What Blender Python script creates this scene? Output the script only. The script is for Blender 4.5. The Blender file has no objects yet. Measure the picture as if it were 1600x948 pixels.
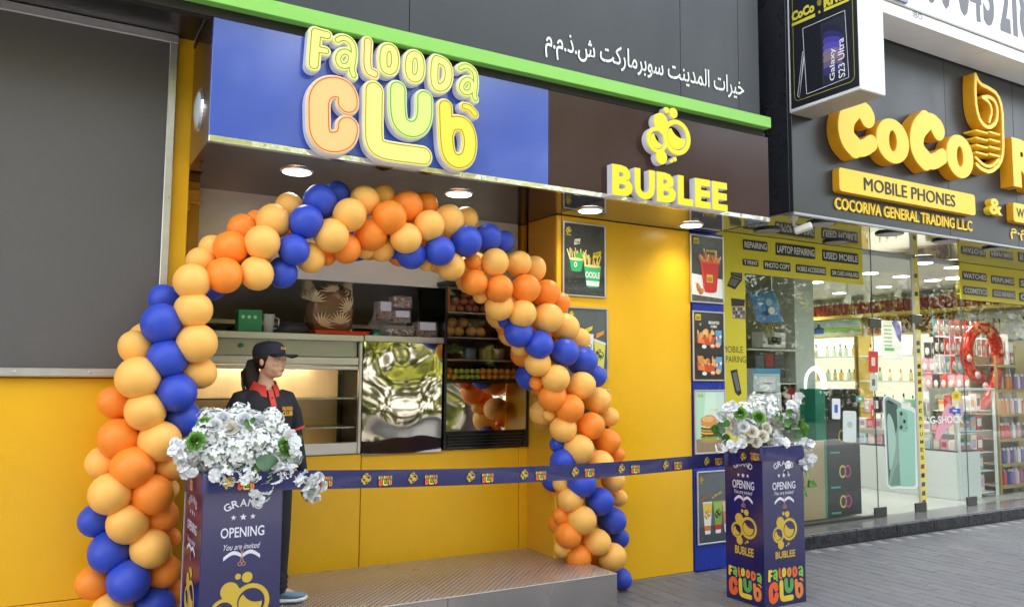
import bpy, bmesh, math, random
import numpy as np
from mathutils import Vector, Matrix
random.seed(7)
R = math.radians
scene = bpy.context.scene
COL = scene.collection
# ------------------------------------------------------------------ camera
YAW, PIT, ROL, F = R(30.285), R(5.126), R(0.435), 1276.33
CAM = Vector((0, 0, 1.575))
_fw = Vector((math.sin(YAW)*math.cos(PIT), math.cos(YAW)*math.cos(PIT), math.sin(PIT)))
_r0 = Vector((math.cos(YAW), -math.sin(YAW), 0)); _u0 = _r0.cross(_fw)
_r = _r0*math.cos(ROL) + _u0*math.sin(ROL); _u = -_r0*math.sin(ROL) + _u0*math.cos(ROL)
cd = bpy.data.cameras.new("camera"); cam = bpy.data.objects.new("camera", cd); COL.objects.link(cam)
cam.matrix_world = Matrix(((_r.x, _u.x, -_fw.x, CAM.x), (_r.y, _u.y, -_fw.y, CAM.y), (_r.z, _u.z, -_fw.z, CAM.z), (0, 0, 0, 1)))
cd.sensor_fit = 'HORIZONTAL'; cd.sensor_width = 36; cd.lens = F/1600*36; cd.clip_start = 0.05; cd.clip_end = 400
scene.camera = cam
# ------------------------------------------------------------------ sky and sun
SUN_EL, SUN_AZ = R(48), R(20)          # sun behind the shops: the street front lies in open shade
w = bpy.data.worlds.new("World"); scene.world = w; w.use_nodes = True
nt = w.node_tree; bg = nt.nodes["Background"]
sky = nt.nodes.new("ShaderNodeTexSky"); sky.sky_type = 'NISHITA'; sky.sun_disc = False
sky.sun_elevation = SUN_EL; sky.sun_rotation = SUN_AZ; sky.air_density = 1.2; sky.dust_density = 3.5; sky.ozone_density = 1.0
hs = nt.nodes.new("ShaderNodeHueSaturation"); hs.inputs["Saturation"].default_value = .30     # thin high cloud: paler than a clear sky
nt.links.new(sky.outputs[0], hs.inputs["Color"]); nt.links.new(hs.outputs[0], bg.inputs[0]); bg.inputs[1].default_value = 0.15
sl = bpy.data.lights.new("sun", 'SUN'); sl.energy = 2.0; sl.angle = R(0.5); sl.color = (1.0, .95, .87)
so = bpy.data.objects.new("sun", sl); COL.objects.link(so)
sd = Vector((math.sin(SUN_AZ)*math.cos(SUN_EL), math.cos(SUN_AZ)*math.cos(SUN_EL), math.sin(SUN_EL)))
so.rotation_euler = sd.to_track_quat('Z', 'Y').to_euler(); so.location = (0, 0, 30)
vs = scene.view_settings; vs.view_transform = 'Standard'; vs.look = 'None'; vs.exposure = 2.78; vs.gamma = 1
scene.cycles.max_bounces = 9; scene.cycles.transparent_max_bounces = 12; scene.cycles.glossy_bounces = 5
scene.cycles.sample_clamp_indirect = 6.0; scene.cycles.caustics_reflective = False; scene.cycles.caustics_refractive = False

# ------------------------------------------------------------------ photo point -> point on a real plane
def ray(u, v): return _r*((u-800)/F) - _u*((v-474)/F) + _fw
def PY(u, v, y): d = ray(u, v); return CAM + d*((y-CAM.y)/d.y)
def PX(u, v, x): d = ray(u, v); return CAM + d*((x-CAM.x)/d.x)
def PZ(u, v, z): d = ray(u, v); return CAM + d*((z-CAM.z)/d.z)
# ------------------------------------------------------------------ materials
def srgb(*c):
    if len(c) == 1: h = c[0]; c = ((h >> 16) & 255, (h >> 8) & 255, h & 255)
    o = []
    for x in c:
        x /= 255.0; o.append(x/12.92 if x <= .04045 else ((x+.055)/1.055)**2.4)
    return (*o, 1)
MATS = {}
def mat(name, color=(.5, .5, .5, 1), rough=.5, metal=0, spec=.5, emit=None, es=0, coat=0, noise=0, nscale=8, bump=0, bscale=60, alpha=1, sss=0, stretch=None, trans=0, rvar=0):
    if name in MATS: return MATS[name]
    m = bpy.data.materials.new(name); m.use_nodes = True; t = m.node_tree; b = t.nodes["Principled BSDF"]
    if len(color) == 3: color = (*color, 1)
    b.inputs["Base Color"].default_value = color; b.inputs["Roughness"].default_value = rough
    b.inputs["Metallic"].default_value = metal; b.inputs["Specular IOR Level"].default_value = spec
    b.inputs["Coat Weight"].default_value = coat; b.inputs["Coat Roughness"].default_value = .08
    b.inputs["Alpha"].default_value = alpha
    if trans: b.inputs["Transmission Weight"].default_value = trans
    if sss: b.inputs["Subsurface Weight"].default_value = sss; b.inputs["Subsurface Radius"].default_value = (.02, .01, .006); b.inputs["Subsurface Scale"].default_value = 1
    if emit: b.inputs["Emission Color"].default_value = (*emit[:3], 1); b.inputs["Emission Strength"].default_value = es
    if noise or bump or rvar:
        tc = t.nodes.new("ShaderNodeTexCoord"); src = tc.outputs["Object"]
        if stretch:
            mp = t.nodes.new("ShaderNodeMapping"); mp.inputs["Scale"].default_value = stretch; t.links.new(src, mp.inputs[0]); src = mp.outputs[0]
    if noise or rvar:
        n = t.nodes.new("ShaderNodeTexNoise"); n.inputs["Scale"].default_value = nscale; n.inputs["Detail"].default_value = 6; n.inputs["Roughness"].default_value = .6
        t.links.new(src, n.inputs["Vector"])
        if noise:
            mr = t.nodes.new("ShaderNodeMapRange"); mr.inputs[1].default_value = .3; mr.inputs[2].default_value = .7; mr.inputs[3].default_value = 1-noise; mr.inputs[4].default_value = 1+noise
            t.links.new(n.outputs["Fac"], mr.inputs[0])
            mx = t.nodes.new("ShaderNodeVectorMath"); mx.operation = 'SCALE'; mx.inputs[0].default_value = color[:3]; t.links.new(mr.outputs[0], mx.inputs["Scale"])
            t.links.new(mx.outputs[0], b.inputs["Base Color"])
        if rvar:
            mr2 = t.nodes.new("ShaderNodeMapRange"); mr2.inputs[1].default_value = .3; mr2.inputs[2].default_value = .7; mr2.inputs[3].default_value = max(.02, rough-rvar); mr2.inputs[4].default_value = rough+rvar
            t.links.new(n.outputs["Fac"], mr2.inputs[0]); t.links.new(mr2.outputs[0], b.inputs["Roughness"])
    if bump:
        n2 = t.nodes.new("ShaderNodeTexNoise"); n2.inputs["Scale"].default_value = bscale; n2.inputs["Detail"].default_value = 4
        t.links.new(src, n2.inputs["Vector"]); bp = t.nodes.new("ShaderNodeBump"); bp.inputs["Strength"].default_value = bump; bp.inputs["Distance"].default_value = .01
        t.links.new(n2.outputs["Fac"], bp.inputs["Height"]); t.links.new(bp.outputs[0], b.inputs["Normal"])
    MATS[name] = m; return m
def glass_mat(name, tint=(.93, .97, .96), fac=.9, rough=.0):
    m = bpy.data.materials.new(name); m.use_nodes = True; t = m.node_tree
    for n in list(t.nodes): t.nodes.remove(n)
    o = t.nodes.new("ShaderNodeOutputMaterial"); tr = t.nodes.new("ShaderNodeBsdfTransparent"); tr.inputs[0].default_value = (*tint, 1)
    gl = t.nodes.new("ShaderNodeBsdfGlossy"); gl.inputs["Roughness"].default_value = rough
    fr = t.nodes.new("ShaderNodeFresnel"); fr.inputs[0].default_value = 1.45
    mu = t.nodes.new("ShaderNodeMath"); mu.operation = 'MULTIPLY'; mu.inputs[1].default_value = fac; t.links.new(fr.outputs[0], mu.inputs[0])
    mx = t.nodes.new("ShaderNodeMixShader"); t.links.new(mu.outputs[0], mx.inputs[0]); t.links.new(tr.outputs[0], mx.inputs[1]); t.links.new(gl.outputs[0], mx.inputs[2])
    t.links.new(mx.outputs[0], o.inputs[0]); MATS[name] = m; return m
def cmat(c, rough=.5, **k):
    "plain painted/printed colour, cached by value"
    if isinstance(c, int): key = "print_%06x_%d" % (c, int(rough*100)); col = srgb(c)
    else: col = c; key = "print_%s_%d" % ("_".join("%d" % (x*1000) for x in c[:3]), int(rough*100))
    return mat(key, col, rough, **k)
# ------------------------------------------------------------------ mesh builder
class MB:
    def __init__(s): s.v = []; s.f = []; s.mi = []; s.mats = []; s.cur = 0
    def m(s, material):
        if material not in s.mats: s.mats.append(material)
        s.cur = s.mats.index(material); return s
    def add(s, verts, faces):
        o = len(s.v); s.v.extend([tuple(x) for x in verts]); s.f.extend([tuple(i+o for i in f) for f in faces]); s.mi.extend([s.cur]*len(faces)); return s
    def box(s, x0, x1, y0, y1, z0, z1, b=0):
        if x1 < x0: x0, x1 = x1, x0
        if y1 < y0: y0, y1 = y1, y0
        if z1 < z0: z0, z1 = z1, z0
        b = min(b, (x1-x0)*.4, (y1-y0)*.4, (z1-z0)*.4)
        if b <= 0:
            V = [(x, y, z) for x in (x0, x1) for y in (y0, y1) for z in (z0, z1)]
            return s.add(V, [(0, 1, 3, 2), (4, 6, 7, 5), (0, 4, 5, 1), (2, 3, 7, 6), (0, 2, 6, 4), (1, 5, 7, 3)])
        L = ((x0, x1), (y0, y1), (z0, z1)); V = []; idx = {}
        for sx in (0, 1):
            for sy in (0, 1):
                for sz in (0, 1):
                    S = (sx, sy, sz)
                    for a in range(3):
                        p = [L[k][S[k]] + (0 if k == a else (b if S[k] == 0 else -b)) for k in range(3)]
                        idx[(S, a)] = len(V); V.append(p)
        Fs = []
        c = Vector(((x0+x1)/2, (y0+y1)/2, (z0+z1)/2))
        def face(ids):
            p = [Vector(V[i]) for i in ids]; n = (p[1]-p[0]).cross(p[2]-p[0])
            if n.dot(p[0]-c) < 0: ids = ids[::-1]
            Fs.append(tuple(ids))
        for a in range(3):
            o1, o2 = [k for k in range(3) if k != a]
            for sg in (0, 1):
                q = []
                for (i, j) in ((0, 0), (1, 0), (1, 1), (0, 1)):
                    S = [0]*3; S[a] = sg; S[o1] = i; S[o2] = j; q.append(idx[(tuple(S), a)])
                face(q)
            for i in (0, 1):
                for j in (0, 1):      # edges along axis a
                    S0 = [0]*3; S1 = [0]*3; S1[a] = 1
                    S0[o1] = S1[o1] = i; S0[o2] = S1[o2] = j
                    S0, S1 = tuple(S0), tuple(S1)
                    face([idx[(S0, o1)], idx[(S1, o1)], idx[(S1, o2)], idx[(S0, o2)]])
        for S in [(i, j, k) for i in (0, 1) for j in (0, 1) for k in (0, 1)]: face([idx[(S, 0)], idx[(S, 1)], idx[(S, 2)]])
        return s.add(V, Fs)
    def hexa(s, a, bq):   # two quads (4 pts each) joined
        return s.add(list(a)+list(bq), [(3, 2, 1, 0), (4, 5, 6, 7), (0, 1, 5, 4), (1, 2, 6, 5), (2, 3, 7, 6), (3, 0, 4, 7)])
    def quad(s, *p): return s.add(p, [tuple(range(len(p)))])
    def cyl(s, c, ax, r0, r1, h, n=20, caps=True):
        c = Vector(c); ax = Vector(ax).normalized(); q = ax.to_track_quat('Z', 'Y'); V = []
        for k in range(n):
            a = 2*math.pi*k/n; d = q @ Vector((math.cos(a), math.sin(a), 0)); V.append(c+d*r0); V.append(c+ax*h+d*r1)
        Fs = [(2*k, 2*((k+1) % n), 2*((k+1) % n)+1, 2*k+1) for k in range(n)]
        if caps: Fs += [tuple(2*k for k in range(n))[::-1], tuple(2*k+1 for k in range(n))]
        return s.add(V, Fs)
    def tube(s, pts, rad, n=8, caps=True):
        pts = [Vector(p) for p in pts]; V = []; N = len(pts)
        if not hasattr(rad, '__len__'): rad = [rad]*N
        ref = None
        for i, p in enumerate(pts):
            t = (pts[min(i+1, N-1)]-pts[max(i-1, 0)]).normalized()
            if ref is None: ref = t.orthogonal().normalized()
            ref = (ref - t*ref.dot(t)).normalized(); bn = t.cross(ref)
            for k in range(n):
                a = 2*math.pi*k/n; V.append(p+(ref*math.cos(a)+bn*math.sin(a))*rad[i])
        Fs = [(i*n+k, i*n+(k+1) % n, (i+1)*n+(k+1) % n, (i+1)*n+k) for i in range(N-1) for k in range(n)]
        if caps: Fs += [tuple(range(n))[::-1], tuple((N-1)*n+k for k in range(n))]
        return s.add(V, Fs)
    def loft(s, rings, caps=True):
        "rings: list of equal-length lists of points"
        n = len(rings[0]); V = [p for r in rings for p in r]; N = len(rings)
        Fs = [(i*n+k, i*n+(k+1) % n, (i+1)*n+(k+1) % n, (i+1)*n+k) for i in range(N-1) for k in range(n)]
        if caps: Fs += [tuple(range(n))[::-1], tuple((N-1)*n+k for k in range(n))]
        return s.add(V, Fs)
    def ball(s, c, r, nu=16, nv=10, fn=None):
        if not hasattr(r, '__len__'): r = (r, r, r)
        V = [(c[0], c[1], c[2]-r[2])]
        for j in range(1, nv):
            ph = -math.pi/2+math.pi*j/nv
            for k in range(nu):
                a = 2*math.pi*k/nu; V.append((c[0]+r[0]*math.cos(ph)*math.cos(a), c[1]+r[1]*math.cos(ph)*math.sin(a), c[2]+r[2]*math.sin(ph)))
        V.append((c[0], c[1], c[2]+r[2])); Fs = [(0, 1+(k+1) % nu, 1+k) for k in range(nu)]
        for j in range(nv-2):
            for k in range(nu): a = 1+j*nu; Fs.append((a+k, a+(k+1) % nu, a+nu+(k+1) % nu, a+nu+k))
        a = 1+(nv-2)*nu; Fs += [(a+k, a+(k+1) % nu, len(V)-1) for k in range(nu)]
        if fn: V = [fn(Vector(p)) for p in V]
        return s.add(V, Fs)
    def mesh(s, me, M, material=None):
        if material: s.m(material)
        return s.add([M @ v.co for v in me.vertices], [tuple(p.vertices) for p in me.polygons])
    def data(s, name, shift=(0, 0, 0), smooth=False, default=None):
        me = bpy.data.meshes.new(name); sh = Vector(shift)
        me.from_pydata([tuple(Vector(v)-sh) for v in s.v], [], s.f)
        for mm in (s.mats or [default]): me.materials.append(mm)
        if s.mats: me.polygons.foreach_set("material_index", s.mi)
        if smooth: me.polygons.foreach_set("use_smooth", [True]*len(me.polygons))
        me.update(); return me
def plain(name):
    return name
def thing(name, label, cat, loc=(0, 0, 0), rz=0, group=None, kind=None):
    o = bpy.data.objects.new(name, None); COL.objects.link(o); o.location = loc; o.rotation_euler = (0, 0, rz); o.empty_display_size = .1
    o['label'] = label; o['category'] = cat
    if group: o['group'] = group
    if kind: o['kind'] = kind
    return o
def root_of(o):
    while o.parent: o = o.parent
    return o
def part(parent, name, mb, material=None, smooth=False, label=None, kind=None, local=False, mod=None):
    "a mesh child; geometry is given in world space unless local"
    sh = (0, 0, 0) if (local or parent is None) else root_of(parent).location
    me = mb if isinstance(mb, bpy.types.Mesh) else mb.data(name, sh, smooth, material)
    o = bpy.data.objects.new(name, me); COL.objects.link(o)
    if parent: o.parent = parent
    if label: o['label'] = label
    if kind: o['kind'] = kind
    if mod == 'bevel':
        bv = o.modifiers.new("bevel", 'BEVEL'); bv.width = .004; bv.segments = 2; bv.limit_method = 'ANGLE'
    return o
def solo(name, mb, material, label, cat, group=None, kind=None, smooth=False, loc=None):
    "a thing that is one mesh"
    me = mb if isinstance(mb, bpy.types.Mesh) else mb.data(name, loc or (0, 0, 0), smooth, material)
    o = bpy.data.objects.new(name, me); COL.objects.link(o)
    if loc: o.location = loc
    if label: o['label'] = label
    if cat: o['category'] = cat
    if group: o['group'] = group
    if kind: o['kind'] = kind
    return o
def copy_tree(o, parent=None):
    c = o.copy(); COL.objects.link(c); c.parent = parent
    for ch in list(o.children): copy_tree(ch, c)
    return c
# ------------------------------------------------------------------ flat shapes: signed distance -> contour -> solid
def stroke_sdf(X, Y, strokes):
    d = np.full(X.shape, 1e9)
    for pts, wd in strokes:
        for (ax, ay), (bx, by) in zip(pts[:-1], pts[1:]):
            px, py = X-ax, Y-ay; vx, vy = bx-ax, by-ay; L = vx*vx+vy*vy+1e-12
            t = np.clip((px*vx+py*vy)/L, 0, 1); d = np.minimum(d, np.hypot(px-vx*t, py-vy*t)-wd/2)
    return d
def smooth_path(pts, it=2, closed=False):
    for _ in range(it):
        q = [] if closed else [pts[0]]
        n = len(pts)
        for i in range(n if closed else n-1):
            a, b = pts[i], pts[(i+1) % n]
            q += [(a[0]*.75+b[0]*.25, a[1]*.75+b[1]*.25), (a[0]*.25+b[0]*.75, a[1]*.25+b[1]*.75)]
        if not closed: q.append(pts[-1])
        pts = q
    return pts
def contour(fn, bb, res):
    x0, x1, y0, y1 = bb; nx = int((x1-x0)/res)+2; ny = int((y1-y0)/res)+2
    xs = x0+np.arange(nx)*res; ys = y0+np.arange(ny)*res; X, Y = np.meshgrid(xs, ys); D = fn(X, Y)
    D = np.where(np.abs(D) < 1e-9, 1e-9, D)
    D[0, :] = D[-1, :] = res; D[:, 0] = D[:, -1] = res
    nxt = {}
    def ip(i0, j0, i1, j1):
        if (i1, j1) < (i0, j0): i0, j0, i1, j1 = i1, j1, i0, j0
        a, b = D[j0, i0], D[j1, i1]; t = a/(a-b)
        return (i0, j0, i1, j1), (xs[i0]+(xs[i1]-xs[i0])*t, ys[j0]+(ys[j1]-ys[j0])*t)
    pos = {}
    S = D < 0
    cells = np.argwhere((S[:-1, :-1] != S[1:, 1:]) | (S[:-1, :-1] != S[:-1, 1:]) | (S[:-1, :-1] != S[1:, :-1]))
    for j, i in cells:
        c = [(i, j), (i+1, j), (i+1, j+1), (i, j+1)]; s = [S[p[1], p[0]] for p in c]
        ent = []; ext = []
        for k in range(4):
            a, b = c[k], c[(k+1) % 4]
            if s[k] != s[(k+1) % 4]:
                key, p = ip(a[0], a[1], b[0], b[1]); pos[key] = p
                (ext if s[k] else ent).append((k, key))
        if len(ent) == 1: nxt[ext[0][1]] = ent[0][1]
        elif len(ent) == 2:
            for k, key in ext:
                e = min(ent, key=lambda q: (q[0]-k) % 4); nxt[key] = e[1]
    loops = []; used = set()
    for s0 in list(nxt):
        if s0 in used: continue
        lp = []; k = s0
        while k in nxt and k not in used: used.add(k); lp.append(pos[k]); k = nxt[k]
        if len(lp) > 5: loops.append(lp)
    return loops
def curve_mesh(loops, extrude=0, bevel=0, name="shape"):
    cu = bpy.data.curves.new(name, 'CURVE'); cu.dimensions = '2D'; cu.fill_mode = 'BOTH'; cu.extrude = extrude; cu.bevel_depth = bevel; cu.bevel_resolution = 1
    for lp in loops:
        sp = cu.splines.new('POLY'); sp.points.add(len(lp)-1); sp.use_cyclic_u = True
        sp.points.foreach_set("co", [c for p in lp for c in (p[0], p[1], 0, 1)])
    ob = bpy.data.objects.new(name, cu); COL.objects.link(ob)
    dg = bpy.context.evaluated_depsgraph_get(); me = bpy.data.meshes.new_from_object(ob.evaluated_get(dg))
    bpy.data.objects.remove(ob); bpy.data.curves.remove(cu); return me
TX = {}
def text_mesh(s, bold=0, extrude=0, bevel=0, spacing=1, shear=0):
    key = (s, bold, extrude, bevel, spacing, shear)
    if key in TX: return TX[key]
    cu = bpy.data.curves.new("t", 'FONT'); cu.body = s; cu.size = 1; cu.offset = bold; cu.extrude = extrude; cu.bevel_depth = bevel; cu.space_character = spacing; cu.shear = shear; cu.resolution_u = 3
    ob = bpy.data.objects.new("t", cu); COL.objects.link(ob)
    dg = bpy.context.evaluated_depsgraph_get(); me = bpy.data.meshes.new_from_object(ob.evaluated_get(dg))
    bpy.data.objects.remove(ob); bpy.data.curves.remove(cu)
    if len(me.vertices):
        xs = [v.co.x for v in me.vertices]; ys = [v.co.y for v in me.vertices]; x0, x1, y0, y1 = min(xs), max(xs), min(ys), max(ys)
    else: x0, x1, y0, y1 = 0, 1, 0, 1
    TX[key] = (me, x0, x1, y0, y1); return TX[key]
def frame(o, ex, ey, ez=None):
    ex, ey = Vector(ex), Vector(ey); n = ex.cross(ey).normalized() if ez is None else Vector(ez); o = Vector(o)
    return Matrix(((ex.x, ey.x, n.x, o.x), (ex.y, ey.y, n.y, o.y), (ex.z, ey.z, n.z, o.z), (0, 0, 0, 1)))
def fit_text(mb, s, o, ex, ez, wdt, hgt, material, bold=0, **k):
    "write s so that it fills the rectangle at o (lower left) with width wdt along ex and height hgt along ez"
    me, x0, x1, y0, y1 = text_mesh(s, bold, **k)
    sx = wdt/max(1e-6, x1-x0); sy = hgt/max(1e-6, y1-y0); ex = Vector(ex); ez = Vector(ez)
    n = ex.cross(ez).normalized()
    M = frame(Vector(o)-ex*sx*x0-ez*sy*y0, ex*sx, ez*sy, n)
    mb.mesh(me, M, material)
XA = Vector((1, 0, 0)); YA = Vector((0, 1, 0)); ZA = Vector((0, 0, 1))
def ptext(mb, s, quad, y, material, bold=0, **k):
    "text between photo points: quad = (lower-left, lower-right, upper-left) on the plane y"
    a, b, c = [PY(*q, y) for q in quad]
    ex = Vector((1, 0, 0)); L = b.x-a.x
    fit_text(mb, s, (a.x, y, (a.z+b.z)/2 if True else a.z), ex, ZA, L, (c.z-a.z), material, bold, **k)
def poly(mb, pts, y, material, t=0.0):
    "flat polygon of (x, z) points on plane y facing the camera (-y)"
    mb.m(material); mb.add([(p[0], y, p[1]) for p in pts], [tuple(range(len(pts)))])
def ngon(cx, cz, rx, rz, n=20, a0=0, a1=2*math.pi):
    return [(cx+rx*math.cos(a0+(a1-a0)*k/n), cz+rz*math.sin(a0+(a1-a0)*k/n)) for k in range(n if a1-a0 > 6.2 else n+1)]
def rrect(x0, x1, z0, z1, r, n=5):
    o = []
    for cx, cz, a in ((x1-r, z1-r, 0), (x0+r, z1-r, 90), (x0+r, z0+r, 180), (x1-r, z0+r, 270)):
        for k in range(n+1): t = R(a+90*k/n); o.append((cx+r*math.cos(t), cz+r*math.sin(t)))
    return o
# ------------------------------------------------------------------ shared dimensions (metres)
D0, D1, FY, ZS, HP = 5.54, 5.13, 4.47, 2.81, 0.255
FX0, FX1 = 0.742, 4.96
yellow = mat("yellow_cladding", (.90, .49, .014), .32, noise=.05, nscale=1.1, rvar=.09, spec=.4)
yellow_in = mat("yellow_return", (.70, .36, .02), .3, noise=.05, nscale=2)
blue_clad = mat("blue_cladding", srgb(28, 52, 160), .28, noise=.04, nscale=2, rvar=.05)
seam_dark = mat("seam_dark", (.02, .018, .015), .8)
alu = mat("aluminium", (.62, .60, .60), .35, metal=.7, noise=.08, nscale=12)
chrome = mat("chrome", (.75, .74, .7), .06, metal=1, bump=.25, bscale=14)
steel = mat("brushed_steel", (.56, .55, .54), .28, metal=1, noise=.08, nscale=5, stretch=(1, 1, 18), rvar=.08)
black = mat("black_plastic", (.012, .012, .013), .35)
white_lamp = mat("lamp_lens", (1, 1, 1), .4, emit=(1, .97, .92), es=1.2)
ring_m = mat("lamp_ring", (.75, .72, .66), .3, metal=.6)
# ------------------------------------------------------------------ pavement
def pavement():
    base = solo('pavement', MB().box(-14, 40, -3.2, 14, -.3, -.006), mat("paving_sand", (.30, .29, .28), .95, noise=.15, nscale=30, bump=.3, bscale=200), "grey concrete block pavement in front of the shops", None, kind='structure')
    del base['label']
    pm = [mat("paver_%s" % n, c, .62, noise=.10, nscale=3, bump=.22, bscale=70, rvar=.08) for n, c in (('grey', (.150, .150, .162)), ('dark', (.138, .139, .152)), ('pale', (.162, .161, .171)))]
    PW, PL, G = .118, .236, .006
    cells = []
    x = 2.6
    ci = 0
    while x < 12.5:
        y = 5.27 - (ci % 2)*PL*.5
        while y > -1.5:
            y0, y1 = y-PL+G, min(y, 5.272)
            if y0 < y1-.03:
                c = Vector((x+PW/2, (y0+y1)/2, 0)); d = c-CAM
                zc = d.dot(_fw)
                if zc > .5:
                    u = 800+F*d.dot(_r)/zc; v = 474-F*d.dot(_u)/zc
                    if -60 < u < 1680 and v < 1080: cells.append((d.length, x, y0, y1, u, v))
            y -= PL
        x += PW; ci += 1
    cells = [c for c in cells if not (c[1] < 3.44 and c[3] > 4.5)]
    cells.sort(key=lambda c: (c[5] > 975 or c[4] > 1620 or c[4] < 900, c[0]))
    mesh = {}
    rnd = random.Random(3)
    def paver_mesh(k, L):
        key = (k, round(L, 3))
        if key not in mesh:
            b = MB().m(pm[k]).box(0, PW-G, 0, L, -.03, 0, .003); mesh[key] = b.data('paver')
        return mesh[key]
    rest = MB()
    for i, (d, x, y0, y1, u, v) in enumerate(cells):
        k = rnd.choices((0, 1, 2), (6, 3, 2))[0]; dz = rnd.uniform(-.0015, .001)
        if i < 300:
            o = bpy.data.objects.new('paver', paver_mesh(k, y1-y0)); COL.objects.link(o); o.location = (x, y0, dz); o.parent = bpy.data.objects['pavement']
            o.rotation_euler = (rnd.uniform(-.003, .003), rnd.uniform(-.005, .005), rnd.uniform(-.006, .006))
        else:
            rest.m(pm[k]).box(x, x+PW-G, y0, y1, -.03, dz, .005)
    if rest.v: part(bpy.data.objects['pavement'], 'paver_field', rest, kind='stuff')
    solo('road', MB().box(-60, 80, -12, -3.25, -.35, -.12), mat("asphalt", (.055, .055, .057), .85, noise=.15, nscale=9, bump=.3, bscale=150), None, None, kind='structure')
    solo('ground', MB().box(-150, 150, -150, 150, -.6, -.40), mat("ground_soil", (.22, .19, .15), .95, noise=.2, nscale=.8), None, None, kind='structure')
pavement()
def kerb():
    b = MB()
    x = -14
    while x < 38: b.box(x, x+.99, -3.24, -3.06, -.3, .0, .01); x += 1
    solo('kerb', b, mat("kerb_stone", (.42, .41, .39), .8, noise=.1, nscale=9), None, None, kind='structure')
kerb()
# ------------------------------------------------------------------ the food kiosk building
UZ = PY(130, 35, 5.08).z+.027
kiosk = thing('kiosk_building', 'yellow clad food kiosk with a wide serving opening and a blue right end', 'building', (2.9, 5.6, 0))
# left yellow wall of stacked cladding sheets
for (x0, x1, z0, z1) in ((-1.6, .745, 0, .36), (-1.6, .745, .364, 1.55), (-1.6, .745, 1.554, 3.625), (-3.2, -1.605, 0, 3.625)):
    part(kiosk, 'wall_panel', MB().box(x0, x1, 5.10, 5.16, z0, z1, .003), yellow)
hx = PY(311, 300, D0).x
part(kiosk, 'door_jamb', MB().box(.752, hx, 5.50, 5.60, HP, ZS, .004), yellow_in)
for z in (2.66, 1.95):
    b = MB().m(mat("brass_hinge", (.75, .38, .08), .3, metal=.6)); b.box(.775, hx+.01, 5.46, 5.50, z, z+.02, .003).box(.775, hx+.01, 5.46, 5.50, z+.07, z+.09, .003).box(.80, hx-.01, 5.47, 5.50, z+.02, z+.07).cyl((.80, 5.47, z-.05), ZA, .012, .012, .05, 10)
    part(kiosk, 'hinge', b)
# lower wall below the counter, three sheets with open joints
for x0, x1 in ((.75, 2.02), (2.026, 3.31), (3.316, 3.60)):
    part(kiosk, 'wall_panel', MB().box(x0, x1, D0+.004, D0+.06, HP-.2, 1.03, .003), yellow)
part(kiosk, 'backing_wall', MB().box(.75, 3.40, D0+.062, D0+.09, 0, 1.02), seam_dark)
# return wall and the door sized yellow sheet on its right
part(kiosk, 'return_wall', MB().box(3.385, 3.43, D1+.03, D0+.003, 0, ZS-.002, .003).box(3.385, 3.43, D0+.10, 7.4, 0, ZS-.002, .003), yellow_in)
part(kiosk, 'corner_trim', MB().box(3.381, 3.425, D1-.006, D1+.028, 0, ZS-.003, .006), yellow)
part(kiosk, 'wall_panel', MB().box(3.43, 4.728, D1, D1+.05, .012, ZS-.003, .004), yellow)
part(kiosk, 'threshold', MB().box(3.43, 4.73, D1-.012, D1+.05, 0, .010), mat("aluminium_dull", (.4, .4, .4), .5, metal=.5))
part(kiosk, 'blue_panel', MB().box(4.738, 5.10, D1-.010, D1+.05, .01, ZS-.003, .004).box(5.06, 5.10, D1+.052, 5.62, .01, ZS-.003), blue_clad)
# soffit over the whole front (dark mirror finish sheets)
soff = mat("soffit_sheet", (.008, .008, .022), .07, spec=.5)
soff2 = mat("soffit_sheet_right", (.014, .014, .02), .07, spec=1.0, coat=1.0)
for x0, x1 in ((FX0+.002, 3.383), (3.387, FX1-.002)):
    part(kiosk, 'soffit', MB().box(x0, x1, FY+.035, (5.72 if x0 < 1 else D1+.10), ZS, ZS+.04), soff if x0 < 1 else soff2)
part(kiosk, 'interior_ceiling', MB().box(.6, 3.44, 5.66, 7.5, ZS+.045, ZS+.09), mat("ceiling_in", (.25, .25, .25), .6))
kin = mat("kiosk_inside", (.5, .5, .48), .5, noise=.1, nscale=3)
part(kiosk, 'interior_wall', MB().box(.6, 3.383, 6.5, 6.55, 0, 2.79), kin)
part(kiosk, 'interior_floor', MB().box(.65, 3.38, D0+.1, 7.49, .2, .25), kin)
# raised grey shutter leaf filling the top of the opening
sb_z = PY(580, 443, 5.66).z
part(kiosk, 'shutter_leaf', MB().box(hx-.03, 3.36, 5.66, 5.69, sb_z, ZS+.03, .004), mat("grey_leaf", (.72, .76, .73), .30, metal=.1, noise=.10, nscale=.8), label='grey raised shutter leaf above the counter')
# unseen block added behind the fronts to throw the street front into shade
part(kiosk, 'shade_block', MB().box(-14, 5.2, 7.6, 16, 0, 7.0).box(-14, .6, 5.17, 7.59, 0, 7.0).box(.6, 5.2, 5.17, 7.59, 2.92, 7.0), mat("shade_block_render", (.4, .38, .34), .9, noise=.06, nscale=3))
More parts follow.
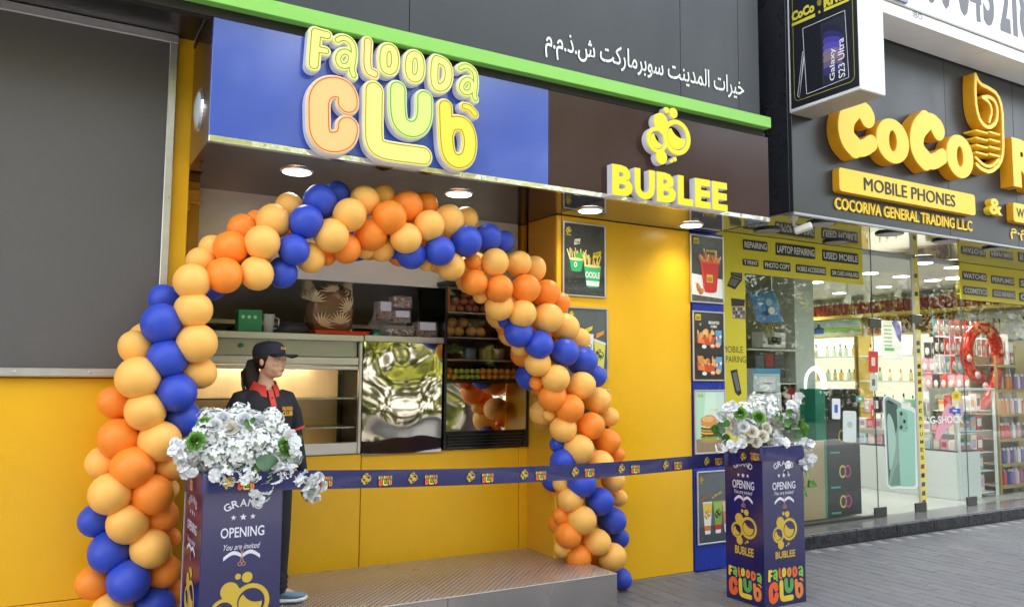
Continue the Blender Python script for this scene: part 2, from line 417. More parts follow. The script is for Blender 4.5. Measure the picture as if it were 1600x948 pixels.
# ------------------------------------------------------------------ dark top fascia with the green band and Arabic lettering
tf = thing('fascia_board', 'charcoal fascia with white Arabic lettering above a lime green band', 'signboard', (2.9, FY, 3.6))
char = mat("charcoal_sheet", (.014, .017, .024), .38, noise=.25, nscale=1.6, stretch=(1, 1, .35), rvar=.1, spec=.6)
gz0, gz1 = PY(760, 99.6, 4.40).z, PY(760, 79, 4.40).z
gx1 = PY(1205, 195, 4.40).x
cx1 = PY(1187, 150, FY).x
xs = [-6, -3.1, -.6, 1.9, PY(1005, 0, FY).x+.62, cx1]
xs = [-6, -3.1, -.6, PY(640, 30, FY).x, PY(1064, 150, FY).x, PY(1155, 160, FY).x, cx1]
for a, b_ in zip(xs[:-1], xs[1:]):
    part(tf, 'panel', MB().box(a+.002, b_-.002, FY, FY+.05, gz1-.01, 5.9, .002), char)
part(tf, 'panel_backing', MB().box(-6, cx1-.01, FY+.052, FY+.07, gz1-.01, 5.9), seam_dark)
part(tf, 'end_face', MB().box(cx1-.03, cx1-.002, FY+.072, 5.1, gz1, 5.9), char)
part(tf, 'green_band', MB().box(-6, gx1, 4.40, FY-.003, gz0, gz1, .003), mat("lime_band", srgb(136, 202, 88), .4, noise=.03, nscale=3))
part(tf, 'band_shadow', MB().box(-6, gx1-.01, FY-.001, FY+.06, gz0-.05, gz0+.03), seam_dark)  # near-black strip stands in for the shadow below the green band
part(tf, 'underside', MB().box(-6, FX0-.006, FY+.075, 5.099, UZ, UZ+.03).box(FX0-.004, FX1, FY+.06, 5.095, gz0-.01, gz0+.02), mat("underside_black", (.012, .011, .011), .35))
arab = ["\ufea7\ufef4\ufeae\ufe8d\ufe95", "\ufe8d\ufedf\ufee4\ufeaa\ufef3\ufee8\ufe96", "\ufeb3\ufeee\ufe91\ufeae\ufee3\ufe8e\ufead\ufedb\ufe96", "\ufeb5.\ufeab.\ufee1.\ufee1"]
vis = " ".join(arab)[::-1]
wl = mat("white_letter", (.85, .85, .85), .5)
b = MB(); pa, pb = PY(852, 80, FY-.008), PY(1163, 152, FY-.008)
za = (PY(852, 70, FY).z+PY(1163, 138, FY).z)/2
fit_text(b, vis, (pa.x, FY-.006, za-.115), XA, ZA, pb.x-pa.x, .21, wl, bold=.010)
part(tf, 'lettering', b)
# ------------------------------------------------------------------ blue sign box and brown sign box
ZB, ZTT = 2.842, gz0-.052
seamx = PY(857.5, 210, FY).x
sign1 = thing('shop_sign', 'blue fascia sign with puffy backlit cream, peach and green letters', 'sign', (1.8, FY, 3.2))
blue_s = mat("blue_gloss_sheet", srgb(30, 70, 178), .16, coat=.8, noise=.04, nscale=1.5, rvar=.04, spec=.8)
brown_s = mat("brown_gloss_sheet", srgb(58, 32, 30), .16, coat=.0, noise=.05, nscale=1.2, rvar=.04, spec=.35)
part(sign1, 'face_panel', MB().box(FX0, seamx-.002, FY, FY+.032, ZB, ZTT, .002), blue_s)
part(sign1, 'side_panel', MB().box(FX0+.0005, FX0+.025, FY+.034, 5.096, ZS-.002, gz0-.012, .002), mat("side_sheet", srgb(96, 66, 60), .2, metal=.5, spec=.8))
part(sign1, 'bottom_trim', MB().box(FX0, seamx-.001, FY-.004, FY+.034, ZS-.004, ZB-.002, .002), chrome)
sign2 = thing('shop_sign', 'brown fascia sign with yellow bubble emblem and block letters', 'sign', (4.0, FY, 3.2))
part(sign2, 'face_panel', MB().box(seamx+.001, FX1, FY, FY+.032, ZB, ZTT, .002), brown_s)
part(sign2, 'side_panel', MB().box(FX1-.025, FX1-.001, FY+.034, 5.12, ZS-.002, gz0-.012, .002), brown_s)
part(sign2, 'bottom_trim', MB().box(seamx+.001, FX1, FY-.004, FY+.034, ZS-.004, ZB-.002, .002), chrome)
# round lamp in the side face of the blue sign box
sy = PX(312, 172, FX0).y; sz = PX(312, 172, FX0).z
fl = thing('wall_lamp', 'round silver bulkhead lamp in the side of the blue sign box', 'lamp', (FX0, sy, sz))
rr = abs(PX(312, 140, FX0).z-sz)*.98
part(fl, 'ring', MB().cyl((FX0-.012, sy, sz), XA, rr*.93, rr, .012, 32), mat("silver_ring", (.8, .8, .8), .2, metal=.9), smooth=False)
part(fl, 'lens', MB().ball((FX0-.008, sy, sz), (.02, rr*.8, rr*.8), 20, 10), mat("lens_unlit", (.55, .62, .66), .15, bump=.4, bscale=30), smooth=True)
# ------------------------------------------------------------------ logo lettering (strokes traced in the zoomed photo, laid on the sign plane)
def zp(x, y): return (280+x/2.663, y/2.663)
LY = FY-.06
def L2(pts, it=2, closed=False):
    w_ = [PY(*zp(*p), LY) for p in pts]; return smooth_path([(q.x, q.z) for q in w_], it, closed)
def dist1(px): return px/2.663*4.75/F
sc = dist1(1)
LET = [
 ('F', [([(566, 142), (556, 272)], 50), ([(566, 140), (612, 152)], 42), ([(560, 208), (607, 217)], 36)]),
 ('a', [([(655, 172), (672, 162), (700, 168), (722, 195), (722, 250), (712, 292), (722, 318)], 34), ([(665, 225), (690, 217), (712, 235), (708, 268), (688, 282), (664, 275), (655, 250), (665, 225)], 34)]),
 ('l', [([(781, 178), (776, 297), (808, 312)], 42)]),
 ('o', [([(868, 200), (893, 218), (893, 288), (868, 303), (845, 288), (845, 216), (868, 200)], 44)]),
 ('o', [([(975, 228), (1000, 246), (1000, 318), (975, 335), (951, 318), (951, 246), (975, 228)], 44)]),
 ('D', [([(1058, 250), (1055, 360), (1085, 372), (1112, 350), (1118, 300), (1105, 268), (1080, 255), (1058, 250)], 46)]),
 ('a', [([(1165, 288), (1185, 277), (1210, 288), (1228, 312), (1228, 370), (1220, 398), (1228, 415)], 32), ([(1178, 342), (1198, 332), (1216, 348), (1214, 378), (1196, 392), (1174, 384), (1168, 362), (1178, 342)], 34)]),
 ('C', [([(697, 432), (697, 405), (680, 375), (640, 364), (600, 376), (577, 412), (577, 480), (579, 552), (602, 588), (645, 598), (685, 582), (698, 550), (698, 532)], 92)]),
 ('L', [([(807, 383), (804, 560), (810, 600), (830, 622), (870, 634), (1010, 652)], 84)]),
 ('U', [([(905, 378), (905, 480), (922, 525), (963, 545), (1000, 530), (1017, 490), (1017, 416)], 78)]),
 ('b', [([(1103, 450), (1106, 560), (1112, 630), (1130, 665), (1160, 678), (1195, 660), (1207, 610), (1203, 560), (1185, 522), (1150, 512), (1120, 522), (1108, 560)], 70)]),
 ('b', [([(1182, 446), (1204, 450), (1226, 478)], 36)]),
]
CLOSED = {'o', 'D'}
logo_letters = []
for i, (nm, sts) in enumerate(LET):
    S = []
    for pts, wd in sts:
        cl = pts[0] == pts[-1]
        S.append((L2(pts[:-1] if cl else pts, 2, cl), wd*sc))
        if cl: S[-1] = (S[-1][0]+[S[-1][0][0]], wd*sc)
    xs_ = [p[0] for s in S for p in s[0]]; zs_ = [p[1] for s in S for p in s[0]]
    mg = .16
    bb = (min(xs_)-mg, max(xs_)+mg, min(zs_)-mg, max(zs_)+mg)
    f0 = (lambda S: lambda X, Y: stroke_sdf(X, Y, S))(S)
    face = contour(f0, bb, .005)
    plate = contour(lambda X, Y: f0(X, Y)-.005, bb, .005)
    line = contour(lambda X, Y: np.abs(f0(X, Y)+.009)-.0028, bb, .0028)
    logo_letters.append((nm, face, plate, line))
def lit(n, c, s=.06):
    c = (c[0]*.74, c[1]*.74, c[2]*.74, 1); return mat("backlit_"+n, c, .4, emit=c, es=s)
face_cols = [lit('cream', srgb(245, 240, 130)), lit('cream', srgb(245, 240, 130)), lit('cream2', srgb(248, 236, 140)), lit('cream', srgb(245, 240, 130)), lit('cream', srgb(245, 240, 130)), lit('cream', srgb(245, 240, 130)), lit('cream3', srgb(232, 240, 120)),
             lit('peach', srgb(246, 196, 128)), lit('butter', srgb(248, 236, 130)), lit('lime', srgb(216, 234, 128)), lit('gold', srgb(248, 226, 70)), lit('gold', srgb(248, 226, 70))]
line_cols = [cmat(0x8a8a20), cmat(0x5f9a3a), cmat(0xc8601f), cmat(0x8a8a20), cmat(0x8a8a20), cmat(0x8a8a20), cmat(0x5f9a3a), cmat(0xc8551f), cmat(0x9a8a20), cmat(0x3f9a4a), cmat(0x9a7a10), cmat(0x9a7a10)]
white_edge = mat("letter_case_white", (.56, .55, .58), .4, emit=(.9, .9, 1), es=.02)
for i, (nm, face, plate, line) in enumerate(logo_letters):
    pm_ = curve_mesh(plate, .026, .004); fm = curve_mesh(face, .004, .002); lm = curve_mesh(line, 0)
    b = MB()
    Mf = lambda y: frame((0, y, 0), XA, ZA, (0, -1, 0))
    b.mesh(pm_, Mf(FY-.036), white_edge)
    L_ = part(sign1, 'letter', b)
    b = MB(); b.mesh(fm, Mf(FY-.071), face_cols[i]); part(L_, 'letter_face', b)
    b = MB(); b.mesh(lm, Mf(FY-.0785), line_cols[i]); part(L_, 'outline', b)
# flat logo used for prints, normalised to width 1
allp = [p for l in logo_letters for lp in l[2] for p in lp]
gx0, gx1_, gz0_, gz1_ = min(p[0] for p in allp), max(p[0] for p in allp), min(p[1] for p in allp), max(p[1] for p in allp)
LW, LH = gx1_-gx0, gz1_-gz0_
thin = lambda lp, k: lp[::k] if len(lp) > 30 else lp
flat_cols = [0xE9C23A, 0x7FBF45, 0xE2693A, 0xE9C23A, 0xE08A3A, 0xE2693A, 0x7FBF45, 0xE8622F, 0xE6C53A, 0x5FA552, 0xE8873F, 0xE8873F]
logo_flat = [(curve_mesh([thin([((p[0]-gx0)/LW, (p[1]-gz0_)/LW) for p in lp], 4) for lp in l[1]]), cmat(flat_cols[i], .4)) for i, l in enumerate(logo_letters)]
plate_flat = [curve_mesh([thin([((p[0]-gx0)/LW, (p[1]-gz0_)/LW) for p in lp], 5) for lp in l[2]]) for l in logo_letters]
def logo_print(mb, o, ex, ez, wd, rim=None, lift=.001, mono=None):
    ex, ez = Vector(ex), Vector(ez); n = ex.cross(ez).normalized()
    if rim:
        for k, pm_ in enumerate(plate_flat): mb.mesh(pm_, frame(Vector(o)-n*lift*(.5-.03*k), ex*wd, ez*wd, n), rim)
    for me, mm in logo_flat: mb.mesh(me, frame(o, ex*wd, ez*wd, n), mono or mm)
# bubble emblem
def zq(x, y): return (800+x/3.632, 120+y/3.632)
EY = FY-.06
def c2(x, y, r):
    p = PY(*zq(x, y), EY); q = PY(*zq(x, y-r), EY); return (p.x, p.z, q.z-p.z)
_c = c2(935, 345, 98); _k = _c[2]/72
E_ = lambda dx, dz, r: (_c[0]+dx*_k, _c[1]+dz*_k, r*_k)
big, bigi, fill, cut = E_(0, 0, 72), E_(0, 0, 54), E_(-3, -3, 46), E_(25, 60, 62)
mid, midi, mfill, mcut = E_(-104, -27, 52), E_(-104, -27, 38), E_(-107, -30, 31), E_(-74, 2, 46)
bub = [E_(-84, 50, 36), E_(-18, 98, 21), E_(-54, 104, 12), E_(-82, -94, 28), E_(-12, -92, 9), E_(-30, -103, 6)]
def circ(X, Y, c): return np.hypot(X-c[0], Y-c[1])-c[2]
def emblem(X, Y):
    ring1 = np.maximum(circ(X, Y, big), -circ(X, Y, bigi))
    body2 = np.maximum(np.maximum(circ(X, Y, mid), -circ(X, Y, midi)), -circ(X, Y, bigi))
    m1 = np.maximum(circ(X, Y, fill), -circ(X, Y, cut)); m2 = np.maximum(np.maximum(circ(X, Y, mfill), -circ(X, Y, mcut)), -circ(X, Y, big))
    d = np.minimum(np.minimum(ring1, body2), np.minimum(m1, m2))
    b0 = np.maximum(circ(X, Y, bub[0]), -circ(X, Y, bigi)); d = np.minimum(d, b0)
    for c in bub[1:]: d = np.minimum(d, circ(X, Y, c))
    return d
ebb = (mid[0]-mid[2]-.04, big[0]+big[2]+.04, bub[3][1]-bub[3][2]-.04, bub[1][1]+bub[1][2]+.04)
el = contour(emblem, ebb, .005)
by_ = lit('yellow', srgb(250, 225, 20), .06)
b = MB(); b.mesh(curve_mesh(el, .024, .002), Mf(FY-.030), white_edge); eo = part(sign2, 'emblem', b)
b = MB(); b.mesh(curve_mesh(el, .003, .001), Mf(FY-.0605), by_); part(eo, 'emblem_face', b)
ex0, ex1, ez0, ez1 = ebb[0]+.04, ebb[1]-.04, min(p[1] for l in el for p in l), max(p[1] for l in el for p in l)
EH = ez1-ez0
em_flat = curve_mesh([thin([((p[0]-(ex0+ex1)/2)/EH, (p[1]-ez0)/EH) for p in lp], 4) for lp in el])
def emblem_print(mb, o, ex, ez, h, material):
    ex, ez = Vector(ex), Vector(ez); mb.mesh(em_flat, frame(o, ex*h, ez*h, ex.cross(ez).normalized()), material)
# BUBLEE block letters
lets = [('B', 555, 682), ('U', 680, 812), ('B', 822, 938), ('L', 943, 1042), ('E', 1040, 1128), ('E', 1136, 1222)]
def top_bot(ch, zx): # letter row edges in the zoom: top and bottom edge lines
    return 497+(zx-575)*(592-497)/(1150-575.), 672+(zx-575)*(760-672)/(1222-575.)
lx0, lx1 = PY(*zq(570, 500), FY-.065).x, PY(*zq(1222, 600), FY-.065).x
zt_ = (PY(*zq(575, 497), FY-.065).z+PY(*zq(1215, 600), FY-.065).z)/2; zb_ = (PY(*zq(575, 672), FY-.065).z+PY(*zq(1222, 762), FY-.065).z)/2
wds = [1.0, 1.02, 1.0, .82, .86, .86]; tot = sum(wds); gap = .02; x = lx0; usable = lx1-lx0-gap*5
for (ch, *_), wd in zip(lets, wds):
    wch = usable*wd/tot
    me, a0, a1, c0, c1 = text_mesh(ch, .045)
    b = MB(); b2 = MB()
    me3 = text_mesh(ch, .045, .024/.3, .0)[0]
    M = frame((x-wch/(a1-a0)*a0, FY-.032, zb_-(zt_-zb_)/(c1-c0)*c0), XA*(wch/(a1-a0)), ZA*((zt_-zb_)/(c1-c0)), Vector((0, -1, 0))*.36)
    b.mesh(me3, M, white_edge)
    M2 = frame((x-wch/(a1-a0)*a0, FY-.0635, zb_-(zt_-zb_)/(c1-c0)*c0), XA*(wch/(a1-a0)), ZA*((zt_-zb_)/(c1-c0)), Vector((0, -1, 0)))
    b2.mesh(me, M2, by_)
    lo = part(sign2, 'letter', b); part(lo, 'letter_face', b2)
    x += wch+gap
# ------------------------------------------------------------------ soffit downlights (lit)
def downlight(px, label, z=ZS, rad=.085, lens=None, energy=3, group='downlights in the kiosk soffit'):
    p = PZ(px[0], px[1], z)
    t = thing('downlight', label, 'ceiling light', (p.x, p.y, z), group=group)
    part(t, 'ring', MB().cyl((p.x, p.y, z-.010), ZA, rad*1.10, rad*1.18, .009, 28), ring_m)
    part(t, 'lens', MB().cyl((p.x, p.y, z-.014), ZA, rad*.96, rad*1.0, .004, 28), lens or white_lamp)
    if energy:
        l = bpy.data.lights.new("downlight_lamp", 'SPOT'); l.energy = energy; l.spot_size = R(130); l.spot_blend = .9; l.shadow_soft_size = .07; l.color = (1, .93, .82)
        lo = bpy.data.objects.new("downlight_lamp", l); COL.objects.link(lo); lo.parent = t; lo.location = (0, 0, -.03)
for px, s in (((464, 267), "leftmost of the four lit downlights, under the left of the blue sign"), ((717, 302), "lit downlight above the right shoulder of the balloon arch"), ((922, 328), "lit downlight right above the poster of noodle cups"), ((1080, 351), "lit downlight at the right end of the brown sign, over the bucket poster")):
    downlight(px, s)
# ------------------------------------------------------------------ grey framed board on the left wall
gb = thing('wall_board', 'large blank grey board in a riveted aluminium frame on the left yellow wall', 'board', (-1, 5.08, 1.5))
bz0, bz1 = PY(90, 582, 5.08).z, PY(130, 35, 5.08).z; bx1 = PY(268, 300, 5.06).x
part(gb, 'panel', MB().box(-2.6, bx1-.03, 5.066, 5.095, bz0-.01, bz1-.02), mat("board_grey", srgb(92, 89, 88), .55, noise=.05, nscale=1.0))
for a in ((-2.6, bx1, bz0-.02, bz0+.025), (-2.6, bx1, bz1-.03, bz1+.025), (bx1-.045, bx1, bz0+.027, bz1-.032)):
    part(gb, 'frame_bar', MB().box(a[0], a[1], 5.045, 5.064, a[2], a[3], .004), alu)
rv = MB()
for x in (-2.2, -1.3, -.4, PY(23, 580, 5.04).x, PY(140, 583, 5.04).x): rv.ball((x, 5.044, bz0+.003), (.008, .004, .008), 8, 6)
for z in (1.9, 2.6, 3.3): rv.ball((bx1-.02, 5.044, z), (.007, .004, .007), 8, 6)
part(gb, 'rivet', rv, alu)
# ------------------------------------------------------------------ steel step platform
plat = thing('step_platform', 'low checker plate steel step in front of the serving counter', 'platform', (2.1, 5.0, 0))
px0, px1, pxs = .78, PZ(963.4, 894.5, HP).x, PZ(597, 882, HP).x
pf = 4.545
top_m = mat("checker_steel", (.50, .47, .45), .38, metal=.65, noise=.07, nscale=6, rvar=.12)
fr_m = mat("step_side_steel", (.48, .44, .43), .22, metal=.9, noise=.06, nscale=1.6, stretch=(1, 1, .3), rvar=.08)
for a, b_ in ((px0, pxs-.002), (pxs+.002, px1)):
    tp = part(plat, 'top_plate', MB().box(a, b_, pf-.004, D0, HP-.006, HP, .002), top_m)
    bm = MB(); y = pf+.025; j = 0
    while y < D0-.02:
        x = a+.02+(j % 2)*.022
        while x < b_-.015:
            s = 1 if (int(round((x-a)/.022))+j) % 2 else -1; l, wv = .015, .006
            dx, dy = l*.707, l*.707*s; ox, oy = -wv*.707*s, wv*.707
            z0 = HP+.0004; z1 = HP+.0048
            bm.add([(x-dx, y-dy, z0), (x+ox, y+oy, z0), (x+dx, y+dy, z0), (x-ox, y-oy, z0), (x-dx*.5, y-dy*.5, z1), (x+dx*.5, y+dy*.5, z1)], [(0, 3, 5, 4), (3, 2, 5), (2, 1, 4, 5), (1, 0, 4)])
            x += .044
        y += .022; j += 1
    part(tp, 'plate_treads', bm, mat('tread_shine', (.80, .76, .74), .22, metal=1), kind='stuff')
fs = PY(700, 935, pf).x
for a, b_ in ((px0, fs-.002), (fs+.002, px1)):
    part(plat, 'front_sheet', MB().box(a, b_, pf, pf+.003, .0, HP-.007), fr_m)
part(plat, 'end_sheet', MB().box(px1-.003, px1, pf+.004, D0, 0, HP-.007), fr_m)
part(plat, 'end_sheet', MB().box(px0, px0+.003, pf+.004, D0, 0, HP-.007), fr_m)
# ------------------------------------------------------------------ phone shop: shell
CX, CY, CS, GY = 5.47, 4.67, 2.97, 5.65
shop = thing('phone_shop_building', 'phone shop with a charcoal fascia and an all glass front beside the kiosk', 'building', (8, 5.6, 0))
stone = mat("dark_kerb_stone", (.022, .021, .028), .25, noise=.6, nscale=14, bump=.5, bscale=40, rvar=.15)
step_top = mat("dark_granite", (.16, .155, .16), .18, noise=.25, nscale=60)
x = 5.12
while x < 14:
    part(shop, 'kerb_block', MB().box(x, x+.617, 5.285, 5.33, 0, .125, .008), stone); x += .62
part(shop, 'step_slab', MB().box(5.11, 14, 5.331, GY+.05, 0, .128, .003), step_top)
part(shop, 'floor', MB().box(5.15, 12.2, GY+.051, 10.3, 0, .126), mat("pale_floor_tile", (.40, .41, .39), .18, noise=.06, nscale=2))
ch2 = mat("charcoal_fascia_two", (.022, .026, .034), .38, noise=.22, nscale=1.3, stretch=(1, 1, .25), rvar=.08, spec=.6)
fxs = [CX, PY(1474, 100, CY).x, PY(1580, 130, CY).x, 12, 14]
ctop = 4.90
for a, b_ in zip(fxs[:-1], fxs[1:]):
    part(shop, 'fascia_panel', MB().box(a+.002, b_-.002, CY, CY+.04, CS+.012, ctop, .003), ch2)
part(shop, 'fascia_side', MB().box(CX+.001, CX+.03, CY+.041, 6.0, CS+.01, ctop+.9, .003), mat("navy_side_sheet", (.016, .018, .03), .3, noise=.3, nscale=3, rvar=.1))
part(shop, 'fascia_edge', MB().box(CX, 14, CY-.006, CY+.03, CS-.012, CS+.010, .002), mat("edge_alu", (.4, .41, .43), .4, metal=.7))
part(shop, 'fascia_core', MB().box(CX+.031, 14, CY+.041, 5.2, CS+.03, ctop+.6), seam_dark)
msoff = mat("mirror_soffit", (.50, .49, .47), .05, metal=.95, bump=.12, bscale=3)
for a, b_ in ((CX+.001, 7.2), (7.204, 9.4), (9.404, 14)):
    part(shop, 'soffit', MB().box(a, b_, CY+.031, GY+.02, CS, CS+.02), msoff)
white_in = mat("shop_white", (.66, .67, .64), .5, noise=.03, nscale=2)
part(shop, 'ceiling', MB().box(5.15, 12.2, GY+.06, 10.3, CS-.03, CS+.1), mat("shop_ceiling", (.60, .61, .58), .55))
part(shop, 'back_wall', MB().box(5.15, 12.2, 10.3, 10.4, 0, 3.1), white_in)
part(shop, 'side_wall', MB().box(11.9, 12.0, GY+.02, 10.3, 0, 3.1), white_in)
part(shop, 'party_wall', MB().box(5.11, 5.15, 5.63, 10.3, 0, 3.1), white_in)
part(shop, 'upper_wall', MB().box(5.2, 40, 6.01, 16, 3.12, 8.5).box(12.3, 40, 5.2, 16, 0, 8.5).box(5.2, 12.3, 10.41, 16, 0, 3.119), mat("upper_render", (.10, .10, .11), .8, noise=.1, nscale=2))
# gap between the two fascias: dark wall, rusty rails, loose cable
for (u0, v0) in ((1200, 62), (1200, 135)):
    z = PY(1205, v0, 5.6).z
    part(shop, 'rusty_rail', MB().box(4.96, CX+.0, 5.58, 5.62, z-.02, z+.02), mat("rust", (.20, .05, .03), .7, noise=.3, nscale=20))
part(shop, 'gap_wall', MB().box(4.5, CX+.0, 5.66, 5.70, 2.99, 6.0), mat("gap_wall_black", (.022, .023, .03), .45, noise=.4, nscale=4))
cb = [PY(u, v, 5.3) for u, v in ((1212, 124), (1211, 128), (1214, 132), (1222, 133), (1232, 132), (1238, 130))]
part(shop, 'cable', MB().tube(cb, .006, 6), cmat(0xB8B8B0), smooth=True)
# unlit round lights in the mirror soffit
unl = mat("unlit_lens", (.36, .36, .34), .4)
for (u, v), lb in (((1283.5, 351.5), 'unlit round soffit light just right of the white camera'), ((1390, 367), 'unlit round soffit light over the first door seam'), ((1478, 378), 'unlit round soffit light above the gold strip pane'), ((1199.5, 362), 'unlit round soffit light at the far left of the shop soffit'), ((1306, 380), 'unlit round soffit light above the USED MOBILE plate'), ((1555, 390), 'unlit round soffit light above the WATCHES board')):
    p = PZ(u, v, CS-.02)
    if p.y < GY-.1:
        t = thing('soffit_light', lb, 'ceiling light', (p.x, p.y, CS), group='unlit lights under the phone shop fascia')
        part(t, 'ring', MB().cyl((p.x, p.y, CS-.016), ZA, .125, .13, .014, 28), black); part(t, 'lens', MB().cyl((p.x, p.y, CS-.020), ZA, .105, .112, .005, 28), unl)
# ------------------------------------------------------------------ glass front
gl = glass_mat("shop_glass", (.95, .975, .965), .14)
fit = mat("patch_fitting", (.10, .10, .10), .3, metal=.8)
gx = [5.52, PY(1367, 600, GY).x, PY(1436, 600, GY).x, PY(1508, 620, GY).x, 11.9]
for a, b_ in zip(gx[:-1], gx[1:]):
    g = part(shop, 'glass_pane', MB().box(a+.004, b_-.004, GY, GY+.010, .135, CS-.002), gl)
b = MB().m(mat("glass_edge", (.10, .16, .14), .2))
for x in gx[1:-1]: b.box(x-.0035, x+.0035, GY+.001, GY+.009, .135, CS-.002)
part(shop, 'pane_edges', b)
part(shop, 'bottom_channel', MB().box(5.52, gx[1], GY-.02, GY+.03, .128, .155, .003), fit)
for (u, v) in ((1377, 811), (1440, 803), (1520, 795), (1368, 505), (1433, 499)):
    p = PY(u, v, GY-.02); h = .05 if v > 700 else .045
    part(shop, 'patch_fitting', MB().box(p.x-.10, p.x+.10, GY-.022, GY-.002, max(.13, p.z-h), max(.13, p.z-h)+.10, .004), fit)
# yellow boards on the glass, black plates with white words
ysh = mat("yellow_vinyl", (.78, .66, .03), .4, noise=.03, nscale=2)
plate_m = mat("black_plate", (.012, .012, .012), .3); wtxt = cmat(0xE6E6E0, .5)
def zr(x, y): return (1120+x/3.3333, 320+y/3.3333)
def word_board(name, label, u0, u1, z0, words):
    x0, x1 = PY(u0, 420, GY-.03).x, PY(u1, 420, GY-.03).x
    t = thing(name, label, 'sign board', ((x0+x1)/2, GY, z0))
    part(t, 'board', MB().box(x0, x1, GY-.03, GY-.012, z0, CS-.003, .002), ysh)
    for wd, xa, xb, ya, yb in words:
        a = PY(*zr(xa, (ya+yb)/2-8), GY-.04); c = PY(*zr(xb, (ya+yb)/2+8), GY-.04); h = (PY(*zr((xa+xb)/2, ya+8), GY-.04).z-PY(*zr((xa+xb)/2, yb-8), GY-.04).z)*1.08; zc = PY(*zr((xa+xb)/2, (ya+yb)/2), GY-.04).z
        b = MB().m(plate_m); P_ = rrect(a.x, c.x, zc-h/2, zc+h/2, .012)
        n = len(P_); b.add([(p[0], GY-.038, p[1]) for p in P_]+[(p[0], GY-.031, p[1]) for p in P_], [tuple(range(n))]+[(k, (k+1) % n, n+(k+1) % n, n+k) for k in range(n)])
        q = part(t, 'plate', b)
        tb = MB(); fit_text(tb, wd, (a.x+.012, GY-.0395, zc-h*.30), XA, ZA, c.x-a.x-.024, h*.60, wtxt, bold=.02); part(q, 'word', tb)
word_board('word_board', 'yellow board with black word plates behind the white camera, left of the two', 1120, 1348, PY(1260, 437, GY).z, [("REPAIRING", 140, 265, 180, 245), ("LAPTOP REPAIRING", 310, 513, 203, 277), ("USED MOBILE", 553, 738, 238, 307), ("T PRINT", 138, 218, 278, 325), ("PHOTO COPY", 247, 385, 290, 347), ("MOBILE ACCESSORIES", 415, 570, 311, 366), ("SIM CARD AVAILABLE", 597, 743, 334, 386)])
word_board('word_board', 'yellow board with WATCHES and PERFUMES plates at the right edge', 1500, 1720, PY(1550, 472, GY).z, [("WATCHES", 1282, 1407, 345, 401), ("PERFUMES", 1433, 1550, 367, 421), ("SU", 1580, 1640, 380, 440), ("COSMETICS", 1287, 1410, 421, 478), ("GOLD REPAIRING", 1440, 1557, 438, 493), ("GL", 1580, 1640, 452, 510)])
# yellow column sticker: laptop repairing / mobile repairing
st = thing('sticker_strip', 'tall yellow sticker strip with LAPTOP and MOBILE words beside the blue panel', 'sticker', (5.7, GY, 1.6))
sx0, sx1 = 5.53, PY(1164, 450, GY-.02).x
sy_ = GY-.022
part(st, 'backing', MB().box(sx0, sx1, sy_, sy_+.006, .2, CS-.004), ysh)
b = MB(); ink = cmat(0x2b2620, .5)
def zs_(x, y): return (840+x/3.161, 320+y/3.161)
for wd, ya, yb in (("LAPTOP", 180, 208), ("REPAIRING", 228, 256), ("MOBILE", 698, 730), ("REPAIRING", 746, 778)):
    z1, z0 = PY(1150, 320+ya/3.161, sy_).z, PY(1150, 320+yb/3.161, sy_).z
    full = len(wd) > 6; fit_text(b, wd, (sx0+(.012 if full else .05), sy_-.001, z0), XA, ZA, (sx1-sx0-.02)*(1.0 if full else .78), z1-z0, ink)
z = PY(1150, 417, sy_).z
def spoly(b, pts, col, lift=.001):
    P_ = [PY(*zs_(*p), sy_-lift) for p in pts]; b.m(col); b.add([(p.x, p.y, p.z) for p in P_], [tuple(range(len(P_)))])
spoly(b, [(948, 288), (1006, 305), (1012, 368), (955, 350)], cmat(0x222226)); spoly(b, [(953, 296), (1001, 310), (1006, 358), (959, 344)], cmat(0x4c4e60), .0015)
spoly(b, [(955, 352), (1012, 370), (975, 418), (935, 400)], cmat(0x1d1d20)); spoly(b, [(958, 362), (998, 373), (975, 404), (942, 390)], cmat(0x6a6862), .0015)
spoly(b, [(955, 460), (1025, 468), (1022, 500), (958, 500)], cmat(0x262026)); spoly(b, [(960, 502), (1022, 504), (1030, 565), (965, 560)], cmat(0x8f8278))
for k in range(14): spoly(b, [(965+k % 5*12, 508+k//5*18), (975+k % 5*12, 509+k//5*18), (974+k % 5*12, 520+k//5*18), (966+k % 5*12, 519+k//5*18)], cmat((0x3b3540, 0xd8d4cc, 0x5c4a3a)[k % 3]), .002)
spoly(b, [(952, 818), (985, 810), (1008, 930), (992, 944), (975, 925)], cmat(0x232227)); spoly(b, [(962, 832), (982, 824), (1000, 915), (984, 920)], cmat(0x6d6f78), .0015)
part(st, 'print', b)
